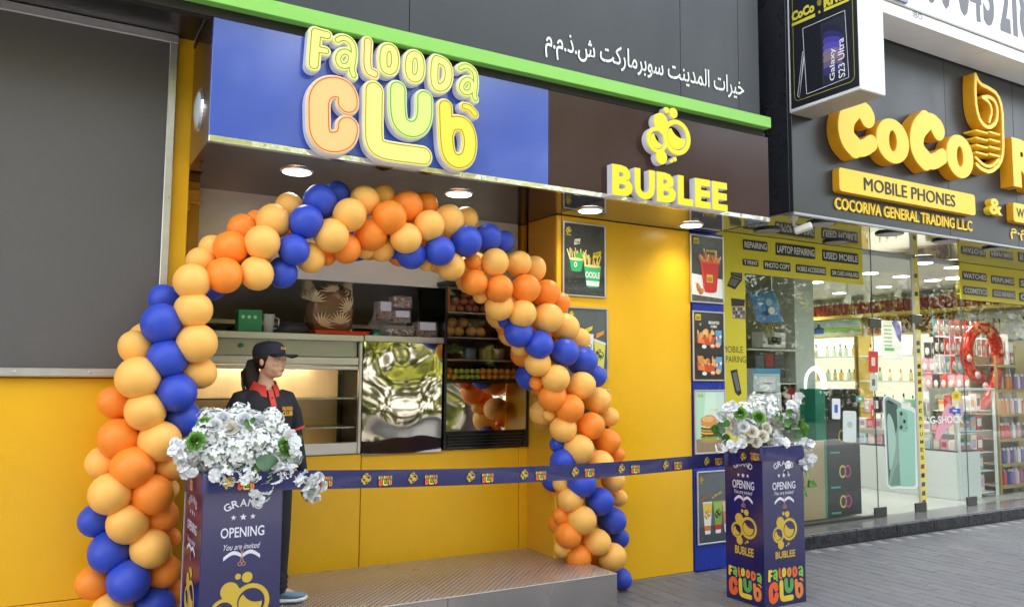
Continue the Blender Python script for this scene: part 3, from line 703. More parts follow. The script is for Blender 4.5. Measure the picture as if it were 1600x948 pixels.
# gold strip with vertical letters on the door edge
vs_ = thing('door_strip', 'narrow yellow vertical strip with PERFUMES letters on the glass door edge', 'sticker', (8.6, GY, 1.5))
gxa = gx[2]
part(vs_, 'strip', MB().box(gxa-.05, gxa+.055, GY-.006, GY-.002, .2, PY(1436, 515, GY).z).box(gxa-.05, gxa+.055, GY-.006, GY-.002, PY(1430, 495, GY).z, CS-.02), mat("strip_gold", (.80, .68, .12), .4))
part(vs_, 'strip_edge', MB().box(gxa-.085, gxa-.052, GY-.012, GY-.002, .19, CS-.02), mat("strip_alu", (.55, .55, .50), .4, metal=.4))
b = MB()
for k, ch in enumerate("PERFUMES"):
    zc = PY(1445, 629+k*12.1, GY).z; fit_text(b, ch, (gxa-.028, GY-.0075, zc-.022), XA, ZA, .056, .044, ink, bold=.02)
rnd = random.Random(5)
for v in list(range(524, 620, 12))+list(range(728, 790, 14))+[432, 446, 460, 474]:
    zc = PY(1440, v, GY).z; b.m(cmat(rnd.choice((0x2a2626, 0x9a2f2a, 0x3b4a78, 0x6a5030, 0xe8e4d8)))); b.add([(gxa+dx*.032, GY-.0075, zc+dz*.026) for dx, dz in ((-1, -1), (1, -.9), (.9, 1), (-.8, .8))], [(0, 1, 2, 3)])
part(vs_, 'print', b)
# decals on the glass
def gpoly(b, pts, col, lift=.004): b.m(col); b.add([tuple(PY(u, v, GY-lift)) for u, v in pts], [tuple(range(len(pts)))])
def rpx(u0, v0, u1, v1, r, skew=0, n=5): return [(x, v+skew*(x-u0)) for x, v in rrect(u0, u1, v0, v1, r, n)][::-1]
ph = thing('phone_decal', 'cut out picture of a mint green phone, front and back, on the glass', 'sticker', tuple(PY(1407, 690, GY)))
b = MB()
fo = [(1381, 624), (1384, 619), (1388, 618), (1428, 638), (1431, 644), (1434, 757), (1431, 762), (1392, 762), (1387, 756)]
gpoly(b, [(x+(x-1407)*.05, y+(y-690)*.012) for x, y in fo], cmat(0xE8F0EC), .004)
gpoly(b, [(1382, 624), (1385, 620), (1389, 620), (1408, 630), (1410, 680), (1410, 758), (1393, 760), (1388, 756)], cmat(0x8FA79C), .005)
gpoly(b, [(1384, 626), (1388, 624), (1402, 632), (1403, 660), (1396, 700), (1389, 752)], cmat(0x3E5A50), .006)
gpoly(b, smooth_path([(1385, 640), (1396, 655), (1401, 690), (1396, 720), (1390, 740), (1388, 700)], 2, True), cmat(0xA9C9BC), .0065)
gpoly(b, smooth_path([(1392, 757), (1397, 735), (1405, 720), (1409, 722), (1409, 757)], 2), cmat(0x6F9486), .0068)
gpoly(b, [(1387, 625), (1396, 629), (1396, 632), (1387, 628)], cmat(0x101512), .007)
gpoly(b, [(1401, 639), (1405, 636), (1425, 642), (1429, 646), (1431, 755), (1428, 759), (1409, 759), (1407, 755)], cmat(0x9CCBB9), .0075)
gpoly(b, rpx(1404, 640, 1418, 672, 4, .25), cmat(0x86B5A3), .0085)
part(ph, 'print', b)
for (u, v, r) in ((1408, 646, 4.2), (1413, 658, 4.2), (1408, 667, 4.2), (1416, 668, 1.6)):
    p = PY(u, v, GY-.009); rr = r*.0052
    part(ph, 'lens_print', MB().cyl((p.x, GY-.012, p.z), YA, rr, rr, .0015, 16), cmat(0x18201d))
solo('glass_lettering', (lambda b: (fit_text(b, "G-SHOCK", (PY(1451, 650, GY).x, GY-.014, PY(1451, 662, GY).z), XA, ZA, PY(1503, 650, GY).x-PY(1451, 650, GY).x, .088, cmat(0xF4F4F4), bold=.03), b)[1])(MB()), None, "white bold lettering stuck on the glass, right of the gold strip", "lettering", loc=(8.7, GY, 1.1))
for nm, lb, u0, v0, u1, v1, col, inner in (('door_sticker', 'small red sticker near the door seam at head height', 1357, 548, 1372, 581, 0xD8302A, 0xF0D8D0), ('door_sticker', 'pale square sticker just below the red one by the door seam', 1359, 584, 1371, 610, 0xD5DCC8, 0x6b7268), ('door_sticker', 'thin red vertical sticker on the door seam at waist height', 1361, 632, 1366, 657, 0xD83A30, 0xF0C8C0), ('door_sticker', 'small green open sign sticker left of the door seam', 1338, 618, 1350, 627, 0x5FA890, 0xE8F4F0), ('door_sticker', 'white card with a blue square hung in front of the black boxes', 1300, 622, 1313, 654, 0xE9ECF2, 0x4060C0), ('door_sticker', 'yellow round smiley sticker above the white lettering', 1487, 610, 1502, 626, 0xE8D23A, 0xB8A020), ('door_sticker', 'blue and white oval sticker over the white lettering', 1483, 637, 1501, 645, 0x3A55B8, 0xC8D0F0)):
    b = MB(); gpoly(b, rpx(u0, v0, u1, v1, 7.4 if 'round' in lb else 2, .06, 8), cmat(col), .005)
    du, dv = (u1-u0)*.3, (v1-v0)*.3; gpoly(b, rpx(u0+du, v0+dv, u1-du, v1-dv, 1, .06), cmat(inner), .0065)
    solo(nm, b, None, lb, 'sticker', loc=tuple(PY((u0+u1)/2, (v0+v1)/2, GY)))
b = MB(); gpoly(b, smooth_path([(1481, 628), (1488, 632), (1487, 645), (1496, 655), (1492, 662), (1480, 668), (1472, 680), (1466, 690), (1460, 684), (1464, 668), (1470, 655), (1474, 640)], 2, True), cmat(0xE8A6B4), .0045)
solo('glass_ribbon_decal', b, None, "pink looped ribbon decal behind the white lettering", 'sticker', loc=tuple(PY(1475, 660, GY)))
# ------------------------------------------------------------------ phone shop fascia lettering
cs = thing('shop_sign', 'big yellow channel letters and plates on the charcoal fascia of the phone shop', 'sign', (7, CY, 3.6))
yel = mat("yellow_face", srgb(250, 210, 60), .35, spec=.4, noise=.02, nscale=3); yside = mat("yellow_edge", srgb(226, 160, 30), .35)
def zc3(x, y): return (1160+x/3.632, y/3.632)
CF = CY-.13
def path3(pts, it=2): return smooth_path([(PY(*zc3(*p), CF).x, PY(*zc3(*p), CF).z) for p in pts], it)
k3 = 1/3.632*7.6/F/.85
def raised(name, fn, bb, depth=.12, res=.006):
    lp = contour(fn, bb, res); b = MB(); b.mesh(curve_mesh(lp, depth/2-.006, .003), frame((0, CY-depth/2-.002, 0), XA, ZA, (0, -1, 0)), yside)
    o = part(cs, name, b); b = MB(); b.mesh(curve_mesh(lp, .002), frame((0, CY-depth-.004, 0), XA, ZA, (0, -1, 0)), yel); part(o, name+'_face', b); return o
for dx, dy in ((0, 0), (402, 75)):
    S = [(path3([(x+dx, y+dy) for x, y in q]), w_) for q, w_ in (([(712, 660), (704, 622), (668, 600), (630, 612), (600, 665)], .13), ([(640, 612), (598, 660), (588, 730), (602, 790), (640, 832)], .205), ([(605, 790), (640, 835), (690, 845), (738, 812)], .15), ([(706, 650), (713, 664)], .20))]
    pts = [p for s in S for p in s[0]]; bb = (min(p[0] for p in pts)-.2, max(p[0] for p in pts)+.2, min(p[1] for p in pts)-.2, max(p[1] for p in pts)+.2)
    raised('letter', (lambda S: lambda X, Y: stroke_sdf(X, Y, S))(S), bb)
for cx, cy, rx, ry in ((857, 800, 90, 124), (1238, 888, 74, 120)):
    c = PY(*zc3(cx, cy), CF); e = PY(*zc3(cx+rx, cy), CF); t_ = PY(*zc3(cx, cy-ry), CF); RX, RZ = e.x-c.x, t_.z-c.z
    fn = lambda X, Y, c=c, RX=RX, RZ=RZ: np.maximum((np.hypot((X-c.x)/RX, (Y-c.z)/RZ)-1)*min(RX, RZ), -(np.hypot((X-c.x)/(RX*.24), (Y-c.z)/(RZ*.48))-1)*RX*.24)
    raised('letter', fn, (c.x-RX-.05, c.x+RX+.05, c.z-RZ-.05, c.z+RZ+.05))
def z33(x, y): return (1440+x/3.1625, 100+y/3.16)
def p33(pts, it=1): return smooth_path([(PY(*z33(*p), CF).x, PY(*z33(*p), CF).z) for p in pts], it)
wem = .038
S = [(p33([(270, 52), (268, 130), (274, 220), (296, 290), (338, 318), (374, 290), (380, 225), (365, 180), (335, 160), (305, 165)]), wem), (p33([(270, 52), (290, 98), (335, 118), (380, 150), (402, 220), (405, 330), (408, 430), (392, 495), (345, 535), (300, 520), (275, 495)]), wem), (p33([(305, 165), (340, 190), (352, 235), (338, 285)]), wem*.8), (p33([(272, 462), (310, 500), (350, 508), (385, 470)]), wem*.8)]
pts = [p for s in S for p in s[0]]; bb = (min(p[0] for p in pts)-.1, max(p[0] for p in pts)+.1, min(p[1] for p in pts)-.1, max(p[1] for p in pts)+.1)
raised('emblem', lambda X, Y: stroke_sdf(X, Y, S), bb, res=.005)
for r_ in range(4):
    for c_ in range(2):
        a = PY(*z33(268+c_*66, 322+r_*36+c_*8), CF); e = PY(*z33(326+c_*62, 322+r_*36+26+c_*8), CF)
        part(cs, 'emblem_block', MB().m(yel).box(a.x, e.x, CY-.134, CY-.002, e.z, a.z, .004))
b = MB(); a = PY(1580, 218, CF); e = PY(1580, 290, CF); me3 = text_mesh("R", .06, .055/.6)[0]; _, a0, a1, c0, c1 = text_mesh("R", .06)
s_ = (a.z-e.z)/(c1-c0)*1.05; b.mesh(me3, frame((a.x-a0*s_*1.1, CY-.065, e.z-c0*s_), XA*s_*1.1, ZA*s_, (0, -.7, 0)), yside); lo = part(cs, 'letter', b)
b = MB(); b.mesh(text_mesh("R", .06)[0], frame((a.x-a0*s_*1.1, CY-.134, e.z-c0*s_), XA*s_*1.1, ZA*s_, (0, -1, 0)), yel); part(lo, 'letter_face', b)
def plate3(u0, v0, u1, v1t, v1b, d=.07):
    a = PY(u0, v0, CY-d); e = PY(u1, v1b, CY-d); zt = (a.z+PY(u1, v1t, CY-d).z)/2; zb = (PY(u0, v0+(v1b-v1t), CY-d).z+e.z)/2
    return a.x, e.x, PY((u0+u1)/2, (v0+v1t)/2+(33 if v1b-v1t > 20 else 20)*.0, CY-d).z, zt, zb
x0, x1 = PY(1311, 280, CY-.07).x, PY(1523, 318, CY-.07).x; zt, zb = 3.373-.006, 3.18
zt = (PY(1313, 265, CY-.07).z+PY(1520, 302, CY-.07).z)/2; zb = (PY(1313, 301, CY-.07).z+PY(1520, 334, CY-.07).z)/2
b = MB(); lp = [rrect(x0, x1, zb, zt, .03, 6)]; b.mesh(curve_mesh(lp, .032, .003), frame((0, CY-.037, 0), XA, ZA, (0, -1, 0)), yside)
pl = part(cs, 'plate', b); b = MB(); b.mesh(curve_mesh(lp, .001), frame((0, CY-.0735, 0), XA, ZA, (0, -1, 0)), yel); part(pl, 'plate_face', b)
b = MB(); xa, xb = PY(1350, 290, CY-.075).x, PY(1492, 312, CY-.075).x; [fit_text(b, "MOBILE PHONES", (xa+q*.0045, CY-.0765-.0003*i, zb+(zt-zb)*.22+(q*.002)), XA, ZA, xb-xa, (zt-zb)*.56, cmat(0x17161A)) for i, q in enumerate((-1, 0, 1))]; part(pl, 'word', b)
b = MB(); xa, xb = PY(1303, 320, CY).x, PY(1517, 351, CY).x
z1 = (PY(1305, 310, CY).z+PY(1515, 344, CY).z)/2; z0 = (PY(1305, 328, CY).z+PY(1515, 361, CY).z)/2
fit_text(b, "COCORIVA GENERAL TRADING L.L.C", (xa, CY-.008, z0), XA, ZA, xb-xa, z1-z0, yel, bold=.02, extrude=.006); part(cs, 'lettering', b)
b = MB(); xa, xb = PY(1544, 322, CY-.05).x, PY(1564, 322, CY-.05).x; z1, z0 = PY(1554, 311, CY-.05).z, PY(1554, 336, CY-.05).z
fit_text(b, "&", (xa, CY-.03, z0), XA, ZA, xb-xa, z1-z0, yel, bold=.03, extrude=.05/.15*.1); b2 = part(cs, 'ampersand', b)
x0 = PY(1583, 330, CY-.07).x; zt, zb = PY(1590, 318, CY-.07).z, PY(1590, 347, CY-.07).z
b = MB(); lp = [rrect(x0, x0+1.6, zb, zt, .03, 6)]; b.mesh(curve_mesh(lp, .032, .003), frame((0, CY-.037, 0), XA, ZA, (0, -1, 0)), yside); pl = part(cs, 'plate', b)
b = MB(); b.mesh(curve_mesh(lp, .001), frame((0, CY-.0735, 0), XA, ZA, (0, -1, 0)), yel); part(pl, 'plate_face', b)
b = MB(); fit_text(b, "W", (x0+.05, CY-.0765, zb+.05), XA, ZA, .15, zt-zb-.10, cmat(0x17161A), bold=.03); part(pl, 'word', b)
b = MB(); xa = PY(1578, 365, CY).x; z1, z0 = PY(1590, 358, CY).z, PY(1590, 375, CY).z
fit_text(b, "\ufee1.\ufee1.", (xa, CY-.006, z0), XA, ZA, .36, z1-z0, yel, bold=.02); part(cs, 'lettering', b)
# white billboard over the fascia with a phone number
bb_ = thing('billboard', 'white billboard with large grey phone digits above the charcoal fascia', 'billboard', (8, 4.3, 5))
BY = 4.30; bz = (PY(1377, 17.3, BY).z+PY(1600, 99.7, BY).z)/2; bs = (PY(1415, 10, BY).z+PY(1600, 84, BY).z)/2
wb = mat("billboard_white", (.82, .83, .85), .4, noise=.04, nscale=3)
jx = [5.75, PY(1463, 40, BY).x, PY(1543, 72, BY).x, PY(1600, 90, BY).x+.5, 11, 14]
for a, b_ in zip(jx[:-1], jx[1:]): part(bb_, 'border_panel', MB().box(a+.003, b_-.003, BY, BY+.35, bz, bs-.004, .003), wb)
part(bb_, 'trim', MB().box(5.75, 14, BY-.012, BY+.3, bs-.003, bs+.012), mat("trim_grey", (.35, .35, .33), .5))
part(bb_, 'face', MB().box(5.75, 14, BY-.004, BY+.33, bs+.013, 6.6), mat("billboard_face", (.85, .85, .86), .35))
b = MB(); dk = cmat(0x5F6068, .5)
for ch, u0, u1, vb in (("5", 1448, 1463, 9), ("0", 1469, 1486, 18), ("0", 1497, 1515, 29), ("4", 1516, 1534, 37), ("5", 1537, 1554, 45), ("2", 1563, 1579, 56), ("1", 1583, 1590, 60), ("8", 1594, 1612, 64)):
    xa, xb = PY(u0, vb, BY).x, PY(u1, vb, BY).x; z0 = (bs+.16)+(0.0); fit_text(b, ch, (xa, BY-.006, z0-.03), XA, ZA, xb-xa, .62, dk, bold=.05)
part(bb_, 'digits', b)
b = MB(); fit_text(b, "IBO", (PY(1426, 18, BY).x, BY-.001, bz+.055), XA, ZA, .14, .055, cmat(0x222222)); part(bb_, 'small_lettering', b)
part(bb_, 'underside_void', MB().box(5.75, 14, BY+.06, CY+.3, ctop+.002, ctop+.02).box(5.75, 14, BY+.36, BY+.38, bz, 6.5), seam_dark)
part(bb_, 'window_corner', MB().box(5.75, PY(1414, 4, BY).x, BY-.03, BY-.005, PY(1405, 4, BY).z, 6.6), mat("blue_grey_glass", (.20, .25, .36), .15))
# ------------------------------------------------------------------ projecting sign box
sb = thing('projecting_sign', 'white projecting box sign with a black phone advert on its left face', 'sign', (5.5, 4.3, 4.0))
SX = 5.444; yb_, yf_ = 4.672, PX(1345, 135, SX).y; z0 = (PX(1233, 181, SX).z+PX(1345, 135, SX).z)/2
sxr = PY(1384, 140, yf_).x
case = mat("sign_case_white", (.80, .81, .84), .35, noise=.04, nscale=4)
part(sb, 'case', MB().box(SX, sxr, yf_, yb_-.005, z0, 5.4, .006), case)
part(sb, 'underside', MB().box(SX+.01, sxr-.01, yf_+.01, yb_-.01, z0-.004, z0-.001), mat("sign_under", (.45, .38, .30), .6))
EXx = Vector((0, -1, 0)); 
def SP(u, v, lift=0): p = PX(u, v, SX); return Vector((SX-lift, p.y, p.z))
def zb2(x, y): return (1180+x/4.741, y/4.741)
def s_poly(b, pts, col, lift): b.m(col); b.add([tuple(SP(*zb2(*p), lift)) for p in pts], [tuple(range(len(pts)))])
b = MB(); y0, y1 = SP(*zb2(772, 600)).y, SP(*zb2(270, 800)).y
zz = (SP(*zb2(272, 815)).z+SP(*zb2(778, 630)).z)/2
b.m(cmat(0x20222A, .35)).box(SX-.004, SX+.001, y0, y1, zz, 5.35); part(sb, 'advert_panel', b)
b = MB(); g = cmat(0xA8A838)
yy0, yy1 = y0+.035, y1-.035; zz2 = zz+.05; prev = rrect(yy0, yy1, zz2, 5.1, .05, 6)
out = []; pr = rrect(yy0+.005, yy1-.005, zz2+.005, 5.095, .045, 6); n = len(prev)
b.m(g); b.add([(SX-.0055, p[0], p[1]) for p in prev]+[(SX-.0055, p[0], p[1]) for p in pr], [(k, (k+1) % n, n+(k+1) % n, n+k) for k in range(n)])
wl2 = cmat(0xD8DAE0)
def sline(a, c, wd=4, col=wl2):
    A, B = Vector((*a, 0)), Vector((*c, 0)); d = (B-A).normalized(); q = Vector((-d.y, d.x, 0))*wd/2
    s_poly(b, [(A+q).xy, (B+q).xy, (B-q).xy, (A-q).xy], col, .006)
for a, c in (((355, 215), (667, 80)), ((667, 80), (697, 575)), ((697, 575), (385, 700)), ((385, 700), (355, 215)), ((356, 385), (318, 715)), ((366, 390), (330, 725)), ((318, 715), (330, 725)), ((356, 385), (368, 400)), ((368, 410), (331, 722))): sline(a, c)
s_poly(b, [(497, 175), (600, 130), (660, 110), (690, 570), (515, 640)], cmat(0x262838), .0045)
for k in range(8):
    cc = (0x1d1f38, 0x2b2d66, 0x4742a0, 0x5a4fae, 0x7f6f98, 0x8d7578, 0x6a5a80, 0x3a3570)[k]
    a = (500+k*1, 225+k*42); s_poly(b, smooth_path([(502, 200+k*46), (560, 180+k*44), (640, 200+k*38), (655, 240+k*38), (655, 250+k*38), (510, 255+k*46)], 1, True), cmat(cc), .005+.0001*k)
s_poly(b, [(488, 180), (498, 176), (515, 640), (505, 644)], cmat(0x30323C), .006)
def rot_text(s, xa, ya, xb, yb, h):
    A, B = SP(*zb2(xa, ya), .0075), SP(*zb2(xb, yb), .0075); ex = (B-A); L = ex.length; ex.normalize(); ez = ex.cross(Vector((-1, 0, 0)))*-1
    fit_text(b, s, A, ex, ez, L, h, cmat(0xEDEEF4), bold=.01)
px_ = PX(1320, 100, SX); hh = .07
rot_text("Galaxy", 605, 590, 602, 350, .062); rot_text("S23 Ultra", 672, 568, 660, 280, .062)
yl = cmat(0xD8CC40)
def xtext(s, xa, ya, xb, yb, h, bold=.05):
    A, B = SP(*zb2(xa, ya), .007), SP(*zb2(xb, yb), .007); fit_text(b, s, (A.x, A.y, (A.z+B.z)/2), EXx, ZA, A.y-B.y, h, yl, bold=bold)
xtext("CoCo", 275, 160, 443, 95, .085, .06); xtext("RIVA", 512, 55, 700, -10, .085, .06)
s_poly(b, [(275, 180), (447, 102), (447, 128), (275, 200)], yl, .0065); s_poly(b, [(513, 68), (700, -8), (700, 10), (513, 90)], yl, .0065)
xtext("&", 472, 105, 490, 98, .025)
s_poly(b, smooth_path([(462, 5), (492, -10), (497, 30), (480, 52), (462, 40)], 2, True), cmat(0x8a8430), .0065)
for k in range(2): s_poly(b, [(429, 252), (436, 250), (437, 257), (430, 259)], wl2, .0065)
part(sb, 'advert_print', b)
# small white security camera under the fascia corner
cm = thing('security_camera', 'small white security camera under the corner of the charcoal fascia', 'camera', tuple(PZ(1238, 341, CS)))
p = PZ(1240, 341, CS-.01); e = PY(1252, 352, p.y-.08)
part(cm, 'bracket', MB().cyl((p.x, p.y, CS-.03), ZA, .035, .04, .03, 16).tube([(p.x, p.y, CS-.02), (p.x, p.y, CS-.07), (p.x+.01, p.y-.03, CS-.09)], .012, 8), cmat(0xD8D4CC), smooth=False)
bd = MB().box(-.03, .03, -.075, .075, -.027, .027, .008); 
o = part(cm, 'body', bd, cmat(0xE2DED8), local=True); o.location = Vector((p.x+.035, p.y-.07, CS-.105))-cm.location; o.rotation_euler = (R(-18), R(8), R(35))
# ------------------------------------------------------------------ inside the phone shop
FZ = .126
rnd = random.Random(11)
PALE = [0xE8E4DE, 0xD9A9B4, 0xF0C8C8, 0xB8D4DC, 0xE6DCC0, 0xA9B8D0, 0xD86A6A, 0xF2F0EA, 0xC9A0C8, 0x6A7A8A, 0x2E2B33, 0xE8A060, 0x86B89A, 0xC04048]
def shelf_x(name, label, x, y0, y1, zs, depth=.35, z0=FZ, z1=2.3, back=None, frame_m=None):
    "shelf unit against the far side wall, facing -x"
    t = thing(name, label, 'shelf unit', (x, (y0+y1)/2, z0))
    part(t, 'back_board', MB().box(x-.02, x, y0, y1, z0, z1), back or white_in)
    for z in zs: part(t, 'shelf', MB().box(x-depth, x-.021, y0+.02, y1-.02, z-.012, z+.012), mat("glass_shelf", (.62, .66, .60), .15))
    for y in (y0, y1-.02): part(t, 'upright', MB().box(x-depth, x-.021, y, y+.02, z0, z1), frame_m or mat("gold_frame", (.60, .44, .12), .3, metal=.6))
    return t
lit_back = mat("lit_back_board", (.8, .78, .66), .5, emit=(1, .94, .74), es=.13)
WX = 11.86
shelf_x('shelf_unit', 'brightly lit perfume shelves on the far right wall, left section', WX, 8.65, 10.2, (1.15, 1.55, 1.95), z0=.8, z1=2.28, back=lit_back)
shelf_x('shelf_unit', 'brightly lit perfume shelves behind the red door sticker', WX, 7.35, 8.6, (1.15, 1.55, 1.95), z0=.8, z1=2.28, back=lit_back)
shelf_x('shelf_unit', 'mixed goods shelves on the right wall behind the phone decal', WX, 6.15, 7.3, (.55, .95, 1.35, 1.75), z1=2.1)
# perfume bottles: one of each kind, then copies
def bottle(color, cap, r=.028, h=.13, sq=False):
    t = thing('perfume_bottle', '', 'bottle')
    g = mat("bottle_%06x" % color, srgb(color), .12, spec=.8)
    part(t, 'body', (MB().box(-r, r, -r, r, 0, h, .008) if sq else MB().cyl((0, 0, 0), ZA, r, r*.92, h*.82, 12).cyl((0, 0, h*.82), ZA, r*.92, r*.35, h*.18, 12, False)), g, local=True, smooth=not sq)
    part(t, 'cap', MB().cyl((0, 0, h), ZA, r*.42, r*.38, h*.38, 10), cmat(cap, .3), local=True); return t
protos = [bottle(0xD8C880, 0x201C18), bottle(0xC8DCC0, 0x1A1A1A, sq=True), bottle(0xE8D8A8, 0xB89040), bottle(0xB8C8B0, 0x242424, .032, .15), bottle(0xE0B860, 0x302820, sq=True)]
plab = ['round pale gold perfume bottle with a dark cap on the lit shelves', 'square pale green perfume bottle on the lit shelves', 'cream perfume bottle with a gold cap on the lit shelves', 'tall grey green perfume bottle on the lit shelves', 'square amber perfume bottle on the lit shelves']
used = set()
def put(t, loc, label, group, rz=0, first=None):
    o = t
    if id(t) in used or t.name in used: o = copy_tree(t)
    used.add(t.name); o.location = loc; o.rotation_euler = (0, 0, rz); o['label'] = label; o['group'] = group; return o
for z, lev in ((.86, 'lowest'), (1.162, 'second lowest'), (1.562, 'second highest'), (1.962, 'highest')):
    for y0, y1, sec in ((8.7, 10.1, 'behind the arch lamp'), (7.4, 8.55, 'behind the red door sticker')):
        y = y0+.06
        while y < y1:
            k = rnd.randrange(5); put(protos[k], (WX-.16-rnd.uniform(0, .12), y, z), plab[k].replace('on the lit shelves', 'on the %s lit shelf' % lev), 'perfume bottles on the lit shelves'); y += rnd.uniform(.13, .19)
# posters above the lit shelves (on the wall, facing the room)
def wall_poster(y0, y1, z0, z1, label, painter):
    t = thing('wall_poster', label, 'poster', (WX, (y0+y1)/2, z0)); part(t, 'backing', MB().box(WX-.03, WX-.001, y0, y1, z0, z1), cmat(0xC8A840))
    b = MB(); painter(b, WX-.032, y1-.02, y0+.02, z0+.02, z1-.02); part(t, 'print', b)
def xq(b, x, ya, yb, za, zb, col): b.m(cmat(col)); b.add([(x, ya, za), (x, yb, za), (x, yb, zb), (x, ya, zb)], [(0, 1, 2, 3)])
def land(b, x, ya, yb, za, zb):
    H = zb-za
    for k, c in enumerate((0x9AA8A0, 0x7E9E60, 0x8CBB4A, 0xC8DCD8, 0xB8DCE8, 0xA0D0E8)): xq(b, x, ya, yb, za+H*k/6, za+H*(k+1)/6, c)
    b.m(cmat(0x2A4A80)); yc = ya+(yb-ya)*.36; b.add([(x-.002, yc+q[0], za+q[1]) for q in ((.10, .04), (-.10, .04), (-.11, H*.5), (-.03, H*.62), (-.03, H*.9), (.03, H*.9), (.03, H*.62), (.11, H*.5))], [tuple(range(8))])
wall_poster(8.75, 10.1, 2.02+.28, 2.60, 'landscape poster with a blue bottle above the lit perfume shelves', land)
def nuts(b, x, ya, yb, za, zb):
    xq(b, x, ya, yb, za, zb, 0x5A3A2C)
    for k in range(150):
        y = ya+(yb-ya)*rnd.random(); z = za+(zb-za)*rnd.random(); a = rnd.random()*3; L = .05; wv = .014
        f = (y-ya)/(yb-ya); b.m(cmat(rnd.choice((0xC89070, 0xA8684A, 0xD8A880) if f < .55 else (0xD8B060, 0xE0C080, 0x3A2820)))); b.add([(x-.001-.0001*k/10, max(yb, min(ya, y+dy*math.cos(a)*L-dz*math.sin(a)*wv)), max(za, min(zb, z+dy*math.sin(a)*L+dz*math.cos(a)*wv))) for dy, dz in ((-1, 0), (0, 1), (1, 0), (0, -1))], [(0, 1, 2, 3)])
wall_poster(7.2, 8.65, 2.30, 2.60, 'brown poster of crackers and nuts above the lit shelves', nuts)
# row of red packets on a yellow ledge under the ceiling
t = thing('wall_ledge', 'long yellow ledge high on the right wall that carries the red packets', 'shelf', (WX, 8, 2.6)); part(t, 'ledge_board', MB().box(WX-.22, WX, 5.9, 10.2, 2.61, 2.63), cmat(0xB8A038)); part(t, 'ledge_edge', MB().box(WX-.235, WX-.222, 5.9, 10.2, 2.585, 2.64), cmat(0xC8B048))
pk = thing('red_packet', '', 'packet'); part(pk, 'body', MB().box(-.05, .05, -.042, .042, 0, .20, .012), mat("red_packet", srgb(150, 20, 26), .3), local=True); part(pk, 'lid', MB().cyl((0, 0, .20), ZA, .030, .028, .035, 10), cmat(0xE8E4DC), local=True)
y = 5.98
while y < 10.15: put(pk, (WX-.13, y, 2.631), 'red packet with a white lid on the high yellow ledge', 'red packets on the high ledge'); y += .098
# product boxes on the mixed shelves, hanging cards
def box_thing(name, sz, color, top=None):
    t = thing(name, '', 'box'); a, b_, c = sz; part(t, 'carton', MB().box(-a/2, a/2, -b_/2, b_/2, 0, c, .003), cmat(color, .4), local=True)
    part(t, 'printed_panel', MB().box(-a/2-.001, -a/2, -b_*.36, b_*.36, c*.25, c*.75), cmat(top or 0xF4F0E8, .4), local=True); return t
names = {0xE8E4DE: 'white', 0xD9A9B4: 'dusty pink', 0xF0C8C8: 'pale pink', 0xB8D4DC: 'pale blue', 0xE6DCC0: 'cream', 0xA9B8D0: 'grey blue', 0xD86A6A: 'coral red', 0xF2F0EA: 'bright white', 0xC9A0C8: 'lilac', 0x6A7A8A: 'slate', 0x2E2B33: 'black', 0xE8A060: 'orange', 0x86B89A: 'sage green', 0xC04048: 'red'}
bp_ = {c: box_thing('product_box', (.10, rnd.uniform(.07, .13), rnd.uniform(.12, .22)), c, rnd.choice(PALE)) for c in PALE}
def fill_x(x, ya, yb, z, group, where, step=(.1, .17), depth=.2):
    y = ya
    while y < yb:
        c = rnd.choice(PALE); put(bp_[c], (x-rnd.uniform(.08, depth), y, z), '%s product box %s' % (names[c], where), group); y += rnd.uniform(*step)
for z in (.562, .962, 1.362, 1.762): fill_x(WX-.03, 6.25, 7.2, z, 'boxes on the mixed shelves', 'on the mixed shelves of the right wall')
# counter: white base with a glass showcase on it
ct = thing('shop_counter', 'long white counter with a glass showcase in the middle of the phone shop', 'counter', (9.9, 7.0, FZ))
part(ct, 'base', MB().box(9.75, 10.25, 5.95, 7.45, FZ, .70, .004), mat("counter_white", (.70, .73, .71), .3))
part(ct, 'showcase_floor', MB().box(9.75, 10.25, 5.95, 7.45, .701, .715), cmat(0x3A3A3C))
part(ct, 'showcase_top', MB().box(9.75, 10.25, 5.95, 7.45, 1.12, 1.13), glass_mat("case_glass", (.92, .96, .95), .5))
for z in (.92,): part(ct, 'shelf', MB().box(9.78, 10.22, 5.97, 7.43, z-.004, z+.004), mat("glass_shelf", (.5, .5, .5), .1))
for y in (5.95, 6.7, 7.435): part(ct, 'upright', MB().box(9.75, 9.765, y, y+.015, .716, 1.119), alu)
small = {c: box_thing('boxed_item', (.08, .09, .13), c, rnd.choice(PALE)) for c in PALE[:8]}
sq = [0]
for z in (.716, .925):
    y = 6.02
    while y < 7.4:
        c = PALE[sq[0] % 8]; sq[0] += 1; put(small[c], (9.82+rnd.uniform(0, .05), y, z), 'small %s box inside the counter showcase' % names[c], 'boxes in the counter showcase'); y += .115
for i in range(9):
    c = rnd.choice(PALE); put(bp_[c], (9.95, 6.05+i*.155, 1.131), '%s product box standing on the glass counter top' % names[c], 'boxes on the counter top')
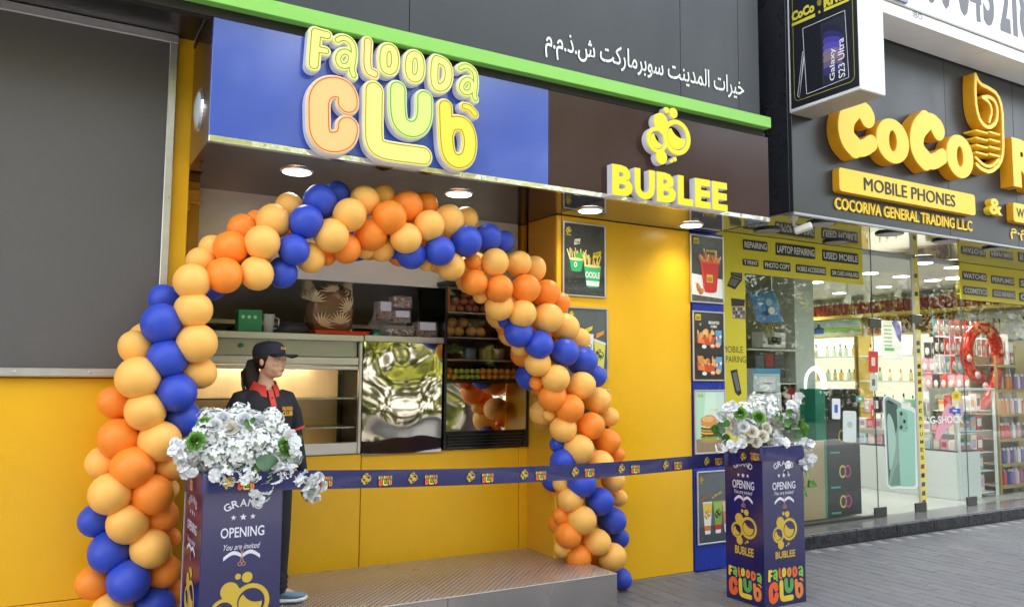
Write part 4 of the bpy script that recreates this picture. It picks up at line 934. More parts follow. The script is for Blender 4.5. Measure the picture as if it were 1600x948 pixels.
# gold framed shelf tower at the right edge, behind the glass
gt = thing('shelf_tower', 'gold framed shelf tower full of cosmetics at the right edge of the shop', 'shelf unit', (10.3, 6.1, FZ))
gold = mat("gold_frame", (.60, .44, .12), .3, metal=.6)
TX0, TX1, TY0, TY1 = PY(1562, 700, 6.0).x, 11.7, 6.0, 6.35
part(gt, 'back_board', MB().box(TX0, TX1, TY1, TY1+.02, FZ, 1.9), cmat(0xB9A58A))
for x in (TX0, TX1-.03): part(gt, 'post', MB().box(x, x+.03, TY0, TY0+.03, FZ, 1.9, .003), gold)
for z in (FZ+.10, .50, .82, 1.14, 1.46, 1.78):
    part(gt, 'shelf', MB().box(TX0+.031, TX1-.031, TY0, TY1-.001, z-.012, z, .002), cmat(0xC8B490)); part(gt, 'shelf_edge', MB().box(TX0+.031, TX1-.031, TY0-.012, TY0-.001, z-.03, z+.004), gold)
cosm = [thing('cosmetic_tube', '', 'cosmetic') for _ in range(6)]
ccol = [(0xE8E8F0, 'white'), (0x9A78B8, 'purple'), (0xD84C50, 'red'), (0xE89040, 'orange'), (0x4858A0, 'blue'), (0xD8B0C0, 'pink')]
for t, (c, n) in zip(cosm, ccol):
    part(t, 'body', MB().box(-.028, .028, -.02, .02, 0, .17, .006), cmat(c, .3), local=True); part(t, 'cap', MB().cyl((0, 0, .17), ZA, .016, .016, .03, 10), cmat(0xF0F0F0, .3), local=True)
for z, lev in ((FZ+.10, 'bottom'), (.50, 'second'), (.82, 'third'), (1.14, 'fourth'), (1.46, 'fifth')):
    x = TX0+.08
    while x < TX1-.08:
        k = rnd.randrange(6); put(cosm[k], (x, TY0+rnd.uniform(.05, .12), z+.001), '%s cosmetic tube on the %s shelf of the gold framed tower' % (ccol[k][1], lev), 'cosmetics on the gold shelf tower', rz=rnd.uniform(-.3, .3)); x += rnd.uniform(.065, .085)
# white framed stand with low shelves between counter and tower
ws = thing('display_stand', 'white framed display stand behind the white lettering', 'stand', (9.6, 6.0, FZ))
WX0, WX1 = PY(1497, 700, 5.95).x, PY(1556, 700, 5.95).x; wz = PY(1500, 606, 5.95).z
wf = cmat(0xD6DED8, .4)
for x in (WX0, WX1-.03): part(ws, 'post', MB().box(x, x+.03, 5.93, 5.96, FZ, wz, .003), wf)
part(ws, 'top_rail', MB().box(WX0+.031, WX1-.031, 5.93, 5.96, wz-.03, wz, .003), wf)
part(ws, 'back_board', MB().box(WX0, WX1, 6.28, 6.30, FZ, wz), cmat(0x8E9890))
for z, c in ((FZ+.06, 0xD8DCD8), (.45, 0x8FC0C8), (.68, 0x6A4030), (.95, 0xC8A8A8), (1.2, 0xA87840)):
    part(ws, 'shelf', MB().box(WX0+.031, WX1-.031, 5.965, 6.279, z-.01, z), wf); 
    x = WX0+.09
    while x < WX1-.09:
        q = rnd.choice(PALE); put(bp_[q], (x, 6.08, z+.001), '%s product box on the white display stand' % names[q], 'boxes on the white display stand', rz=R(90)); x += .13
# hanging goods along the right: blister cards in rows
card = {c: None for c in (0xD85050, 0xE8A0A8, 0xE0E0E4, 0x404048, 0x88B0B8)}
for c in card:
    t = thing('hanging_packet', '', 'packet'); part(t, 'card', MB().box(-.05, .05, -.003, .003, -.22, 0), cmat(c), local=True); part(t, 'blister', MB().ball((0, -.012, -.13), (.036, .016, .06), 10, 6), cmat(0xD8D4D0, .15), local=True, smooth=True); card[c] = t
cn = {0xD85050: 'red', 0xE8A0A8: 'pink', 0xE0E0E4: 'white', 0x404048: 'dark', 0x88B0B8: 'teal'}
for r_ in range(3):
    x = 10.1
    while x < 11.6:
        c = rnd.choice(list(card)); put(card[c], (x, 6.38, 2.02-r_*.0-(.24*r_)+.35), '%s hanging packet in the %s row above the gold framed shelf tower' % (cn[c], ('top', 'middle', 'bottom')[r_]), 'packets hanging at the right edge'); x += .12
for r_ in range(5):
    y = 6.2+.05*(r_ % 2)
    while y < 7.35:
        c = rnd.choice((0xD85050, 0xE8A0A8, 0xE0E0E4, 0xE8A0A8, 0x404048, 0x88B0B8)); put(card[c], (11.25, y, 2.12-.235*r_), '%s packet in the %s hanging row left of the foil balloon' % (cn[c], ('top', 'second', 'third', 'fourth', 'lowest')[r_]), 'packets hanging in rows beside the foil balloon', rz=R(-90)); y += .115
part(solo('peg_rack', MB().box(11.27, 11.29, 6.1, 7.4, .9, 2.2), cmat(0xC8C8C4), 'pale peg rack for hanging packets left of the foil balloon', 'rack', loc=(11.28, 6.7, .9)), 'post', MB().box(11.30, 11.34, 6.7, 6.74, FZ, .9), cmat(0xA0A0A0), local=False)
# big foil balloons
def foil():
    t = thing('foil_balloon', 'big red and orange curved foil balloon hanging by the right glass pane', 'balloon', tuple(PY(1535, 560, 6.1)))
    m_ = mat("red_foil", srgb(205, 40, 36), .18, metal=.6, bump=.5, bscale=18)
    pts = [PY(u, v, 6.1) for u, v in smooth_path([(1538, 592), (1518, 585), (1508, 555), (1514, 522), (1534, 508), (1553, 522), (1560, 555), (1556, 592), (1546, 622), (1528, 642)], 1)]
    part(t, 'body', MB().tube(pts, [.04]+[.075]*(len(pts)-3)+[.06, .03], 12), m_, smooth=True)
    for u, v, r_ in ((1528, 586, .05), (1540, 604, .06), (1515, 560, .045)): p = PY(u, v, 5.98); part(t, 'heart_charm', MB().ball(tuple(p), (r_, .03, r_), 12, 8), mat("pink_foil", srgb(232, 170, 165), .2, metal=.4), smooth=True)
    return t
foil()
for u, v, r_ in ((1518, 640, .05), (1538, 636, .06), (1552, 640, .055), (1546, 655, .045)):
    p = PY(u, v, 6.0); solo('party_balloon', MB().ball((0, 0, 0), (r_, r_, r_*1.15), 14, 10), mat("orange_red_balloon", srgb(235, 84, 50), .25), 'small orange red balloon in the bunch under the curved foil balloon', 'balloon', group='small balloons by the right pane', smooth=True, loc=tuple(p))
# price boards hanging inside
for i, (u0, u1, lb) in enumerate(((1377, 1410, 'white price board with a violet swirl, hung left of the gold strip'), (1461, 1492, 'white price board with a violet swirl, hung right of the gold strip'))):
    yb = 6.6; a, c = PY(u0, 500, yb), PY(u1, 562, yb); t = thing('price_board', lb, 'poster', (a.x, yb, c.z), group='white price boards hung inside')
    part(t, 'sheet', MB().box(a.x, c.x, yb, yb+.008, c.z, a.z), cmat(0xE4E8E6)); b = MB(); w_ = c.x-a.x; h = a.z-c.z
    poly(b, smooth_path([(a.x+w_*.45, a.z), (c.x-w_*.1, a.z), (c.x, a.z-h*.3), (c.x-w_*.05, a.z-h*.6), (a.x+w_*.75, a.z-h*.4), (a.x+w_*.7, a.z-h*.25)], 2, True), yb-.002, cmat(0x6058B0))
    for k in range(6): poly(b, [(a.x+w_*.1, a.z-h*(.12+.1*k)), (a.x+w_*.5, a.z-h*(.12+.1*k)), (a.x+w_*.5, a.z-h*(.16+.1*k)), (a.x+w_*.1, a.z-h*(.16+.1*k))], yb-.002, cmat(0x9AAE9A))
    poly(b, [(a.x+w_*.12, c.z+h*.22), (a.x+w_*.6, c.z+h*.22), (a.x+w_*.6, c.z+h*.30), (a.x+w_*.12, c.z+h*.30)], yb-.002, cmat(0x58A868)); part(t, 'print', b)
# sign board on the far side wall above right shelves
t = thing('wall_banner', 'pale wall banner with bold dark letters behind the foil balloon', 'banner', (WX, 6.7, 2.3)); part(t, 'sheet', MB().box(WX-.03, WX-.001, 5.9, 7.15, 2.16, 2.56), cmat(0xC9CCCE)); b = MB()
for s_, ya, yb_2 in (("E", 7.08, 7.0), ("NT", 6.9, 6.72), ("N", 6.6, 6.5), ("Y", 6.2, 6.1)): fit_text(b, s_, (WX-.032, ya, 2.32), (0, -1, 0), ZA, ya-yb_2, .14, cmat(0x2A3034), bold=.03)
part(t, 'print', b)
# window goods at the left
gdx = PY(1236, 500, 6.05).x
wd_ = thing('window_shelf', 'white window shelf unit stacked with toys behind the yellow sticker strip', 'shelf unit', (6.6, 6.1, FZ))
lx = PY(1164, 500, 6.05).x-.1
part(wd_, 'side_panel', MB().box(gdx, gdx+.30, 6.0, 6.3, FZ, CS-.035), mat("pillar_white", (.62, .64, .60), .45))
SZ = [PY(1200, v, 6.0).z for v in (668, 640, 597, 545, 518)]
for z in (SZ[0], SZ[2], SZ[3]): part(wd_, 'shelf', MB().box(lx, gdx-.002, 5.92, 6.3, z-.02, z-.004), cmat(0xC8C4B4))
part(wd_, 'back_board', MB().box(lx, gdx-.002, 6.31, 6.33, FZ, CS-.035), cmat(0x8E8A78))
def wbox(name, label, u0, v0, u1, v1, col, inner=None, yb=5.98, d=.16, cat='box', extra=None):
    a, c = PY(u0, v0, yb), PY(u1, v1, yb); t = thing(name, label, cat, ((a.x+c.x)/2, yb, c.z)); part(t, 'carton', MB().box(a.x, c.x, yb, yb+d, c.z, a.z, .006), cmat(col, .35))
    b = MB()
    for (fx0, fz0, fx1, fz1, cc) in (inner or []):
        b.m(cmat(cc)); X0 = a.x+(c.x-a.x)*fx0; X1 = a.x+(c.x-a.x)*fx1; Z0 = a.z+(c.z-a.z)*fz0; Z1 = a.z+(c.z-a.z)*fz1; b.add([(X0, yb-.002, Z1), (X1, yb-.002, Z1), (X1, yb-.002, Z0), (X0, yb-.002, Z0)], [(0, 1, 2, 3)])
    if b.v: part(t, 'print', b)
    return t
wbox('toy_box', 'white toy camera box below the blue bag', 1192, 518, 1228, 544, 0xD8D4D0, [(.2, .3, .8, .8, 0x2A2A30), (.38, .4, .62, .72, 0x50505C)])
wbox('toy_box', 'dark toy box with a red figure, left side of the window shelf', 1178, 547, 1228, 590, 0x26222A, [(.35, .1, .6, .6, 0x9A2A2E), (.65, .2, .95, .9, 0x48404C), (.05, .2, .3, .9, 0x5A5C62)])
wbox('toy_box', 'white box with a smile mark and blue top', 1177, 575, 1220, 612, 0xCCD8DC, [(0, 0, 1, .22, 0x4AA0D0), (.2, .35, .8, .9, 0xF0F0EE), (.35, .62, .65, .66, 0x505050)], yb=5.86, d=.10)
wbox('toy_box', 'white box with a dark gadget picture behind the right bouquet', 1180, 612, 1222, 645, 0xE4E8E6, [(.45, .3, .8, .9, 0x25262A), (0, .0, .3, .1, 0x70A040)], yb=5.90)
wbox('toy_box', 'black box with a red picture right of the white gadget box', 1226, 600, 1274, 655, 0x201C20, [(.1, .1, .45, .6, 0xB03030), (.5, .3, .95, .9, 0x3A3038)], yb=6.02)
def bag():
    a, c = PY(1171, 452, 5.9), PY(1224, 503, 5.9); t = thing('toy_bag', 'hanging glossy blue toy bag tilted at the top of the window shelf', 'bag', (a.x, 5.9, a.z))
    P_ = [PY(u, v, 5.9) for u, v in ((1170, 455), (1206, 453), (1224, 500), (1190, 503), (1184, 502))]; b = MB()
    n = 10; V = []
    A, B, C_, D_ = PY(1170, 455, 5.9), PY(1210, 453, 5.9), PY(1225, 502, 5.9), PY(1184, 504, 5.9)
    for sgn in (-1, 1):
        for j in range(n+1):
            for i in range(n+1):
                s, t_ = i/n, j/n; p = (A*(1-s)+B*s)*(1-t_)+(D_*(1-s)+C_*s)*t_; bul = math.sin(math.pi*s)**.6*math.sin(math.pi*t_)**.5*.05; V.append((p.x, p.y+sgn*bul+.006*math.sin(7*s+9*t_), p.z))
    N = (n+1)**2; Fs = [(k*N+j*(n+1)+i, k*N+j*(n+1)+i+1, k*N+(j+1)*(n+1)+i+1, k*N+(j+1)*(n+1)+i) for k in (0, 1) for j in range(n) for i in range(n)]
    b.add(V, Fs); part(t, 'bag_body', b, mat("blue_bag", srgb(60, 130, 200), .15, spec=.8), smooth=True)
    b = MB()
    for u, v, r_, cc in ((1203, 472, .05, 0x9CC0E0), (1207, 485, .05, 0xE8E8E0), (1200, 490, .03, 0x303040)): p = PY(u, v, 5.83); b.m(cmat(cc)).add([(x, 5.842-.001*len(b.f), z) for x, z in ngon(p.x, p.z, r_, r_*.8, 12)], [tuple(range(12))])
    part(t, 'bag_print', b)
bag()
solo('tinsel_bundle', (lambda b: [b.ball((PY(1203, 510, 5.95)+Vector((rnd.gauss(0, .05), rnd.gauss(0, .02), rnd.gauss(0, .07)))), rnd.uniform(.006, .014), 5, 3) for _ in range(150)] and b)(MB()), mat("gold_tinsel", (.55, .48, .28), .2, metal=.7), 'sparkling gold and dark tinsel bundle hanging between bag and camera box', 'tinsel', loc=tuple(PY(1203, 510, 5.95)))
# beige board and black boxes with a green side
a, c = PY(1245, 690, 5.74), PY(1291, 818, 5.74)
solo('beige_board', MB().box(a.x, c.x, 5.74, 5.76, FZ+.03, a.z, .003), cmat(0xB79C74, .6), 'plain beige board leaning inside the glass behind the right flower pillar', 'board', loc=(a.x, 5.74, FZ))
YB = 5.80
x0, x1, x2 = PY(1276, 700, YB).x, PY(1292, 700, YB).x, PY(1344, 700, YB).x
zz = [.142, PY(1320, 766, YB).z, PY(1320, 712, YB).z, PY(1320, 655, YB).z, PY(1320, 607, YB).z]
for i in range(4):
    z0, z1 = zz[i]+.002, zz[i+1]
    t = thing('product_carton', ('black carton with a yellow and pink ring print, %s of the stack' % ('lowest', 'second', 'third')[i]) if i < 3 else 'top black carton of the stack behind the white card', 'box', ((x0+x2)/2, YB, z0), group='black cartons stacked inside the glass')
    part(t, 'carton', MB().box(x1, x2, YB, YB+.35, z0, z1, .004), cmat(0x141416, .35)); part(t, 'green_side', MB().box(x0, x1-.001, YB, YB+.35, z0, z1, .004), cmat(0x1E8C6E, .4))
    if i < 3:
        cx, cz = (x1+x2)/2+.02, (z0+z1)/2+.02
        for dx, col in ((-.05, 0xD8C850), (.03, 0xC83C8C)):
            rr = ngon(cx+dx, cz, .055, .068, 20); ri = ngon(cx+dx, cz, .036, .048, 20); b = MB().m(cmat(col)); b.add([(p[0], YB-.002-.0006*(dx > 0), p[1]) for p in rr+ri], [(k, (k+1) % 20, 20+(k+1) % 20, 20+k) for k in range(20)]); part(t, 'ring_print', b)
        b = MB(); fit_text(b, "BUDS", (x1+.05, YB-.002, z0+.03), XA, ZA, .16, .025, cmat(0x2FA890)); 
        b = MB().m(cmat(0x2FA890)); b.add([(x1+.05, YB-.002, z0+.03), (x1+.2, YB-.002, z0+.03), (x1+.2, YB-.002, z0+.05), (x1+.05, YB-.002, z0+.05)], [(0, 1, 2, 3)]); part(t, 'text_print', b)
b = MB(); gpoly(b, rpx(1317, 641, 1338, 690, 3, .05), cmat(0xDDE6E4, .3), .006); gpoly(b, rpx(1324, 658, 1332, 668, 4, 0), cmat(0xB8C4C4), .008); solo('card_holder', b, None, 'rounded white plastic card holder hanging in front of the cartons', 'card', loc=tuple(PY(1327, 665, GY)))
# neon arch lamp
t = thing('arch_lamp', 'glowing white arch shaped tube lamp above the black cartons', 'lamp', tuple(PY(1270, 600, 6.0)))
ap = smooth_path([(1256, 640), (1256, 604), (1257, 588), (1263, 578), (1271, 574), (1280, 578), (1286, 588), (1288, 604), (1288, 640)], 2)
part(t, 'tube', MB().tube([PY(u, v, 6.02) for u, v in ap], .026, 10), mat("arch_glow", (1, 1, 1), .4, emit=(1, .98, .94), es=1.6), smooth=True)
# ceiling lights of the shop
shop_lens = mat("shop_lens", (1, 1, 1), .4, emit=(1, 1, .96), es=1.6)
for i, (u, v) in enumerate(((1359, 427), (1408, 432), (1381, 448), (1311, 458), (1249, 468), (1442, 411), (1490, 418), (1275, 441), (1240, 493), (1457, 438), (1240, 520))):
    p = PZ(u, v, CS-.04)
    if p.y < 10.2 and p.x < 11.8:
        t = thing('shop_ceiling_light', 'extra round ceiling light added to brighten the phone shop', 'ceiling light', (p.x, p.y, CS-.03), group='lit lights in the shop ceiling')
        part(t, 'lens', MB().cyl((p.x, p.y, CS-.045), ZA, .10, .10, .012, 20), shop_lens); part(t, 'ring', MB().cyl((p.x, p.y, CS-.040), ZA, .118, .118, .0085, 20), cmat(0xC8C8C0))
        l = bpy.data.lights.new("shop_lamp", 'SPOT'); l.energy = 12; l.spot_size = R(150); l.spot_blend = 1; l.shadow_soft_size = .1; l.color = (1, .97, .90)
        lo = bpy.data.objects.new("shop_lamp", l); COL.objects.link(lo); lo.parent = t; lo.location = (0, 0, -.06)
for x, y in ((6.6, 7.2), (8.2, 6.5), (10.6, 6.4)):  # extra lamps added to brighten the inside of the shop
    t = thing('shop_ceiling_light', 'extra round ceiling light added to brighten the phone shop', 'ceiling light', (x, y, CS-.03), group='lit lights in the shop ceiling')
    part(t, 'lens', MB().cyl((x, y, CS-.045), ZA, .10, .10, .012, 20), shop_lens)
    l = bpy.data.lights.new("shop_lamp", 'SPOT'); l.energy = 12; l.spot_size = R(150); l.spot_blend = 1; l.shadow_soft_size = .1; l.color = (1, .97, .90)
    lo = bpy.data.objects.new("shop_lamp", l); COL.objects.link(lo); lo.parent = t; lo.location = (0, 0, -.06)
# track spots hanging from the ceiling
for (u, v) in ((1323, 465), (1353, 462), (1402, 455), (1458, 455)):
    p = PY(u, v, 7.6); t = thing('track_spot', 'small white spotlight hanging from the shop ceiling', 'spotlight', tuple(p), group='white spotlights on the shop ceiling')
    part(t, 'head', MB().cyl(p+Vector((0, 0, -.08)), (.2, -.1, 1), .05, .035, .13, 14), cmat(0xD8D8D0)); part(t, 'stem', MB().cyl(p+Vector((.02, 0, .04)), ZA, .01, .01, CS-.031-p.z-.04, 8), cmat(0xD8D8D0))
# ------------------------------------------------------------------ balloon arch
arch = thing('balloon_arch', 'arch of peach, orange and royal blue balloons around the serving opening', 'balloon arch', (2.0, 4.85, 0))
def latex(n, c): return mat("latex_"+n, c, .42, spec=.35, sss=.15, rvar=.03, nscale=3)
LX = {'P': latex('peach', (.96, .50, .115)), 'O': latex('orange', (.95, .275, .03)), 'B': latex('blue', (.035, .075, .52))}
BN = {'P': 'peach balloon', 'O': 'orange balloon', 'B': 'royal blue balloon'}
def balloon_mesh(k):
    b = MB().m(LX[k])
    def fn(p):
        t = p.z; s = 1.0-.07*max(0, -t)**1.5*1.0
        if t < -.80: s *= 1-.25*(-t-.80)/.2
        return Vector((p.x*s, p.y*s, t*1.05 if t > 0 else t*1.13))
    b.ball((0, 0, 0), 1, 22, 15, fn)
    b.cyl((0, 0, -1.20), ZA, .075, .035, .09, 8)
    me = b.data('balloon', smooth=True); return me
BME = {k: balloon_mesh(k) for k in LX}
BAL = """186 685 31 O m|249 689 31 P f|165 722 27 P b|207 730 33 O f|264 727 24 P m|237 772 31 O f|262 764 14 P b|172 771 32 P f|152 812 26 B b|200 818 31 P f|250 806 27 O m|265 839 14 O b|172 861 32 B m|235 856 30 P f|255 892 26 O m|150 908 26 O b|201 907 32 B f|268 925 18 O b|240 946 31 B m|176 957 31 P m|212 985 30 O f|150 990 28 O b|250 1000 30 P m|185 1030 31 B f|230 1050 30 P f|165 1075 30 O m|250 1085 30 O m|205 1100 31 B f
258 470 24 B b|253 506 31 B f|214 544 26 P m|262 559 30 B f|216 590 33 P f|275 612 31 B f|184 629 26 O b|227 642 31 P f|284 654 28 B m|300 440 28 P f|302 484 28 P f|307 536 30 P f|310 582 25 P m|316 411 24 P b|333 388 18 P b|361 388 27 O m|379 361 24 O b|399 343 12 O b|351 430 28 O f|401 427 26 P f|410 379 27 P f|427 346 27 P m|452 326 22 P b|478 347 26 B f|500 316 26 B m|459 390 24 B f|441 426 23 B m|485 402 23 P m|518 368 27 P f
526 307 21 B b|546 336 26 P f|570 314 23 P m|597 310 20 P b|541 388 23 O m|511 401 12 O b|579 367 25 O m|608 340 26 O f|636 324 24 O m|664 321 18 O b|597 387 19 P b|570 391 12 P b|634 372 24 P f|670 353 24 P f|700 346 25 P m|726 345 18 P b|642 397 23 B m|615 393 10 B b|687 392 23 B f|728 377 24 B f|761 373 22 B m|785 379 16 B b|703 415 22 P m|665 412 10 P b|739 409 13 O m|773 410 22 P f|810 412 20 P m|834 421 17 P b|741 441 21 O m|780 451 22 O f|751 462 11 P b|821 451 22 O f|853 458 21 O m|873 474 15 O b|780 479 22 P m|816 490 22 P f|855 497 23 P f|882 511 22 P m|902 531 16 P b|789 502 10 B b|810 519 23 B m|842 538 22 B f|882 550 22 B f|910 564 22 B m|928 588 16 B b
812 543 12 P b|840 567 21 P m|838 598 10 O b|868 591 22 P f|908 602 21 P f|933 625 20 P m|951 651 13 P b|863 620 22 O m|890 638 22 O f|923 665 21 O f|948 689 20 O m|963 710 11 O b|880 669 21 P m|858 647 10 P b|904 701 22 P f|936 725 22 P f|958 750 18 P m|966 777 12 P b|872 694 12 B b|879 721 20 B m|909 755 22 B f|937 783 22 B f|956 813 21 B m|966 841 14 B b|891 780 20 P m|877 755 12 P b|909 812 22 P f|878 806 13 O b|888 836 20 O m|932 846 21 P f|956 870 22 P f|904 870 20 O m|936 888 16 O b|969 903 17 B m|879 856 12 P b|935 905 20 P b|948 925 19 O b""".replace("\n", "|")
rb = random.Random(21)
def abase(u, v): return 4.60+.30*max(0, min(1, (u-690)/240))+(.04 if u < 300 else 0)
centres = []
for s in BAL.split("|"):
    u, v, r_, k, ly = s.split(); u, v, r_ = float(u), float(v), float(r_)
    y = abase(u, v)+{'f': 0, 'm': .075, 'b': .15}[ly]
    p = PY(u, v, y); depth = (p-CAM).dot(_fw); rad = r_*depth/F*1.04
    if r_ < 20 and ly == 'b': rad *= 1.12
    centres.append((p, rad, k))
def spine(p):   # rough centre line of the arch tube, used to aim the knots inwards
    near = [c for c in centres if (c[0]-p).length < .34]; q = sum((c[0] for c in near), Vector())/len(near); q.y += .13; return q
extra = []
for p, rad, k in centres:
    if rb.random() < .42 and rad > .07:
        q = spine(p); e = q+(q-p)*.9; e.y = q.y+.12+rb.uniform(0, .05)
        if e.z > .12: extra.append((e, .098, rb.choice('PPOOB')))
for p, rad, k in centres+extra:
    o = bpy.data.objects.new('balloon', BME[k]); COL.objects.link(o); o.parent = arch; o['label'] = BN[k]
    o.location = p-arch.location; q_ = rb.uniform(.96, 1.0); o.scale = (rad*q_, rad*q_, rad*rb.uniform(1.0, 1.09))
    d = (p-spine(p)); 
    if d.length < .01: d = Vector((0, -1, 0))
    d = (d.normalized()+Vector((rb.uniform(-.3, .3), rb.uniform(-.3, .1), rb.uniform(-.3, .3)))).normalized()
    o.rotation_euler = d.to_track_quat('Z', 'Y').to_euler()
# ------------------------------------------------------------------ flower pillars
navy = mat("navy_print_vinyl", srgb(30, 28, 82), .22, spec=.6, coat=.5, rvar=.05, nscale=2)
def pillar(label, x0, x1, y0, y1, zt):
    t = thing('flower_pillar', label, 'pillar', ((x0+x1)/2, (y0+y1)/2, 0)); part(t, 'box_body', MB().box(x0, x1, y0, y1, 0, zt, .004), navy); return t
W_ = cmat(0xD8D6E4, .4); G_ = cmat(0xC9A93C, .4); BK = cmat(0x1E1C4C, .4)
def face_print(t, o, ex, wd, Z, logo=True):
    "o: point of the face's left edge at z=0; Z: heights of the printed rows"
    o, ex = Vector(o), Vector(ex); n = ex.cross(ZA); P_ = lambda fx, z, l=.002: o+ex*(fx*wd)+ZA*z+n*l
    b = MB(); zg, hg = Z['grand']; cx = .5
    for i, ch in enumerate("GRAND"):
        a = R(-28+14*i); rad = wd*.42; c = P_(cx, zg-rad+hg*.5)+ex*math.sin(a)*rad+ZA*math.cos(a)*rad
        ex2 = ex*math.cos(a)-ZA*math.sin(a); ez2 = ex*math.sin(a)+ZA*math.cos(a); fit_text(b, ch, c-ex2*hg*.38-ez2*hg*.4, ex2, ez2, hg*.72, hg*.8, W_, bold=.015)
    part(t, 'grand_print', b, kind=None)
    for fx, s_ in ((.38, .8), (.5, 1), (.62, .8)):
        b = MB().m(W_); c = P_(fx, Z['stars']); V = [c]+[c+(ex*math.sin(k*math.pi/5)+ZA*math.cos(k*math.pi/5))*(hg*.38*s_*(1 if k % 2 == 0 else .42)) for k in range(10)]
        b.add(V, [(0, k+1, (k+1) % 10+1)[::-1] for k in range(10)]); part(t, 'star_print', b)
    z0, z1 = Z['open']; b = MB(); fit_text(b, "OPENING", P_(.5-Z['ow']/2, z0), ex, ZA, wd*Z['ow'], z1-z0, W_, bold=.015); part(t, 'opening_print', b)
    z0, z1 = Z['inv']; b = MB(); fit_text(b, "You are invited", P_(.5-Z['ow']*.42, z0), ex, ZA, wd*Z['ow']*.84, z1-z0, W_, shear=.4); part(t, 'invited_print', b)
    zc, hz = Z['sci']
    for s_ in (-1, 1):
        top = smooth_path([(0, .1), (.25*s_, .45), (.5*s_, .55), (.75*s_, .3), (1*s_, -.1)], 2); bot = [(x*(1.0), z-.42) for x, z in top][::-1]
        b = MB().m(W_); pts = [P_(.5, zc)+ex*(x*Z['ow']*.42*wd)+ZA*(z*hz) for x, z in top]; pb = [P_(.5, zc)+ex*(x*Z['ow']*.42*wd)+ZA*(z*hz) for x, z in bot[::-1]]
        b.add(pts+pb, [((k, k+1, len(pts)+k+1, len(pts)+k) if s_ < 0 else (k+1, k, len(pts)+k, len(pts)+k+1)) for k in range(len(pts)-1)]); part(t, 'ribbon_print', b)
    b = MB().m(cmat(0xB08070, .4)); c = P_(.5, zc, .003)
    for s_ in (-1, 1):
        d = (ex*(.22*s_)+ZA*-1).normalized(); q = ex*math.cos(.2*s_)+ZA*.2*s_; b.add([c-d*hz*.9-q*hz*.03, c-d*hz*.9+q*hz*.03, c+d*hz*.75+q*hz*.05, c+d*hz*.75-q*hz*.05], [(0, 1, 2, 3)])
        e = c+d*hz*.98; m_ = 14; b.add([e+(ex*math.cos(k*2*math.pi/m_)+ZA*math.sin(k*2*math.pi/m_))*hz*r_ for r_ in (.24, .15) for k in range(m_)], [(k, (k+1) % m_, m_+(k+1) % m_, m_+k) for k in range(m_)])
    part(t, 'scissors_print', b)
    z0, z1 = Z['emb']; b = MB(); emblem_print(b, P_(.5, z0), ex, ZA, z1-z0, G_); part(t, 'emblem_print', b)
    if 'bub' in Z: z0, z1 = Z['bub']; b = MB(); fit_text(b, "BUBLEE", P_(.5-Z['ow']*.43, z0), ex, ZA, wd*Z['ow']*.86, z1-z0, G_, bold=.03); part(t, 'bublee_print', b)
    z0, z1 = Z['logo']; w_ = (z1-z0)/(LH/LW); w_ = min(w_, wd*.86); b = MB(); logo_print(b, P_(.5, z0)-ex*w_/2, ex, ZA, w_, lift=.002); part(t, 'logo_print', b)
PYF = 4.10
xl0, xl1 = PY(315, 820, PYF).x, PY(441, 820, PYF).x; ztl = PY(380, 737, PYF).z
pl = pillar('navy Grand Opening flower pillar on the left, half hiding the worker', xl0, xl1, PYF, PX(286, 740, xl0).y-.10, ztl)
zl = lambda v: PY(380, v, PYF).z
face_print(pl, (xl0, PYF, 0), XA, xl1-xl0, dict(grand=(zl(792), .045), stars=zl(807), open=(zl(838), zl(822)), ow=.54, inv=(zl(857), zl(848)), sci=(zl(866), .042), emb=(zl(990), zl(893)), bub=(zl(1025), zl(1005)), logo=(zl(1160), zl(1045))))
yl1 = PX(286, 740, xl0).y-.10
face_print(pl, (xl0, yl1, 0), (0, -1, 0), yl1-PYF, dict(grand=(zl(792), .045), stars=zl(807), open=(zl(838), zl(822)), ow=.54, inv=(zl(857), zl(848)), sci=(zl(866), .042), emb=(zl(990), zl(893)), bub=(zl(1025), zl(1005)), logo=(zl(1160), zl(1045))))
part(pl, 'edge_strip', MB().box(xl0-.003, xl0-.0005, yl1-.012, yl1, 0, ztl-.1), cmat(0xD0D0D8))
xr0, xr1 = PY(1193, 800, PYF).x, PY(1257, 800, PYF).x; ztr = PY(1193, 697, PYF).z; yr1 = PX(1133, 800, xr0).y
pr = pillar('navy Grand Opening flower pillar on the right, in front of the phone shop', xr0, xr1, PYF, yr1, ztr)
zr_ = lambda v: PY(1224, v, PYF).z
ZR = dict(grand=(zr_(728), .05), stars=zr_(742), open=(zr_(764), zr_(752)), ow=.56, inv=(zr_(772), zr_(766)), sci=(zr_(781), .048), emb=(zr_(857), zr_(798)), bub=(zr_(871), zr_(860)), logo=(zr_(940), zr_(882)))
face_print(pr, (xr0, PYF, 0), XA, xr1-xr0, ZR)
zr2 = lambda v: PX(1160, v, xr0).z
ZR2 = dict(grand=(zr2(729), .05), stars=zr2(742), open=(zr2(763), zr2(750)), ow=.56, inv=(zr2(771), zr2(765)), sci=(zr2(779), .048), emb=(zr2(851), zr2(794)), bub=(zr2(866), zr2(853)), logo=(zr2(933), zr2(876)))
face_print(pr, (xr0, yr1, 0), (0, -1, 0), yr1-PYF, ZR2)
